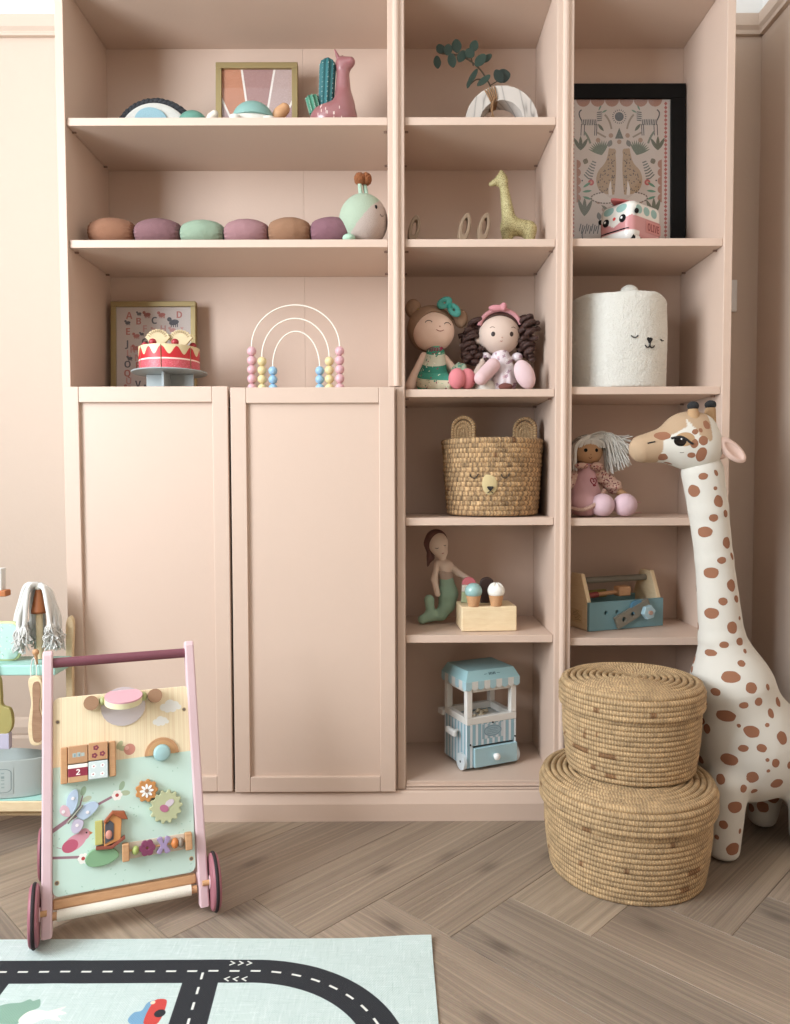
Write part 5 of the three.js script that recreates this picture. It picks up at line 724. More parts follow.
  const lt = new THREE.PlaneGeometry(0.05, 0.012); lt.rotateX(-0.464).translate(w / 2, y2 + 0.0325, -0.0006); part(t, 'roof_lettering', lt, mat('#ffffff', 0.5, { map: paint(250, 60, (c, W, Hh) => { c.fillStyle = '#97bcbf'; c.fillRect(0, 0, W, Hh); c.strokeStyle = '#2f4f58'; c.lineWidth = 5; c.beginPath(); c.moveTo(10, 34); c.lineTo(55, 30); c.moveTo(195, 30); c.lineTo(240, 34); c.stroke(); c.fillStyle = '#2f4f58'; for (let i = 0; i < 5; i++) c.fillRect(78 + i * 21, 14, 13, 32); }) }));
  for (const [x, z] of [[-0.005, -0.018], [w + 0.005, -0.018]]) { part(t, 'wheel', cyl(0.0215, 0.0215, 0.008, 32).rotateZ(PI / 2).translate(x, 0.0217, z), mat('#c9d2d4', 0.5)); part(t, 'wheel_cap', cyl(0.003, 0.003, 0.0095, 12).rotateZ(PI / 2).translate(x, 0.0217, z), black); }
  part(t, 'back_foot', bx(0.004, w - 0.004, 0, 0.0068, -d + 0.004, -d + 0.016), wh);
  part(t, 'side_knob', [rod(V(-0.001, 0.093, -0.045), V(-0.014, 0.093, -0.045), 0.004), bx(-0.024, -0.013, 0.082, 0.1, -0.072, -0.026, 0.005)], mat('#dad9d4', 0.45)); part(t, 'push_handle', bx(-0.006, 0.02, 0.108, 0.124, -d - 0.03, -d, 0.004), wh);
  for (const [x, yy] of [[0.0095, 0.067], [w - 0.004, 0.072], [0.075, 0.117]]) part(t, 'screw', cyl(0.0022, 0.0022, 0.002, 10).rotateX(PI / 2).translate(x, yy, 0.001), black);
  const pc = []; const r = rng(9); for (let i = 0; i < 26; i++) pc.push(ball(0.03 + 0.08 * r(), y1 - 0.001 + 0.006 * r(), -0.095 + 0.07 * r(), 0.005 + 0.003 * r(), 0.005, 0.005, 8));
  const p = part(t, 'popcorn', pc, mat('#b7a68a', 0.8)); p.userData.kind = 'stuff';
}

// ---------------------------------------------------------------- stacked lidded baskets
{
  const basket = (label, x, y, z, rx, rz, hb, rows, lrx, lrz, seed, turn) => {
    const t = thing('lidded_basket', label, 'basket', [x, y, z], turn, 'lidded straw baskets'), rr = hb / rows / 2 * 1.06, C = [];
    for (let k = 0; k < rows; k++) { const s = k / (rows - 1), q = 0.93 + 0.07 * Math.sin(Math.min(1, s * 1.5) * PI / 2); C.push(coil(rx * q - rr, rz * q - rr, rr + k * (hb - 2 * rr) / (rows - 1), rr, seed + k, { dark: k % 4 === 1 ? 0.18 : 0.0 })); }
    part(t, 'woven_body', C, straw);
    const disc = lathe([[0, 0.002], [0.9, 0.002], [0.9, 0.005], [0, 0.005]], 48).scale(rx, 1, rz); disc.setAttribute('color', new THREE.Float32BufferAttribute(new Float32Array(disc.attributes.position.count * 3).fill(0.8), 3)); part(t, 'woven_base', disc, straw);
    const L = [], lr = rr * 1.08, ly = hb - 0.042; for (let k = 0; k < 5; k++) L.push(coil(lrx - lr - (k > 3 ? (k - 3) * lr * 0.8 : 0), lrz - lr - (k > 3 ? (k - 3) * lr * 0.8 : 0), ly + lr + k * lr * 1.75, lr, seed + 40 + k, { dark: 0.0 }));
    const top = ly + lr + 4 * lr * 1.75 + lr * 0.5; const nr = Math.floor((lrz - 2.6 * lr) / (2 * lr)); for (let k = 0; k < nr; k++) { const a = lrx - 2.8 * lr - k * (lrx - 2.8 * lr) / nr * 0.985, b = lrz - 2.8 * lr - k * (lrz - 2.8 * lr) / nr * 0.985; if (a > 0.004) L.push(coil(a, Math.max(b, 0.003), top + Math.min(0.004, k * 0.0012), lr, seed + 60 + k, { dark: -0.1, n: 180 })); }
    const under = lathe([[0, 0], [0.955, 0], [0.955, 0.003], [0, 0.003]], 48).scale(lrx, 1, lrz).translate(0, top - lr * 0.4, 0); under.setAttribute('color', new THREE.Float32BufferAttribute(new Float32Array(under.attributes.position.count * 3).fill(0.7), 3)); L.push(under);
    part(t, 'lid', L, straw); return { t, top: y + top + lr };
  };
  const b1 = basket('large lidded straw basket on the floor, lower of the two', 1.266, 0.0005, 0.231, 0.172, 0.176, 0.186, 17, 0.182, 0.186, 300, 0.15);
  basket('smaller lidded straw basket stacked on the large one', 1.282, b1.top + 0.006, 0.206, 0.146, 0.138, 0.176, 17, 0.1535, 0.145, 500, 0.1);
}
// ---------------------------------------------------------------- plush giraffe
{
  const t = wthing('plush_giraffe', 'tall white plush giraffe with brown spots beside the baskets', 'soft toy', [1.56, 0, 0.14]);
  const Z = 0.15;
  const neck = [[1.453, 0.842, Z], [1.467, 0.76, Z], [1.482, 0.648, Z], [1.502, 0.47, Z]], nr = [0.0445, 0.0415, 0.0395, 0.048];
  const bones = []; for (let i = 0; i < 3; i++) bones.push(cap(neck[i], neck[i + 1], nr[i], nr[i + 1]));
  bones.push(cap(neck[3], [1.527, 0.37, Z - 0.005], 0.05, 0.083), cap([1.527, 0.36, Z - 0.005], [1.567, 0.25, Z - 0.015], 0.083, 0.108), cap([1.565, 0.24, Z - 0.015], [1.655, 0.205, Z - 0.02], 0.115, 0.098), ell([1.56, 0.205, Z - 0.015], [0.095, 0.105, 0.095]));
  const legs = [cap([1.496, 0.16, 0.203], [1.488, 0.022, 0.205], 0.041, 0.0335), cap([1.505, 0.16, 0.075], [1.483, 0.022, 0.10], 0.040, 0.0325), cap([1.69, 0.15, 0.19], [1.692, 0.036, 0.165], 0.05, 0.036), cap([1.665, 0.14, 0.05], [1.645, 0.032, 0.06], 0.044, 0.033)];
  const neckF = (a, b, c) => { let d = 1; for (let i = 0; i < 4; i++) d = smin(d, bones[i](a, b, c), 0.006); return d; }, trunk = uni(0.03, ...bones.slice(4)), u1 = (a, b, c) => smin(neckF(a, b, c), trunk(a, b, c), 0.03), u2 = uni(0.02, ...legs), body = (a, b, c) => { if (a > 1.775) return a - 1.74; return smax(smax(smin(u1(a, b, c), u2(a, b, c), 0.025), 0.0006 - b, 0.014), a - 1.768, 0.02); };
  part(t, 'body', sdf(body, [1.375, -0.008, -0.02], [1.79, 0.905, 0.29], 0.0062), fabric('#cdc8bd', { bumpScale: 0.0006 }));
  // head
  const skull = uni(0.028, ell([1.424, 0.908, Z], [0.058, 0.056, 0.052]), ell([1.445, 0.893, Z], [0.045, 0.05, 0.05]), cap([1.39, 0.905, Z], [1.322, 0.893, Z], 0.042, 0.031), ell([1.425, 0.943, Z], [0.045, 0.028, 0.036]));
  const tan = [0.42, 0.29, 0.18], wht = [0.61, 0.58, 0.51];
  const headCol = (a, b) => { const lower = a < 1.352 + 0.03 * (b - 0.9), top = b > 0.942 - 0.35 * (a - 1.40) + 0.02 * Math.sin(a * 60) && a < 1.452, browLine = b > 0.905 + 0.62 * (a - 1.345) && a < 1.40; return lower || top || browLine ? tan : wht; };
  part(t, 'head', sdf(skull, [1.27, 0.82, Z - 0.075], [1.51, 0.99, Z + 0.075], 0.0032, headCol), fabric('#ffffff', { vertexColors: true }));
  const tanM = fabric('#ab8a66'), dk = plush('#232324', { sheen: 0 });
  for (const [x0, y0, x1, y1, z0] of [[1.421, 0.953, 1.421, 0.972, Z + 0.024], [1.470, 0.94, 1.474, 0.978, Z - 0.012]]) { part(t, 'horn', sdf(cap([x0, y0, z0], [x1, y1, z0], 0.0165, 0.0115), [x0 - 0.03, y0 - 0.03, z0 - 0.03], [x1 + 0.03, y1 + 0.02, z0 + 0.03], 0.003), tanM); part(t, 'horn_tip', sdf(ell([x1, y1 + 0.012, z0], [0.0125, 0.0105, 0.0125]), [x1 - 0.02, y1 - 0.006, z0 - 0.02], [x1 + 0.02, y1 + 0.03, z0 + 0.02], 0.0025), dk); }
  const ear = (s) => { const g = sdf((a, b, c) => { const q = ell([0.036, 0, 0], [0.038, 0.0185, 0.012])(a, b, c), hol = ell([0.042, 0, 0.014], [0.031, 0.0115, 0.012])(a, b, c); return smax(q, -hol, 0.003); }, [-0.008, -0.025, -0.02], [0.085, 0.025, 0.02], 0.0025); return g; };
  part(t, 'ear', ear().rotateX(-0.25).rotateZ(-0.72).rotateY(-0.1).translate(1.474, 0.912, Z + 0.032), fabric('#cfb2a4')); part(t, 'ear', ear().rotateX(0.3).rotateZ(-0.5).rotateY(0.5).translate(1.476, 0.912, Z - 0.035), fabric('#cfb2a4'));
  // eye, lashes, nostril, mouth seam
  const on = (x, y) => hit(skull, x, y, 0.4), ey = on(1.3855, 0.9075);
  part(t, 'eye_patch', patch(skull, on(1.3935, 0.9110), 0.021, 0.0155, 0.1, 0.0008), tanM); part(t, 'eye', patch(skull, ey, 0.0135, 0.0115, -0.15, 0.0022), mat('#0d0c0c', 0.15, { clearcoat: 1 }));
  part(t, 'eye_glint', ball(ey.x + 0.001, ey.y + 0.004, ey.z + 0.0028, 0.0018, 0.0018, 0.0008, 10), white);
  part(t, 'lashes', [tube([on(1.3675, 0.9135), on(1.3745, 0.9150), on(1.3855, 0.9165), on(1.3955, 0.9110), on(1.4035, 0.9040), on(1.4095, 0.9005)].map((p) => p.add(V(0, 0, 0.0022))), 0.0024, 30, 6)], blackThread);
  part(t, 'nostril', stroke(skull, [[1.3210, 0.9035], [1.3290, 0.9055], [1.3370, 0.9070]], 0.0018, 0.4), blackThread); part(t, 'mouth_seam', stroke(skull, [[1.3860, 0.8835], [1.3900, 0.8827], [1.3940, 0.8832]], 0.0008, 0.4), mat('#7d776c', 0.9));
  // printed spots: [x, y, rx, ry, turn] on the near side, mirrored with a shift onto the far side
  const cheek = [[1.3521, 0.9200, 0.017, 0.011, -0.15], [1.3561, 0.8730, 0.010, 0.011, 0.6], [1.4121, 0.9020, 0.009, 0.010, 0], [1.4311, 0.9080, 0.010, 0.010, 0], [1.4291, 0.8780, 0.011, 0.0165, -0.2], [1.4091, 0.8770, 0.0085, 0.0065, 0], [1.4421, 0.9420, 0.008, 0.011, 0], [1.4271, 0.9300, 0.004, 0.005, 0.3], [1.3731, 0.8610, 0.010, 0.005, 0], [1.4151, 0.9270, 0.007, 0.006, 0.5]];
  const spotM = fabric('#8f6148');
  const far = (f, x, y) => hit(f, x, y, -0.3, 1), S1 = [];
  for (const [x, y, a, b, r] of cheek) { S1.push(patch(skull, on(x, y), a, b, r, 0.0007, 0.12, x * 50)); S1.push(patch(skull, far(skull, x, y), a, b, -r, 0.0007, 0.12, x * 50)); }
  part(t, 'cheek_print', S1, spotM);
  const spots = [], add = (x, y, a, b, r = 0) => spots.push([x, y, a, b, r]);
  for (const [x, y, a, b, r] of [[1.4380, 0.8320, 0.0098, 0.0076, 0.15], [1.4650, 0.8390, 0.0044, 0.0076, 0.50], [1.4240, 0.8000, 0.0153, 0.0131, 0.00], [1.4720, 0.7780, 0.0109, 0.0131, 0.30], [1.4180, 0.7590, 0.0065, 0.0098, -0.10], [1.4620, 0.7420, 0.0098, 0.0087, 0.15], [1.4900, 0.7510, 0.0065, 0.0087, 0.50], [1.4470, 0.7110, 0.0174, 0.0120, 0.10], [1.4930, 0.6880, 0.0109, 0.0131, 0.30], [1.4340, 0.6750, 0.0054, 0.0087, -0.10], [1.4810, 0.6500, 0.0098, 0.0076, 0.15], [1.5080, 0.6580, 0.0054, 0.0087, 0.50], [1.4610, 0.6220, 0.0174, 0.0120, 0.10], [1.5040, 0.5950, 0.0120, 0.0131, 0.30], [1.4380, 0.5810, 0.0054, 0.0087, -0.10], [1.4840, 0.5610, 0.0098, 0.0087, 0.15], [1.5170, 0.5650, 0.0076, 0.0087, 0.50], [1.4630, 0.5330, 0.0174, 0.0120, 0.10], [1.5040, 0.5040, 0.0120, 0.0131, 0.30], [1.4420, 0.4960, 0.0065, 0.0098, -0.10], [1.4860, 0.4670, 0.0098, 0.0076, 0.15], [1.5200, 0.4740, 0.0087, 0.0087, 0.50], [1.4630, 0.4460, 0.0153, 0.0076, 0.10], [1.4400, 0.4170, 0.0098, 0.0109, 0.30], [1.5300, 0.4540, 0.0044, 0.0054, -0.10], [1.4640, 0.8060, 0.0044, 0.0044, 0.15], [1.4220, 0.6610, 0.0033, 0.0044, 0.50], [1.5240, 0.5230, 0.0044, 0.0044, 0.00], [1.4920, 0.4020, 0.0201, 0.0127, 0.10], [1.5300, 0.3820, 0.0127, 0.0117, 0.50], [1.5170, 0.4300, 0.0085, 0.0074, 0.00], [1.4330, 0.3960, 0.0095, 0.0074, 0.30], [1.4640, 0.3670, 0.0106, 0.0085, -0.10], [1.5140, 0.3450, 0.0095, 0.0074, 0.15], [1.5450, 0.3530, 0.0095, 0.0085, 0.50], [1.5700, 0.3810, 0.0053, 0.0074, 0.00], [1.4840, 0.3170, 0.0212, 0.0127, 0.10], [1.5280, 0.2910, 0.0159, 0.0127, -0.10], [1.5730, 0.3270, 0.0074, 0.0106, 0.15], [1.5610, 0.3050, 0.0053, 0.0042, 0.50], [1.4580, 0.2780, 0.0095, 0.0106, 0.00], [1.5110, 0.2550, 0.0106, 0.0074, 0.30], [1.5450, 0.2590, 0.0106, 0.0085, -0.10], [1.5910, 0.2790, 0.0127, 0.0138, 0.15], [1.4880, 0.2250, 0.0191, 0.0127, 0.10], [1.5310, 0.1930, 0.0127, 0.0138, 0.00], [1.5740, 0.2280, 0.0085, 0.0106, 0.30], [1.5860, 0.1770, 0.0138, 0.0127, -0.10], [1.5130, 0.1680, 0.0085, 0.0085, 0.15], [1.4700, 0.1830, 0.0095, 0.0117, 0.50], [1.5410, 0.1580, 0.0085, 0.0064, 0.00], [1.4380, 0.2180, 0.0106, 0.0095, 0.30], [1.5980, 0.3460, 0.0085, 0.0106, -0.10], [1.6080, 0.2200, 0.0064, 0.0085, 0.15], [1.5600, 0.2100, 0.0042, 0.0042, 0.50], [1.5060, 0.3000, 0.0042, 0.0042, 0.00], [1.4520, 0.3360, 0.0042, 0.0042, 0.30], [1.5560, 0.2350, 0.0042, 0.0042, -0.10]]) add(x, y, a, b, r);
  const S2 = []; for (const [x, y, a, b, r] of spots) { const p = hit(body, x, y, 0.45); if (p.z > -0.1) S2.push(patch(body, p, a, b, r, 0.0008, 0.12, x * 40 + y * 90)); const q = far(body, x + 0.012, y); if (q.z < 0.3) S2.push(patch(body, q, a, b, -r, 0.0008, 0.12, x * 40 + y * 70)); }
  for (const [x, y, a, b] of [[1.4950, 0.1290, 0.0169, 0.0127], [1.4730, 0.0880, 0.0095, 0.0095], [1.4940, 0.0360, 0.0169, 0.0137], [1.4630, 0.0570, 0.0053, 0.0053], [1.5090, 0.0740, 0.0042, 0.0063], [1.70, 0.07, .01, .012], [1.67, 0.05, .006, .006], [1.69, 0.11, .014, .012]]) S2.push(patch(body, hit(body, x, y, 0.45), a, b, 0.1, 0.0008, 0.12, x * 30 + y * 50));
  for (const [x, y, z, a] of [[1.474, 0.33, 0.1, .012], [1.45, 0.2, 0.16, .011], [1.466, 0.13, 0.12, .01], [1.44, 0.29, 0.17, .009], [1.46, 0.06, 0.12, .012], [1.63, 0.06, 0.09, .014], [1.655, 0.085, 0.085, .016], [1.6, 0.05, 0.07, .01]]) { const p = V(x, y, z); for (let k = 0; k < 8; k++) p.addScaledVector(grad(body, p.x, p.y, p.z), -body(p.x, p.y, p.z)); S2.push(patch(body, p, a, a * 0.9, 0, 0.0008, 0.12, x * 33)); }
  part(t, 'spot_print', S2, spotM);
}
// ---------------------------------------------------------------- road rug
{
  const t = wthing('play_rug', 'pale mint children rug printed with black roads', 'rug', [0.2, 0, 1.0]), X0 = -0.75, X1 = 0.836, Z0 = 0.488, Z1 = 1.6, th = 0.003;
  const m2 = 1290, map = paint(2048, 1440, (c, w, h) => {
    const k = w / (X1 - X0), X = (x) => (x - X0) * k, Y = (z) => (z - Z0) * k; c.fillStyle = '#bccac5'; c.fillRect(0, 0, w, h);
    const r = rng(91); for (let i = 0; i < 26000; i++) { c.fillStyle = r() > 0.5 ? 'rgba(255,255,255,0.10)' : 'rgba(120,150,145,0.10)'; r() > 0.5 ? c.fillRect(r() * w, r() * h, 2, 10 + r() * 26) : c.fillRect(r() * w, r() * h, 10 + r() * 26, 2); }
    const road = '#232529', rw = 0.0585; c.strokeStyle = road; c.lineWidth = rw * k; c.lineCap = 'butt';
    const zc = 0.577, xr = 0.53, R = 0.235; c.beginPath(); c.moveTo(X(X0), Y(zc)); c.lineTo(X(xr), Y(zc)); c.ellipse(X(xr), Y(zc + R * 0.9), R * k, R * 0.9 * k, 0, -PI / 2, 0.0); c.lineTo(X(xr + R), Y(1.5)); c.stroke();
    c.beginPath(); c.moveTo(X(0.449), Y(zc)); c.lineTo(X(0.462), Y(0.8)); c.stroke(); c.beginPath(); c.moveTo(X(0.108), Y(zc)); c.lineTo(X(0.108), Y(1.5)); c.stroke();
    c.strokeStyle = '#dcdcd4'; c.lineWidth = 0.0042 * k; c.setLineDash([0.017 * k, 0.0185 * k]); c.beginPath(); c.moveTo(X(X0), Y(zc)); c.lineTo(X(xr), Y(zc)); c.ellipse(X(xr), Y(zc + R * 0.9), R * k, R * 0.9 * k, 0, -PI / 2, 0); c.lineTo(X(xr + R), Y(1.5)); c.stroke(); c.beginPath(); c.moveTo(X(0.449), Y(zc + 0.004)); c.lineTo(X(0.462), Y(0.8)); c.stroke(); c.setLineDash([]);
    c.lineWidth = 0.0026 * k; for (let i = 0; i < 3; i++) { const x = 0.489 + i * 0.0145, s = 0.0055; c.beginPath(); c.moveTo(X(x), Y(0.557 - s)); c.lineTo(X(x + s * 1.4), Y(0.557)); c.lineTo(X(x), Y(0.557 + s)); c.stroke(); c.beginPath(); c.moveTo(X(x + s * 1.4), Y(0.597 - s)); c.lineTo(X(x), Y(0.597)); c.lineTo(X(x + s * 1.4), Y(0.597 + s)); c.stroke(); }
    const blob = (pts, col) => { c.fillStyle = col; c.beginPath(); smoothShape(pts).getPoints().forEach((p, i) => i ? c.lineTo(X(p.x), Y(p.y)) : c.moveTo(X(p.x), Y(p.y))); c.fill(); };
    blob([[0.148, 0.66], [0.16, 0.653], [0.18, 0.65], [0.19, 0.643], [0.197, 0.647], [0.205, 0.643], [0.21, 0.65], [0.213, 0.662], [0.20, 0.672], [0.195, 0.70], [0.15, 0.70]], '#7f9f8d'); blob([[0.20, 0.672], [0.215, 0.667], [0.23, 0.67], [0.255, 0.660], [0.25, 0.668], [0.262, 0.675], [0.25, 0.68], [0.26, 0.69], [0.235, 0.687], [0.21, 0.70], [0.195, 0.69]], '#e6e3d2');
    blob([[0.362, 0.690], [0.366, 0.674], [0.376, 0.67], [0.380, 0.652], [0.388, 0.647], [0.398, 0.65], [0.398, 0.70], [0.372, 0.70]], '#6f98b5'); blob([[0.388, 0.652], [0.392, 0.645], [0.406, 0.645], [0.410, 0.652], [0.408, 0.70], [0.390, 0.70]], '#c0433c'); c.fillStyle = '#23252a'; c.beginPath(); c.ellipse(X(0.4065), Y(0.676), 0.0085 * k, 0.0085 * k, 0, 0, 7); c.fill(); c.fillStyle = '#e8cdb0'; c.beginPath(); c.arc(X(0.388), Y(0.652), 0.004 * k, 0, 7); c.fill();
  });
  const nx = 160, nz = 110, pos = [], uv = [], idx = []; for (let j = 0; j <= nz; j++) for (let i = 0; i <= nx; i++) { const a = i / nx, b = j / nz, x = mix(X0, X1, a), z = mix(Z0, Z1, b), curl = 0.005 * smooth(0.05, 0, b) * smooth(0.9, 1, a), bump = 0.0008 * N3(x * 5, z * 5, 3) + 0.0008 * Math.max(0, N3(x * 16, z * 3, 8)); pos.push(x + 0.003 * N3(z * 6, 2, 1) * smooth(0.9, 1, a), th + curl + Math.max(0, bump), z + 0.004 * N3(x * 4, 1, 5) * smooth(0.1, 0, b)); uv.push(a, 1 - b); }
  for (let j = 0; j < nz; j++) for (let i = 0; i < nx; i++) { const a = j * (nx + 1) + i, b = a + nx + 1; idx.push(a, b, a + 1, a + 1, b, b + 1); }
  const edge = []; for (let i = 0; i < nx; i++) edge.push(i); for (let j = 0; j < nz; j++) edge.push(j * (nx + 1) + nx); for (let i = nx; i > 0; i--) edge.push(nz * (nx + 1) + i); for (let j = nz; j > 0; j--) edge.push(j * (nx + 1));
  const g = new THREE.BufferGeometry(); g.setAttribute('position', new THREE.Float32BufferAttribute(pos, 3)); g.setAttribute('uv', new THREE.Float32BufferAttribute(uv, 2)); g.setIndex(idx); g.computeVertexNormals();
  part(t, 'printed_pile', g, mat('#ffffff', 0.95, { map, bumpMap: weaveBump.clone(), bumpScale: 0.0012 })).material.bumpMap.repeat.set(24, 18);
  const ep = [], ei = []; edge.forEach((v) => { ep.push(pos[v * 3], pos[v * 3 + 1], pos[v * 3 + 2], pos[v * 3], Math.max(0.0003, pos[v * 3 + 1] - th + 0.0004), pos[v * 3 + 2]); }); const n = edge.length; for (let i = 0; i < n; i++) { const a = i * 2, b = ((i + 1) % n) * 2; ei.push(a, b, a + 1, a + 1, b, b + 1); } const eg = new THREE.BufferGeometry(); eg.setAttribute('position', new THREE.Float32BufferAttribute(ep, 3)); eg.setIndex(ei); eg.computeVertexNormals(); part(t, 'edge_binding', eg, fabric('#c9d6d1'));
}
// ---------------------------------------------------------------- baby walker
{
  const t = thing('baby_walker', 'pink wooden baby walker with mint activity board', 'baby walker', [0.133, 0.0036, 0.508], 0.3794), lean = Math.atan(0.14 / 0.49), tilt = new THREE.Matrix4().makeRotationX(-lean), P = (g) => g.applyMatrix4(tilt); t.rotation.z = -0.009;
  const pink = mat('#d6b8bb', 0.5), pinkD = mat('#9d616a', 0.5), wine = mat('#74404b', 0.5), rubber = mat('#241a1c', 0.8), tan2 = mat('#c79a6c', 0.55), mint = mat('#a9d0b9', 0.5);
  const post = (x) => { const s = shapeOf([[-0.014, 0.01], [0.014, 0.01], [0.014, 0.505], [0.008, 0.514], [-0.008, 0.514], [-0.014, 0.505]]); return P(extr(s, 0.018, 0.003).rotateY(PI / 2).translate(x, 0, 0)); };
  part(t, 'side_post', post(0.0105), pink); { const g = extr(shapeOf([[-0.014, 0.01], [0.014, 0.01], [0.014, 0.505], [0.008, 0.514], [-0.008, 0.514], [-0.014, 0.505]]), 0.018, 0.003).rotateY(PI / 2).rotateZ(0.022).translate(0.2845, 0, 0); part(t, 'side_post', P(g), pink); }
  for (const x of [0.0105, 0.2805]) part(t, 'side_rail', bx(x, x + 0.018, 0.042, 0.072, -0.25, -0.014, 0.005), pink);
  part(t, 'rear_axle', rod(V(-0.002, 0.055, -0.236), V(0.31, 0.055, -0.236), 0.005), tan2); part(t, 'front_axle', rod(V(0.004, 0.055, 0), V(0.02, 0.055, 0), 0.005), tan2); part(t, 'front_axle', rod(V(0.29, 0.055, 0), V(0.308, 0.055, 0), 0.005), tan2);
  for (const [x, z] of [[0.0, 0.0], [0.312, 0.0], [0.0, -0.236], [0.312, -0.236]]) { const w = new THREE.Group(); w.name = 'wheel'; t.add(w); part(w, 'wheel_disc', lathe([[0, -0.008], [0.047, -0.008], [0.0515, -0.0055], [0.0515, 0.0055], [0.047, 0.008], [0, 0.008]], 48).rotateZ(PI / 2).translate(x, 0.055, z), pinkD); part(w, 'tyre', new THREE.TorusGeometry(0.0512, 0.0033, 10, 56).rotateY(PI / 2).translate(x, 0.055, z), rubber); part(w, 'hub', cyl(0.012, 0.012, 0.019, 24).rotateZ(PI / 2).translate(x, 0.055, z), pink); }
  part(t, 'handle_bar', P(rod(V(0.0285, 0.491, 0), V(0.2805, 0.491, 0), 0.0095, 0.0095, 20)), wine);
  part(t, 'cross_bar', P(bx(0.0286, 0.2804, 0.052, 0.07, -0.012, 0.004, 0.004)), beech); part(t, 'end_peg', P(rod(V(0.0286, 0.043, 0.004), V(0.2804, 0.043, 0.004), 0.007)), beech); part(t, 'roller_sleeve', P(rod(V(0.036, 0.043, 0.004), V(0.27, 0.043, 0.004), 0.0098, 0.0098, 20)), fabric('#e6ddcd'));
  // activity board with its print
  const bw = 0.2515, bh = 0.35, bx0 = 0.0287, by0 = 0.0745, K = 4000;
  const board = paint(1006, 1400, (c, w, h) => {
    const X = (u) => (u - bx0) * K, Y = (v) => h - (v - by0) * K; c.fillStyle = '#ead7b4'; c.fillRect(0, 0, w, h);
    const r = rng(14); for (let i = 0; i < 900; i++) { c.fillStyle = r() > 0.5 ? 'rgba(190,150,100,0.07)' : 'rgba(255,240,210,0.10)'; c.fillRect(r() * w, 0, 1 + r() * 5, h); }
    c.fillStyle = '#c5dccf'; c.fillRect(0, Y(0.298), w, h); for (let i = 0; i < 60; i++) { c.fillStyle = 'rgba(130,175,150,0.45)'; const x = r() * w, y = Y(0.285) + r() * (h - Y(0.285)); c.beginPath(); c.ellipse(x, y, 7, 4, r() * 3, 0, 7); c.fill(); }
    const dot = (u, v, rad, col) => { c.fillStyle = col; c.beginPath(); c.arc(X(u), Y(v), rad * K, 0, 7); c.fill(); };
    const cloud = (u, v, s) => { for (const [a, b, q] of [[-0.012, -0.002, 0.007], [0, 0.002, 0.01], [0.01, 0, 0.008], [0.017, -0.004, 0.005], [-0.004, -0.005, 0.008], [0.006, -0.006, 0.007]]) dot(u + a * s, v + b * s, q * s, '#e9e6df'); };
    cloud(0.241, 0.389, 1); cloud(0.222, 0.362, 0.75);
    c.strokeStyle = '#96707a'; c.lineCap = 'round'; const branch = (pts, w0) => { c.lineWidth = w0 * K; c.beginPath(); pts.forEach((p, i) => i ? c.lineTo(X(p[0]), Y(p[1])) : c.moveTo(X(p[0]), Y(p[1]))); c.stroke(); };
    branch([[0.026, 0.186], [0.05, 0.2], [0.075, 0.213]], 0.007); branch([[0.07, 0.21], [0.10, 0.22], [0.135, 0.234]], 0.0045); branch([[0.06, 0.205], [0.075, 0.225], [0.082, 0.25]], 0.002); branch([[0.026, 0.142], [0.055, 0.138], [0.078, 0.135]], 0.0045); branch([[0.14, 0.236], [0.146, 0.247]], 0.0015);
    const leaf = (u, v, a, col) => { c.save(); c.translate(X(u), Y(v)); c.rotate(a); c.fillStyle = col; c.beginPath(); c.ellipse(0, 0, 0.0085 * K, 0.0048 * K, 0, 0, 7); c.fill(); c.restore(); };
    leaf(0.087, 0.235, -0.3, '#b9bfa2'); leaf(0.081, 0.25, -1.3, '#9fb79a'); leaf(0.155, 0.236, 0.1, '#b0bb9b'); leaf(0.149, 0.25, -1.2, '#9fb79a'); leaf(0.152, 0.318, 0.2, '#b5b58e'); leaf(0.146, 0.325, -1, '#b5b58e');
    const flower = (u, v) => { for (let k = 0; k < 6; k++) dot(u + 0.0058 * Math.cos(k * PI / 3), v + 0.0058 * Math.sin(k * PI / 3), 0.004, '#efe9e2'); dot(u, v, 0.0032, '#b5423f'); }; flower(0.140, 0.234); flower(0.080, 0.132);
    dot(0.164, 0.315, 0.0105, '#c98878'); dot(0.159, 0.318, 0.004, '#e0a898');
    // bird
    c.fillStyle = '#d193a0'; c.beginPath(); c.ellipse(X(0.066), Y(0.162), 0.021 * K, 0.0125 * K, -0.5, 0, 7); c.fill(); dot(0.082, 0.174, 0.010, '#d193a0'); c.fillStyle = '#b9586f'; c.beginPath(); c.ellipse(X(0.058), Y(0.157), 0.014 * K, 0.011 * K, -0.3, 0, 7); c.fill(); dot(0.086, 0.176, 0.0015, '#2a2024'); c.fillStyle = '#c8784e'; c.beginPath(); c.moveTo(X(0.091), Y(0.178)); c.lineTo(X(0.097), Y(0.174)); c.lineTo(X(0.091), Y(0.171)); c.fill(); branch([[0.043, 0.155], [0.036, 0.158]], 0.001);
    for (const [u, v] of [[0.037, 0.38], [0.268, 0.379], [0.036, 0.098], [0.272, 0.099]]) dot(u, v, 0.0042, '#d2b88a');
  });
  board.flipY = true;
  const s = roundedRect(bx0, by0, bx0 + bw - 0.0005, by0 + bh, 0.012); const mc = new THREE.Path(); mc.absarc(0.153, by0 + bh, 0.045, PI, 0, false);
  const bg = extr(s, 0.009, 0.001), uvb = bg.attributes.uv; for (let i = 0; i < uvb.count; i++) uvb.setXY(i, (bg.attributes.position.getX(i) - bx0) / bw, (bg.attributes.position.getY(i) - by0) / bh);
  part(t, 'activity_board', P(bg.translate(0, 0, -0.002)), mat('#ffffff', 0.5, { map: board }));
  const F = 0.0072;                                                   // front face of the board
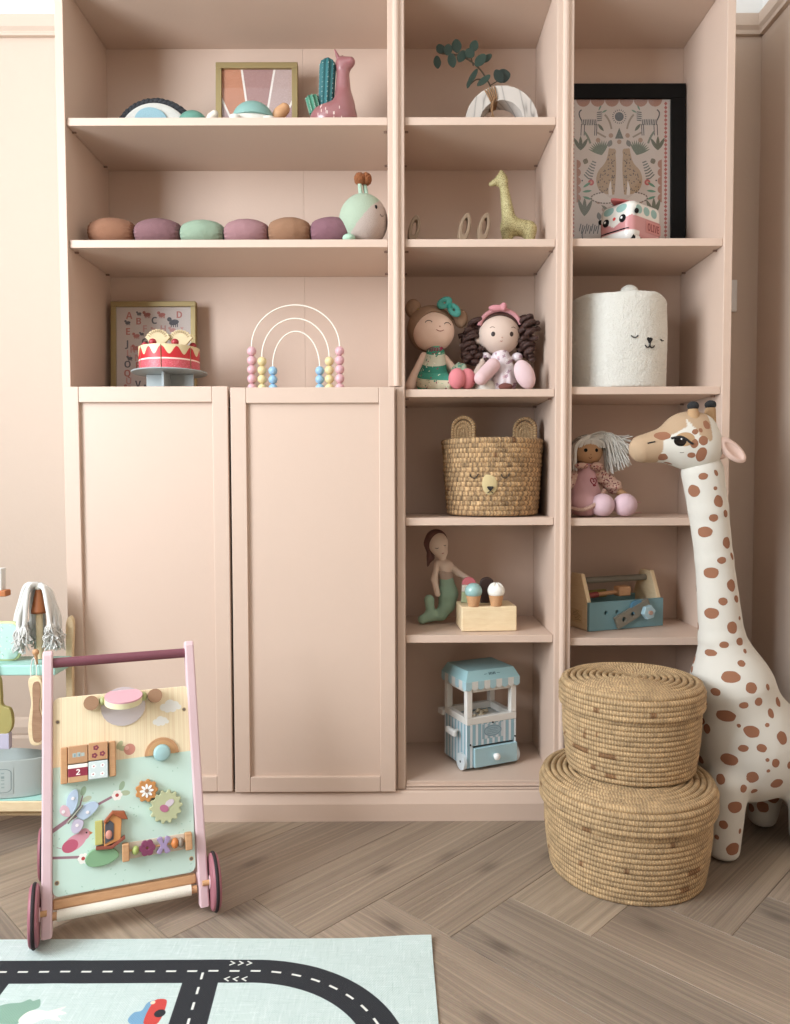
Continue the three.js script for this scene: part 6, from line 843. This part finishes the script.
  // mirror roller at the top
  part(t, 'mirror', P(extr(ellipseShape(0.154, 0.397, 0.041, 0.037), 0.002, 0.0003).translate(0, 0, F)), mat('#d6ced0', 0.15, { metalness: 0.35 }));
  part(t, 'roller_bracket', P(cyl(0.0135, 0.0135, 0.018, 28).rotateX(PI / 2).translate(0.096, 0.409, F + 0.009)), walnutLight); part(t, 'roller_bracket', P(cyl(0.0135, 0.0135, 0.018, 28).rotateX(PI / 2).translate(0.2125, 0.411, F + 0.009)), walnutLight);
  part(t, 'bead', P(ball(0.116, 0.411, F + 0.01, 0.006, 0.0085, 0.0085, 18)), mat('#a9ad77', 0.5)); part(t, 'bead', P(ball(0.192, 0.412, F + 0.01, 0.006, 0.0085, 0.0085, 18)), mat('#a9ad77', 0.5));
  part(t, 'roller_drum', P(cyl(0.0345, 0.0345, 0.011, 40).rotateX(0.42).translate(0.154, 0.410, F + 0.0215)), mat('#e6dcb4', 0.5)); part(t, 'roller_cap', P(cyl(0.0345, 0.0345, 0.003, 40).translate(0, 0.0068, 0).rotateX(0.42).translate(0.154, 0.410, F + 0.0215)), mat('#d6a2aa', 0.5));
  // turning blocks
  const tones = [[0.062, 0.318, '#ffffff', walnutLight], [0.095, 0.3195, '#ffffff', beech], [0.062, 0.2865, '#8d3147', null], [0.095, 0.2885, '#d6dedb', null]];
  part(t, 'block_rail', P(bx(0.0425, 0.0545, 0.268, 0.333, F, F + 0.016, 0.002)), beech); part(t, 'block_rail', P(bx(0.1265, 0.1385, 0.270, 0.3345, F, F + 0.016, 0.002)), beech);
  const faces = [(c) => { c.fillStyle = '#b98d68'; c.fillRect(0, 0, 128, 128); c.fillStyle = '#a9b5b0'; c.fillRect(28, 52, 26, 30); c.fillRect(58, 48, 22, 34); c.fillRect(84, 54, 22, 26); c.fillStyle = '#6f8a94'; c.fillRect(40, 58, 8, 20); c.fillRect(68, 58, 8, 20); }, (c) => { c.fillStyle = '#bd8f68'; c.fillRect(0, 0, 128, 128); for (const [x, y] of [[50, 36], [40, 92], [92, 84]]) { c.fillStyle = '#7c3346'; for (let k = 0; k < 5; k++) { c.beginPath(); c.arc(x + 11 * Math.cos(k * 1.257), y + 11 * Math.sin(k * 1.257), 9, 0, 7); c.fill(); } c.fillStyle = '#c4845c'; c.beginPath(); c.arc(x, y, 6, 0, 7); c.fill(); } }, (c) => { c.fillStyle = '#efe8df'; c.fillRect(0, 0, 128, 128); c.fillStyle = '#8d2c40'; c.fillRect(0, 26, 128, 60); c.fillStyle = '#c39a72'; c.fillRect(0, 86, 128, 42); c.fillStyle = '#f3ece6'; c.font = 'bold 56px sans-serif'; c.textAlign = 'center'; c.textBaseline = 'middle'; c.fillText('2', 64, 56); }, (c) => { c.fillStyle = '#cfdad8'; c.fillRect(0, 0, 128, 128); for (const [x, y] of [[34, 36], [92, 34], [30, 92], [90, 94]]) { c.fillStyle = '#eceeea'; for (let k = 0; k < 5; k++) { c.beginPath(); c.arc(x + 9 * Math.cos(k * 1.257), y + 9 * Math.sin(k * 1.257), 7, 0, 7); c.fill(); } c.fillStyle = '#b35a5a'; c.beginPath(); c.arc(x, y, 5, 0, 7); c.fill(); } }];
  [[0.0555, 0.0895, 0.302, 0.3335], [0.0905, 0.1245, 0.3035, 0.335], [0.0555, 0.0895, 0.2685, 0.3005], [0.0905, 0.1245, 0.270, 0.302]].forEach(([x0, x1, y0, y1], i) => { const g = bx(x0, x1, y0, y1, F, F + 0.019, 0.0015), q = g.attributes.uv, p = g.attributes.position; for (let k = 0; k < q.count; k++) q.setXY(k, (p.getX(k) - x0) / (x1 - x0), (p.getY(k) - y0) / (y1 - y0)); part(t, 'turning_block', P(g), mat('#ffffff', 0.5, { map: paint(128, 128, faces[i]) })); });
  // slider, gears, butterfly, house, leaf, bead bar
  const arc = new THREE.Shape(); arc.absarc(0.223, 0.298, 0.032, 0, PI, false); arc.closePath(); part(t, 'slider_arch', P(extr(arc, 0.003, 0.0008, 30).translate(0, 0, F)), beech); const arc2 = new THREE.Shape(); arc2.absarc(0.223, 0.298, 0.0265, 0, PI, false); arc2.closePath(); part(t, 'slider_recess', P(extr(arc2, 0.0012, 0.0003, 30).translate(0, 0, F + 0.0026)), tan2); part(t, 'slider_knob', P(lathe([[0, 0.012], [0.012, 0.0115], [0.0158, 0.008], [0.0162, 0], [0, 0]], 36).rotateX(PI / 2).translate(0.223, 0.3015, F + 0.004)), mat('#9fc0bf', 0.45));
  const gear = (cx, cy, r, n, m, name, dep, extra) => { const pts = []; for (let i = 0; i < n * 8; i++) { const a = i / (n * 8) * 2 * PI, rr = r * (1 + 0.085 * Math.tanh(3.5 * Math.cos(a * n))); pts.push([cx + rr * Math.cos(a), cy + rr * Math.sin(a)]); } const g = new THREE.Group(); g.name = name; t.add(g); part(g, 'gear_wheel', P(extr(shapeOf(pts), 0.010, 0.0012).translate(0, 0, F + dep)), m); extra(g, F + dep + 0.0101); };
  gear(0.193, 0.2355, 0.0193, 9, mat('#bd8249', 0.55), 'gear', 0.001, (g, z) => { const L = []; for (let k = 0; k < 8; k++) L.push(extr(ellipseShape(0.193 + 0.008 * Math.cos(k * PI / 4), 0.2355 + 0.008 * Math.sin(k * PI / 4), 0.0048, 0.0023, k * PI / 4), 0.0008, 0)); part(g, 'petals', P(merge(L).translate(0, 0, z)), white); part(g, 'flower_centre', P(cyl(0.0035, 0.0035, 0.002, 16).rotateX(PI / 2).translate(0.193, 0.2355, z + 0.001)), walnutLight); });
  gear(0.2275, 0.2015, 0.0283, 14, mat('#b5b790', 0.55), 'gear', 0.001, (g, z) => { part(g, 'bee_body', P(extr(ellipseShape(0.224, 0.199, 0.0085, 0.0065, -0.5), 0.0008, 0).translate(0, 0, z)), mat('#b06a84', 0.6)); part(g, 'bee_wing', P(extr(ellipseShape(0.234, 0.2075, 0.009, 0.0058, 0.5), 0.0007, 0).translate(0, 0, z)), mat('#cfc0c8', 0.6)); });
  const wing = (pts, m, name, z) => part(t, name, P(extr(smoothShape(pts), 0.0045, 0.0006).translate(0, 0, F + z)), m), pale = mat('#e9e2e2', 0.5);
  wing([[0.060, 0.212], [0.052, 0.232], [0.058, 0.25], [0.069, 0.255], [0.0725, 0.243], [0.068, 0.222]], mat('#b3c3d6', 0.5), 'butterfly_wing', 0.001); wing([[0.068, 0.212], [0.083, 0.226], [0.1, 0.229], [0.1075, 0.222], [0.099, 0.21], [0.081, 0.2]], mat('#b3c3d6', 0.5), 'butterfly_wing', 0.0012); wing([[0.058, 0.209], [0.045, 0.213], [0.0405, 0.222], [0.045, 0.23], [0.055, 0.226]], mat('#d2adb5', 0.5), 'butterfly_wing', 0.0014); wing([[0.066, 0.203], [0.06, 0.186], [0.066, 0.178], [0.076, 0.182], [0.081, 0.197]], mat('#c3b9cb', 0.5), 'butterfly_wing', 0.0016);
  part(t, 'butterfly_body', P(rod(V(0.054, 0.198, F + 0.007), V(0.080, 0.226, F + 0.007), 0.0022, 0.0016, 8)), mat('#8a8a78', 0.6)); for (const [u, v] of [[0.063, 0.24], [0.047, 0.219], [0.088, 0.212], [0.07, 0.192]]) part(t, 'wing_dot', P(cyl(0.003, 0.003, 0.001, 12).rotateX(PI / 2).translate(u, v, F + 0.0063)), pale);
  part(t, 'house_front', P(extr(shapeOf([[0.116, 0.148], [0.145, 0.156], [0.1475, 0.195], [0.131, 0.206], [0.1165, 0.192]]), 0.012, 0.001).translate(0, 0, F)), mat('#c98a52', 0.55)); part(t, 'house_opening', P(extr(shapeOf([[0.1175, 0.153], [0.1325, 0.159], [0.1335, 0.186], [0.1265, 0.193], [0.118, 0.186]]), 0.001, 0).translate(0, 0, F + 0.0121)), mat('#4a4a50', 0.7)); part(t, 'house_bird', P(ball(0.1245, 0.168, F + 0.0135, 0.006, 0.008, 0.003, 14)), mat('#c98a7a', 0.6));
  part(t, 'house_roof', P(extr(shapeOf([[0.1155, 0.192], [0.131, 0.2085], [0.152, 0.205], [0.158, 0.19], [0.1475, 0.192], [0.1325, 0.2025], [0.1185, 0.188]]), 0.016, 0.0015).translate(0, 0, F)), mat('#9a5230', 0.55)); part(t, 'house_door', P(bx(0.1005, 0.1135, 0.152, 0.194, F, F + 0.008, 0.001)), mat('#b9b46a', 0.55)); part(t, 'house_ledge', P(extr(shapeOf([[0.1015, 0.1445], [0.130, 0.1425], [0.153, 0.1565], [0.152, 0.162], [0.129, 0.1485], [0.102, 0.15]]), 0.014, 0.001).translate(0, 0, F)), mat('#8c4a38', 0.55));
  part(t, 'leaf_flap', P(extr(smoothShape([[0.083, 0.13], [0.093, 0.1435], [0.115, 0.146], [0.136, 0.139], [0.142, 0.128], [0.128, 0.118], [0.104, 0.1145], [0.088, 0.119]]), 0.007, 0.0015).translate(0, 0, F)), mat('#7fa67f', 0.55));
  part(t, 'bead_bracket', P(bx(0.147, 0.1595, 0.117, 0.148, F, F + 0.02, 0.002)), beech); part(t, 'bead_bracket', P(bx(0.2605, 0.273, 0.118, 0.149, F, F + 0.02, 0.002)), beech); part(t, 'bead_tray', P(bx(0.16, 0.26, 0.118, 0.147, F, F + 0.002, 0.0005)), mat('#d9c9b4', 0.5)); part(t, 'bead_rod', P(rod(V(0.158, 0.134, F + 0.011), V(0.262, 0.134, F + 0.011), 0.0018, 0.0018, 8)), tan2);
  const bz = F + 0.011; part(t, 'threaded_bead', P(ball(0.1705, 0.133, bz, 0.0068, 0.0082, 0.0082, 18)), mat('#a9b56a', 0.5)); { const L = []; for (let k = 0; k < 6; k++) L.push(ellipseShape(0.1915 + 0.0085 * Math.cos(k * PI / 3), 0.134 + 0.0085 * Math.sin(k * PI / 3), 0.0062, 0.0062)); part(t, 'threaded_bead', P(merge(L.map((q) => extr(q, 0.009, 0.001))).translate(0, 0, bz - 0.004)), mat('#7d3a58', 0.5)); } part(t, 'threaded_bead', P(extr(smoothShape([[0.215, 0.134], [0.209, 0.146], [0.218, 0.149], [0.221, 0.138], [0.226, 0.149], [0.234, 0.145], [0.227, 0.133], [0.233, 0.122], [0.224, 0.119], [0.2205, 0.128], [0.215, 0.119], [0.208, 0.123]]), 0.009, 0.0012).translate(0, 0, bz - 0.004)), mat('#9a86a8', 0.5)); part(t, 'threaded_bead', P(ball(0.2415, 0.134, bz, 0.007, 0.0098, 0.0098, 18)), mat('#c4763c', 0.5)); part(t, 'threaded_bead', P(ball(0.2525, 0.133, bz, 0.006, 0.0095, 0.0095, 18)), mat('#86786a', 0.5));
  for (const [u, v] of [[0.037, 0.38], [0.268, 0.379], [0.036, 0.098], [0.272, 0.099]]) part(t, 'screw', P(cyl(0.003, 0.003, 0.0014, 14).rotateX(PI / 2).translate(u, v, F)), mat('#8a7f74', 0.35, { metalness: 0.8 }));
}
// ---------------------------------------------------------------- toy cleaning trolley with its tools
{
  const x0 = -0.36, x1 = 0.012, z0 = 0.052, z1 = 0.142, teal = mat('#a5d0c5', 0.5), cream = mat('#e9e2d2', 0.5);
  const t = wthing('toy_trolley', 'birch and mint toy cleaning trolley beside the doors', 'toy trolley', [(x0 + x1) / 2, 0, (z0 + z1) / 2]);
  part(t, 'lower_shelf', bx(x0, -0.022, 0.08, 0.1045, z0, z1, 0.003), birch); part(t, 'lower_shelf_top', bx(x0 + 0.002, -0.024, 0.1047, 0.107, z0 + 0.002, z1 - 0.002, 0.0008), teal); part(t, 'upper_shelf', bx(x0, x1, 0.391, 0.4145, z0, z1, 0.003), teal);
  const postS = smoothShape([[0, 0.09], [0, 0.3], [0.002, 0.42], [0.006, 0.5], [0.014, 0.508], [0.02, 0.5], [0.018, 0.42], [0.016, 0.3], [0.016, 0.09]]); for (const x of [-0.006, x0]) part(t, 'post', extr(postS, 0.013, 0.002).translate(x, 0, 0.0375), birch);
  for (const [x, z] of [[-0.014, 0.092], [x0 - 0.01, 0.092]]) { const w = new THREE.Group(); w.name = 'wheel'; t.add(w); part(w, 'wheel_disc', cyl(0.05, 0.05, 0.011, 40).rotateZ(PI / 2).translate(x, 0.0545, z), cream); part(w, 'tyre', new THREE.TorusGeometry(0.05, 0.0042, 10, 48).rotateY(PI / 2).translate(x + 0.003, 0.0545, z), black); }
  part(t, 'axle', rod(V(x0, 0.0545, 0.092), V(-0.02, 0.0545, 0.092), 0.005), birch); part(t, 'wheel_bracket', bx(-0.04, -0.026, 0.045, 0.0797, 0.08, 0.104, 0.003), birch); part(t, 'wheel_bracket', bx(x0 + 0.004, x0 + 0.018, 0.045, 0.0797, 0.08, 0.104, 0.003), birch); part(t, 'front_leg', bx(x0 + 0.03, x0 + 0.046, 0, 0.0797, 0.12, 0.136, 0.002), birch);
  for (const x of [-0.121, -0.0335]) part(t, 'peg', [rod(V(x, 0.4145, 0.133), V(x, 0.4375, 0.135), 0.0036, 0.0036, 12), ball(x, 0.442, 0.135, 0.0072, 0.0078, 0.0072, 18)], beech);
  // mop, head upwards
  const mx = -0.03, mz = 0.104, m = wthing('toy_mop', 'toy mop with shaggy white cotton strings on the trolley', 'toy mop', [mx, 0.4216, mz]);
  part(m, 'handle', rod(V(mx, 0.422, mz), V(mx, 0.53, mz), 0.0075, 0.0075, 16), birch); part(m, 'cone', lathe([[0, 0], [0.0175, 0], [0.0175, 0.006], [0.006, 0.058], [0, 0.06]], 28).translate(mx, 0.528, mz), mat('#9a5a30', 0.55)); part(m, 'cap_knob', ball(mx, 0.589, mz, 0.009), mat('#e4e0d4', 0.7));
  const cotton = mat('#f4f2ec', 0.95, { bumpMap: weaveBump, bumpScale: 0.001 }), r = rng(60), strings = [], fray = [];
  for (let i = 0; i < 22; i++) { const a = i / 22 * 2 * PI + r() * 0.24, ca = Math.cos(a), sa = Math.sin(a), gap = Math.abs(a - PI / 2) < 0.32; if (gap) continue; const R = 0.036 + 0.026 * r(), drop = 0.085 + 0.045 * r(), p = [V(mx + 0.004 * ca, 0.59 + 0.006 * r(), mz + 0.004 * sa), V(mx + R * (0.35 + 0.25 * r()) * ca, 0.596 - 0.016 * r(), mz + R * 0.3 * sa), V(mx + R * 0.82 * ca, 0.55, mz + R * 0.52 * sa), V(mx + R * (0.85 + 0.25 * r()) * ca, 0.515, mz + R * 0.6 * sa), V(mx + R * (1.0 + 0.12 * (r() - 0.5)) * ca, 0.59 - drop, mz + R * 0.62 * sa)]; strings.push(tube(p, 0.0052, 22, 7)); const e = p[4]; for (let k = 0; k < 26; k++) fray.push(tube([V(e.x, e.y + 0.018, e.z), V(e.x + (r() - 0.5) * 0.02, e.y, e.z + (r() - 0.5) * 0.02), V(e.x + (r() - 0.5) * 0.036, Math.max(0.426, e.y - 0.014 - 0.012 * r()), e.z + (r() - 0.5) * 0.018)], 0.0017, 6, 4)); }
  part(m, 'cotton_strings', strings, cotton); part(m, 'frayed_ends', fray, cotton).userData.kind = 'stuff';
  const br = wthing('toy_brush', 'toy brush with white bristles standing upright on the trolley', 'toy brush', [-0.165, 0.4216, 0.09]);
  part(br, 'handle', rod(V(-0.165, 0.4216, 0.09), V(-0.165, 0.565, 0.09), 0.008), birch); part(br, 'brush_back', bx(-0.205, -0.118, 0.562, 0.577, 0.078, 0.104, 0.003), mat('#b06a3a', 0.55)); const bs = []; for (let i = 0; i < 9; i++) for (let j = 0; j < 3; j++) bs.push(rod(V(-0.198 + i * 0.0082, 0.576, 0.083 + j * 0.0075), V(-0.199 + i * 0.0084, 0.628, 0.083 + j * 0.0075), 0.0032, 0.0046, 7)); part(br, 'bristle_tufts', bs, mat('#e6e4de', 0.8));
  const dp = wthing('toy_dustpan', 'mint dotted toy dustpan with yellow-green rim on the trolley', 'toy dustpan', [-0.12, 0.4216, 0.14]);
  part(dp, 'rim', extr(roundedRect(-0.185, 0.4218, -0.064, 0.512, 0.02), 0.01, 0.002).translate(0, 0, 0.14), mat('#c9cf96', 0.5)); part(dp, 'pan_front', extr(roundedRect(-0.181, 0.426, -0.068, 0.508, 0.017), 0.002, 0.0005).translate(0, 0, 0.1502), mat('#ffffff', 0.5, { map: withRepeat(floral('#b5d3c7', ['#cfe0d8', '#8fb9a9', '#d9c9c9'], 44, 40, 7), 16) }));
  const sq = wthing('toy_squeegee', 'olive toy squeegee with lilac blade hanging from the trolley peg', 'toy squeegee', [-0.105, 0.245, 0.192]);
  part(sq, 'loop', tube([V(-0.108, 0.398, 0.191), V(-0.107, 0.425, 0.19), V(-0.101, 0.439, 0.19), V(-0.096, 0.425, 0.191), V(-0.096, 0.398, 0.192)], 0.0012, 20, 6), mat('#e3e0d8', 0.6)); part(sq, 'handle', extr(smoothShape([[-0.118, 0.398], [-0.102, 0.408], [-0.086, 0.398], [-0.082, 0.36], [-0.08, 0.335], [-0.064, 0.327], [-0.058, 0.30], [-0.062, 0.28], [-0.075, 0.268], [-0.118, 0.26], [-0.15, 0.268], [-0.158, 0.3], [-0.145, 0.327], [-0.124, 0.335], [-0.12, 0.365]]), 0.012, 0.002).translate(0, 0, 0.188), mat('#a3965a', 0.55)); part(sq, 'blade', bx(-0.15, -0.066, 0.236, 0.272, 0.186, 0.2005, 0.002), mat('#b9b3c4', 0.5));
  const bb = wthing('toy_scrubber', 'wavy wooden toy scrubbing board hanging behind the walker post', 'toy brush', [-0.012, 0.24, 0.195]);
  part(bb, 'loop', tube([V(-0.018, 0.392, 0.194), V(-0.019, 0.42, 0.191), V(-0.0135, 0.4395, 0.19), V(-0.007, 0.42, 0.191), V(-0.006, 0.392, 0.195)], 0.0012, 20, 6), mat('#e3e0d8', 0.6)); part(bb, 'board', extr(smoothShape([[-0.02, 0.394], [-0.008, 0.4], [0.006, 0.394], [0.01, 0.36], [0.006, 0.33], [0.014, 0.3], [0.014, 0.26], [0.0, 0.245], [-0.018, 0.247], [-0.024, 0.28], [-0.021, 0.31], [-0.016, 0.34]]), 0.012, 0.002).translate(0, 0, 0.19), birch); part(bb, 'face', extr(smoothShape([[-0.008, 0.386], [0.003, 0.388], [0.006, 0.36], [0.003, 0.33], [0.01, 0.3], [0.01, 0.262], [0.0, 0.252], [-0.010, 0.254], [-0.014, 0.285], [-0.011, 0.33]]), 0.0015, 0.0004).translate(0, 0, 0.2022), walnutLight);
  for (const o of [br, dp, sq, bb]) o.position.add(V(-0.02, -0.0065, -0.046)); sq.position.z += 0.004; bb.position.z += 0.002; m.position.add(V(-0.018, -0.006, -0.02));
  const tb = wthing('toy_wash_tub', 'grey oval toy wash tub on the lower trolley shelf', 'toy tub', [-0.135, 0.1237, 0.118]);
  part(tb, 'tub', lathe([[0, 0], [0.94, 0], [0.955, 0.003], [1, 0.085], [1.0, 0.088], [0.965, 0.088], [0.925, 0.006], [0, 0.005]], 64).scale(0.128, 1, 0.044).translate(-0.135, 0.1238, 0.118), mat('#b4bcb8', 0.5));
  const lp = []; const n = 20, pos = [], uv = [], idx = []; for (let i = 0; i <= n; i++) { const a = PI * (0.5 - 0.17 + 0.34 * i / n), k = 1.004; for (const j of [0, 1]) { const yy = 0.012 + j * 0.06, q = (0.955 + 0.045 * yy / 0.085) * k; pos.push(-0.135 - 0.128 * q * Math.cos(PI - a) * 1, 0.1238 + yy, 0.118 + 0.044 * q * Math.sin(a) + 0.0005); uv.push(1 - i / n, j); } } for (let i = 0; i < n; i++) { const b = i * 2; idx.push(b, b + 1, b + 2, b + 1, b + 3, b + 2); }
  const lg = new THREE.BufferGeometry(); lg.setAttribute('position', new THREE.Float32BufferAttribute(pos, 3)); lg.setAttribute('uv', new THREE.Float32BufferAttribute(uv, 2)); lg.setIndex(idx); lg.computeVertexNormals();
  part(tb, 'printed_label', lg, mat('#ffffff', 0.5, { map: paint(256, 192, (c, w, h) => { c.fillStyle = '#b4bcb8'; c.fillRect(0, 0, w, h); c.strokeStyle = '#7e8a88'; c.lineWidth = 5; c.beginPath(); c.roundRect ? c.roundRect(10, 10, w - 20, h - 20, 30) : c.rect(10, 10, w - 20, h - 20); c.stroke(); c.lineWidth = 7; const r = rng(7); for (let k = 0; k < 5; k++) for (let i = 0; i < 9; i++) { c.fillStyle = k === 1 ? '#8b9a97' : '#97a5a2'; c.fillRect(34 + i * 21, 34 + k * 26, 14, k === 1 ? 18 : 10); } }) }));
  tb.position.add(V(-0.02, -0.0163, -0.021));
}

scene.traverse((o) => { if (o.isMesh) { o.castShadow = true; o.receiveShadow = true; } });
renderer.render(scene, camera);
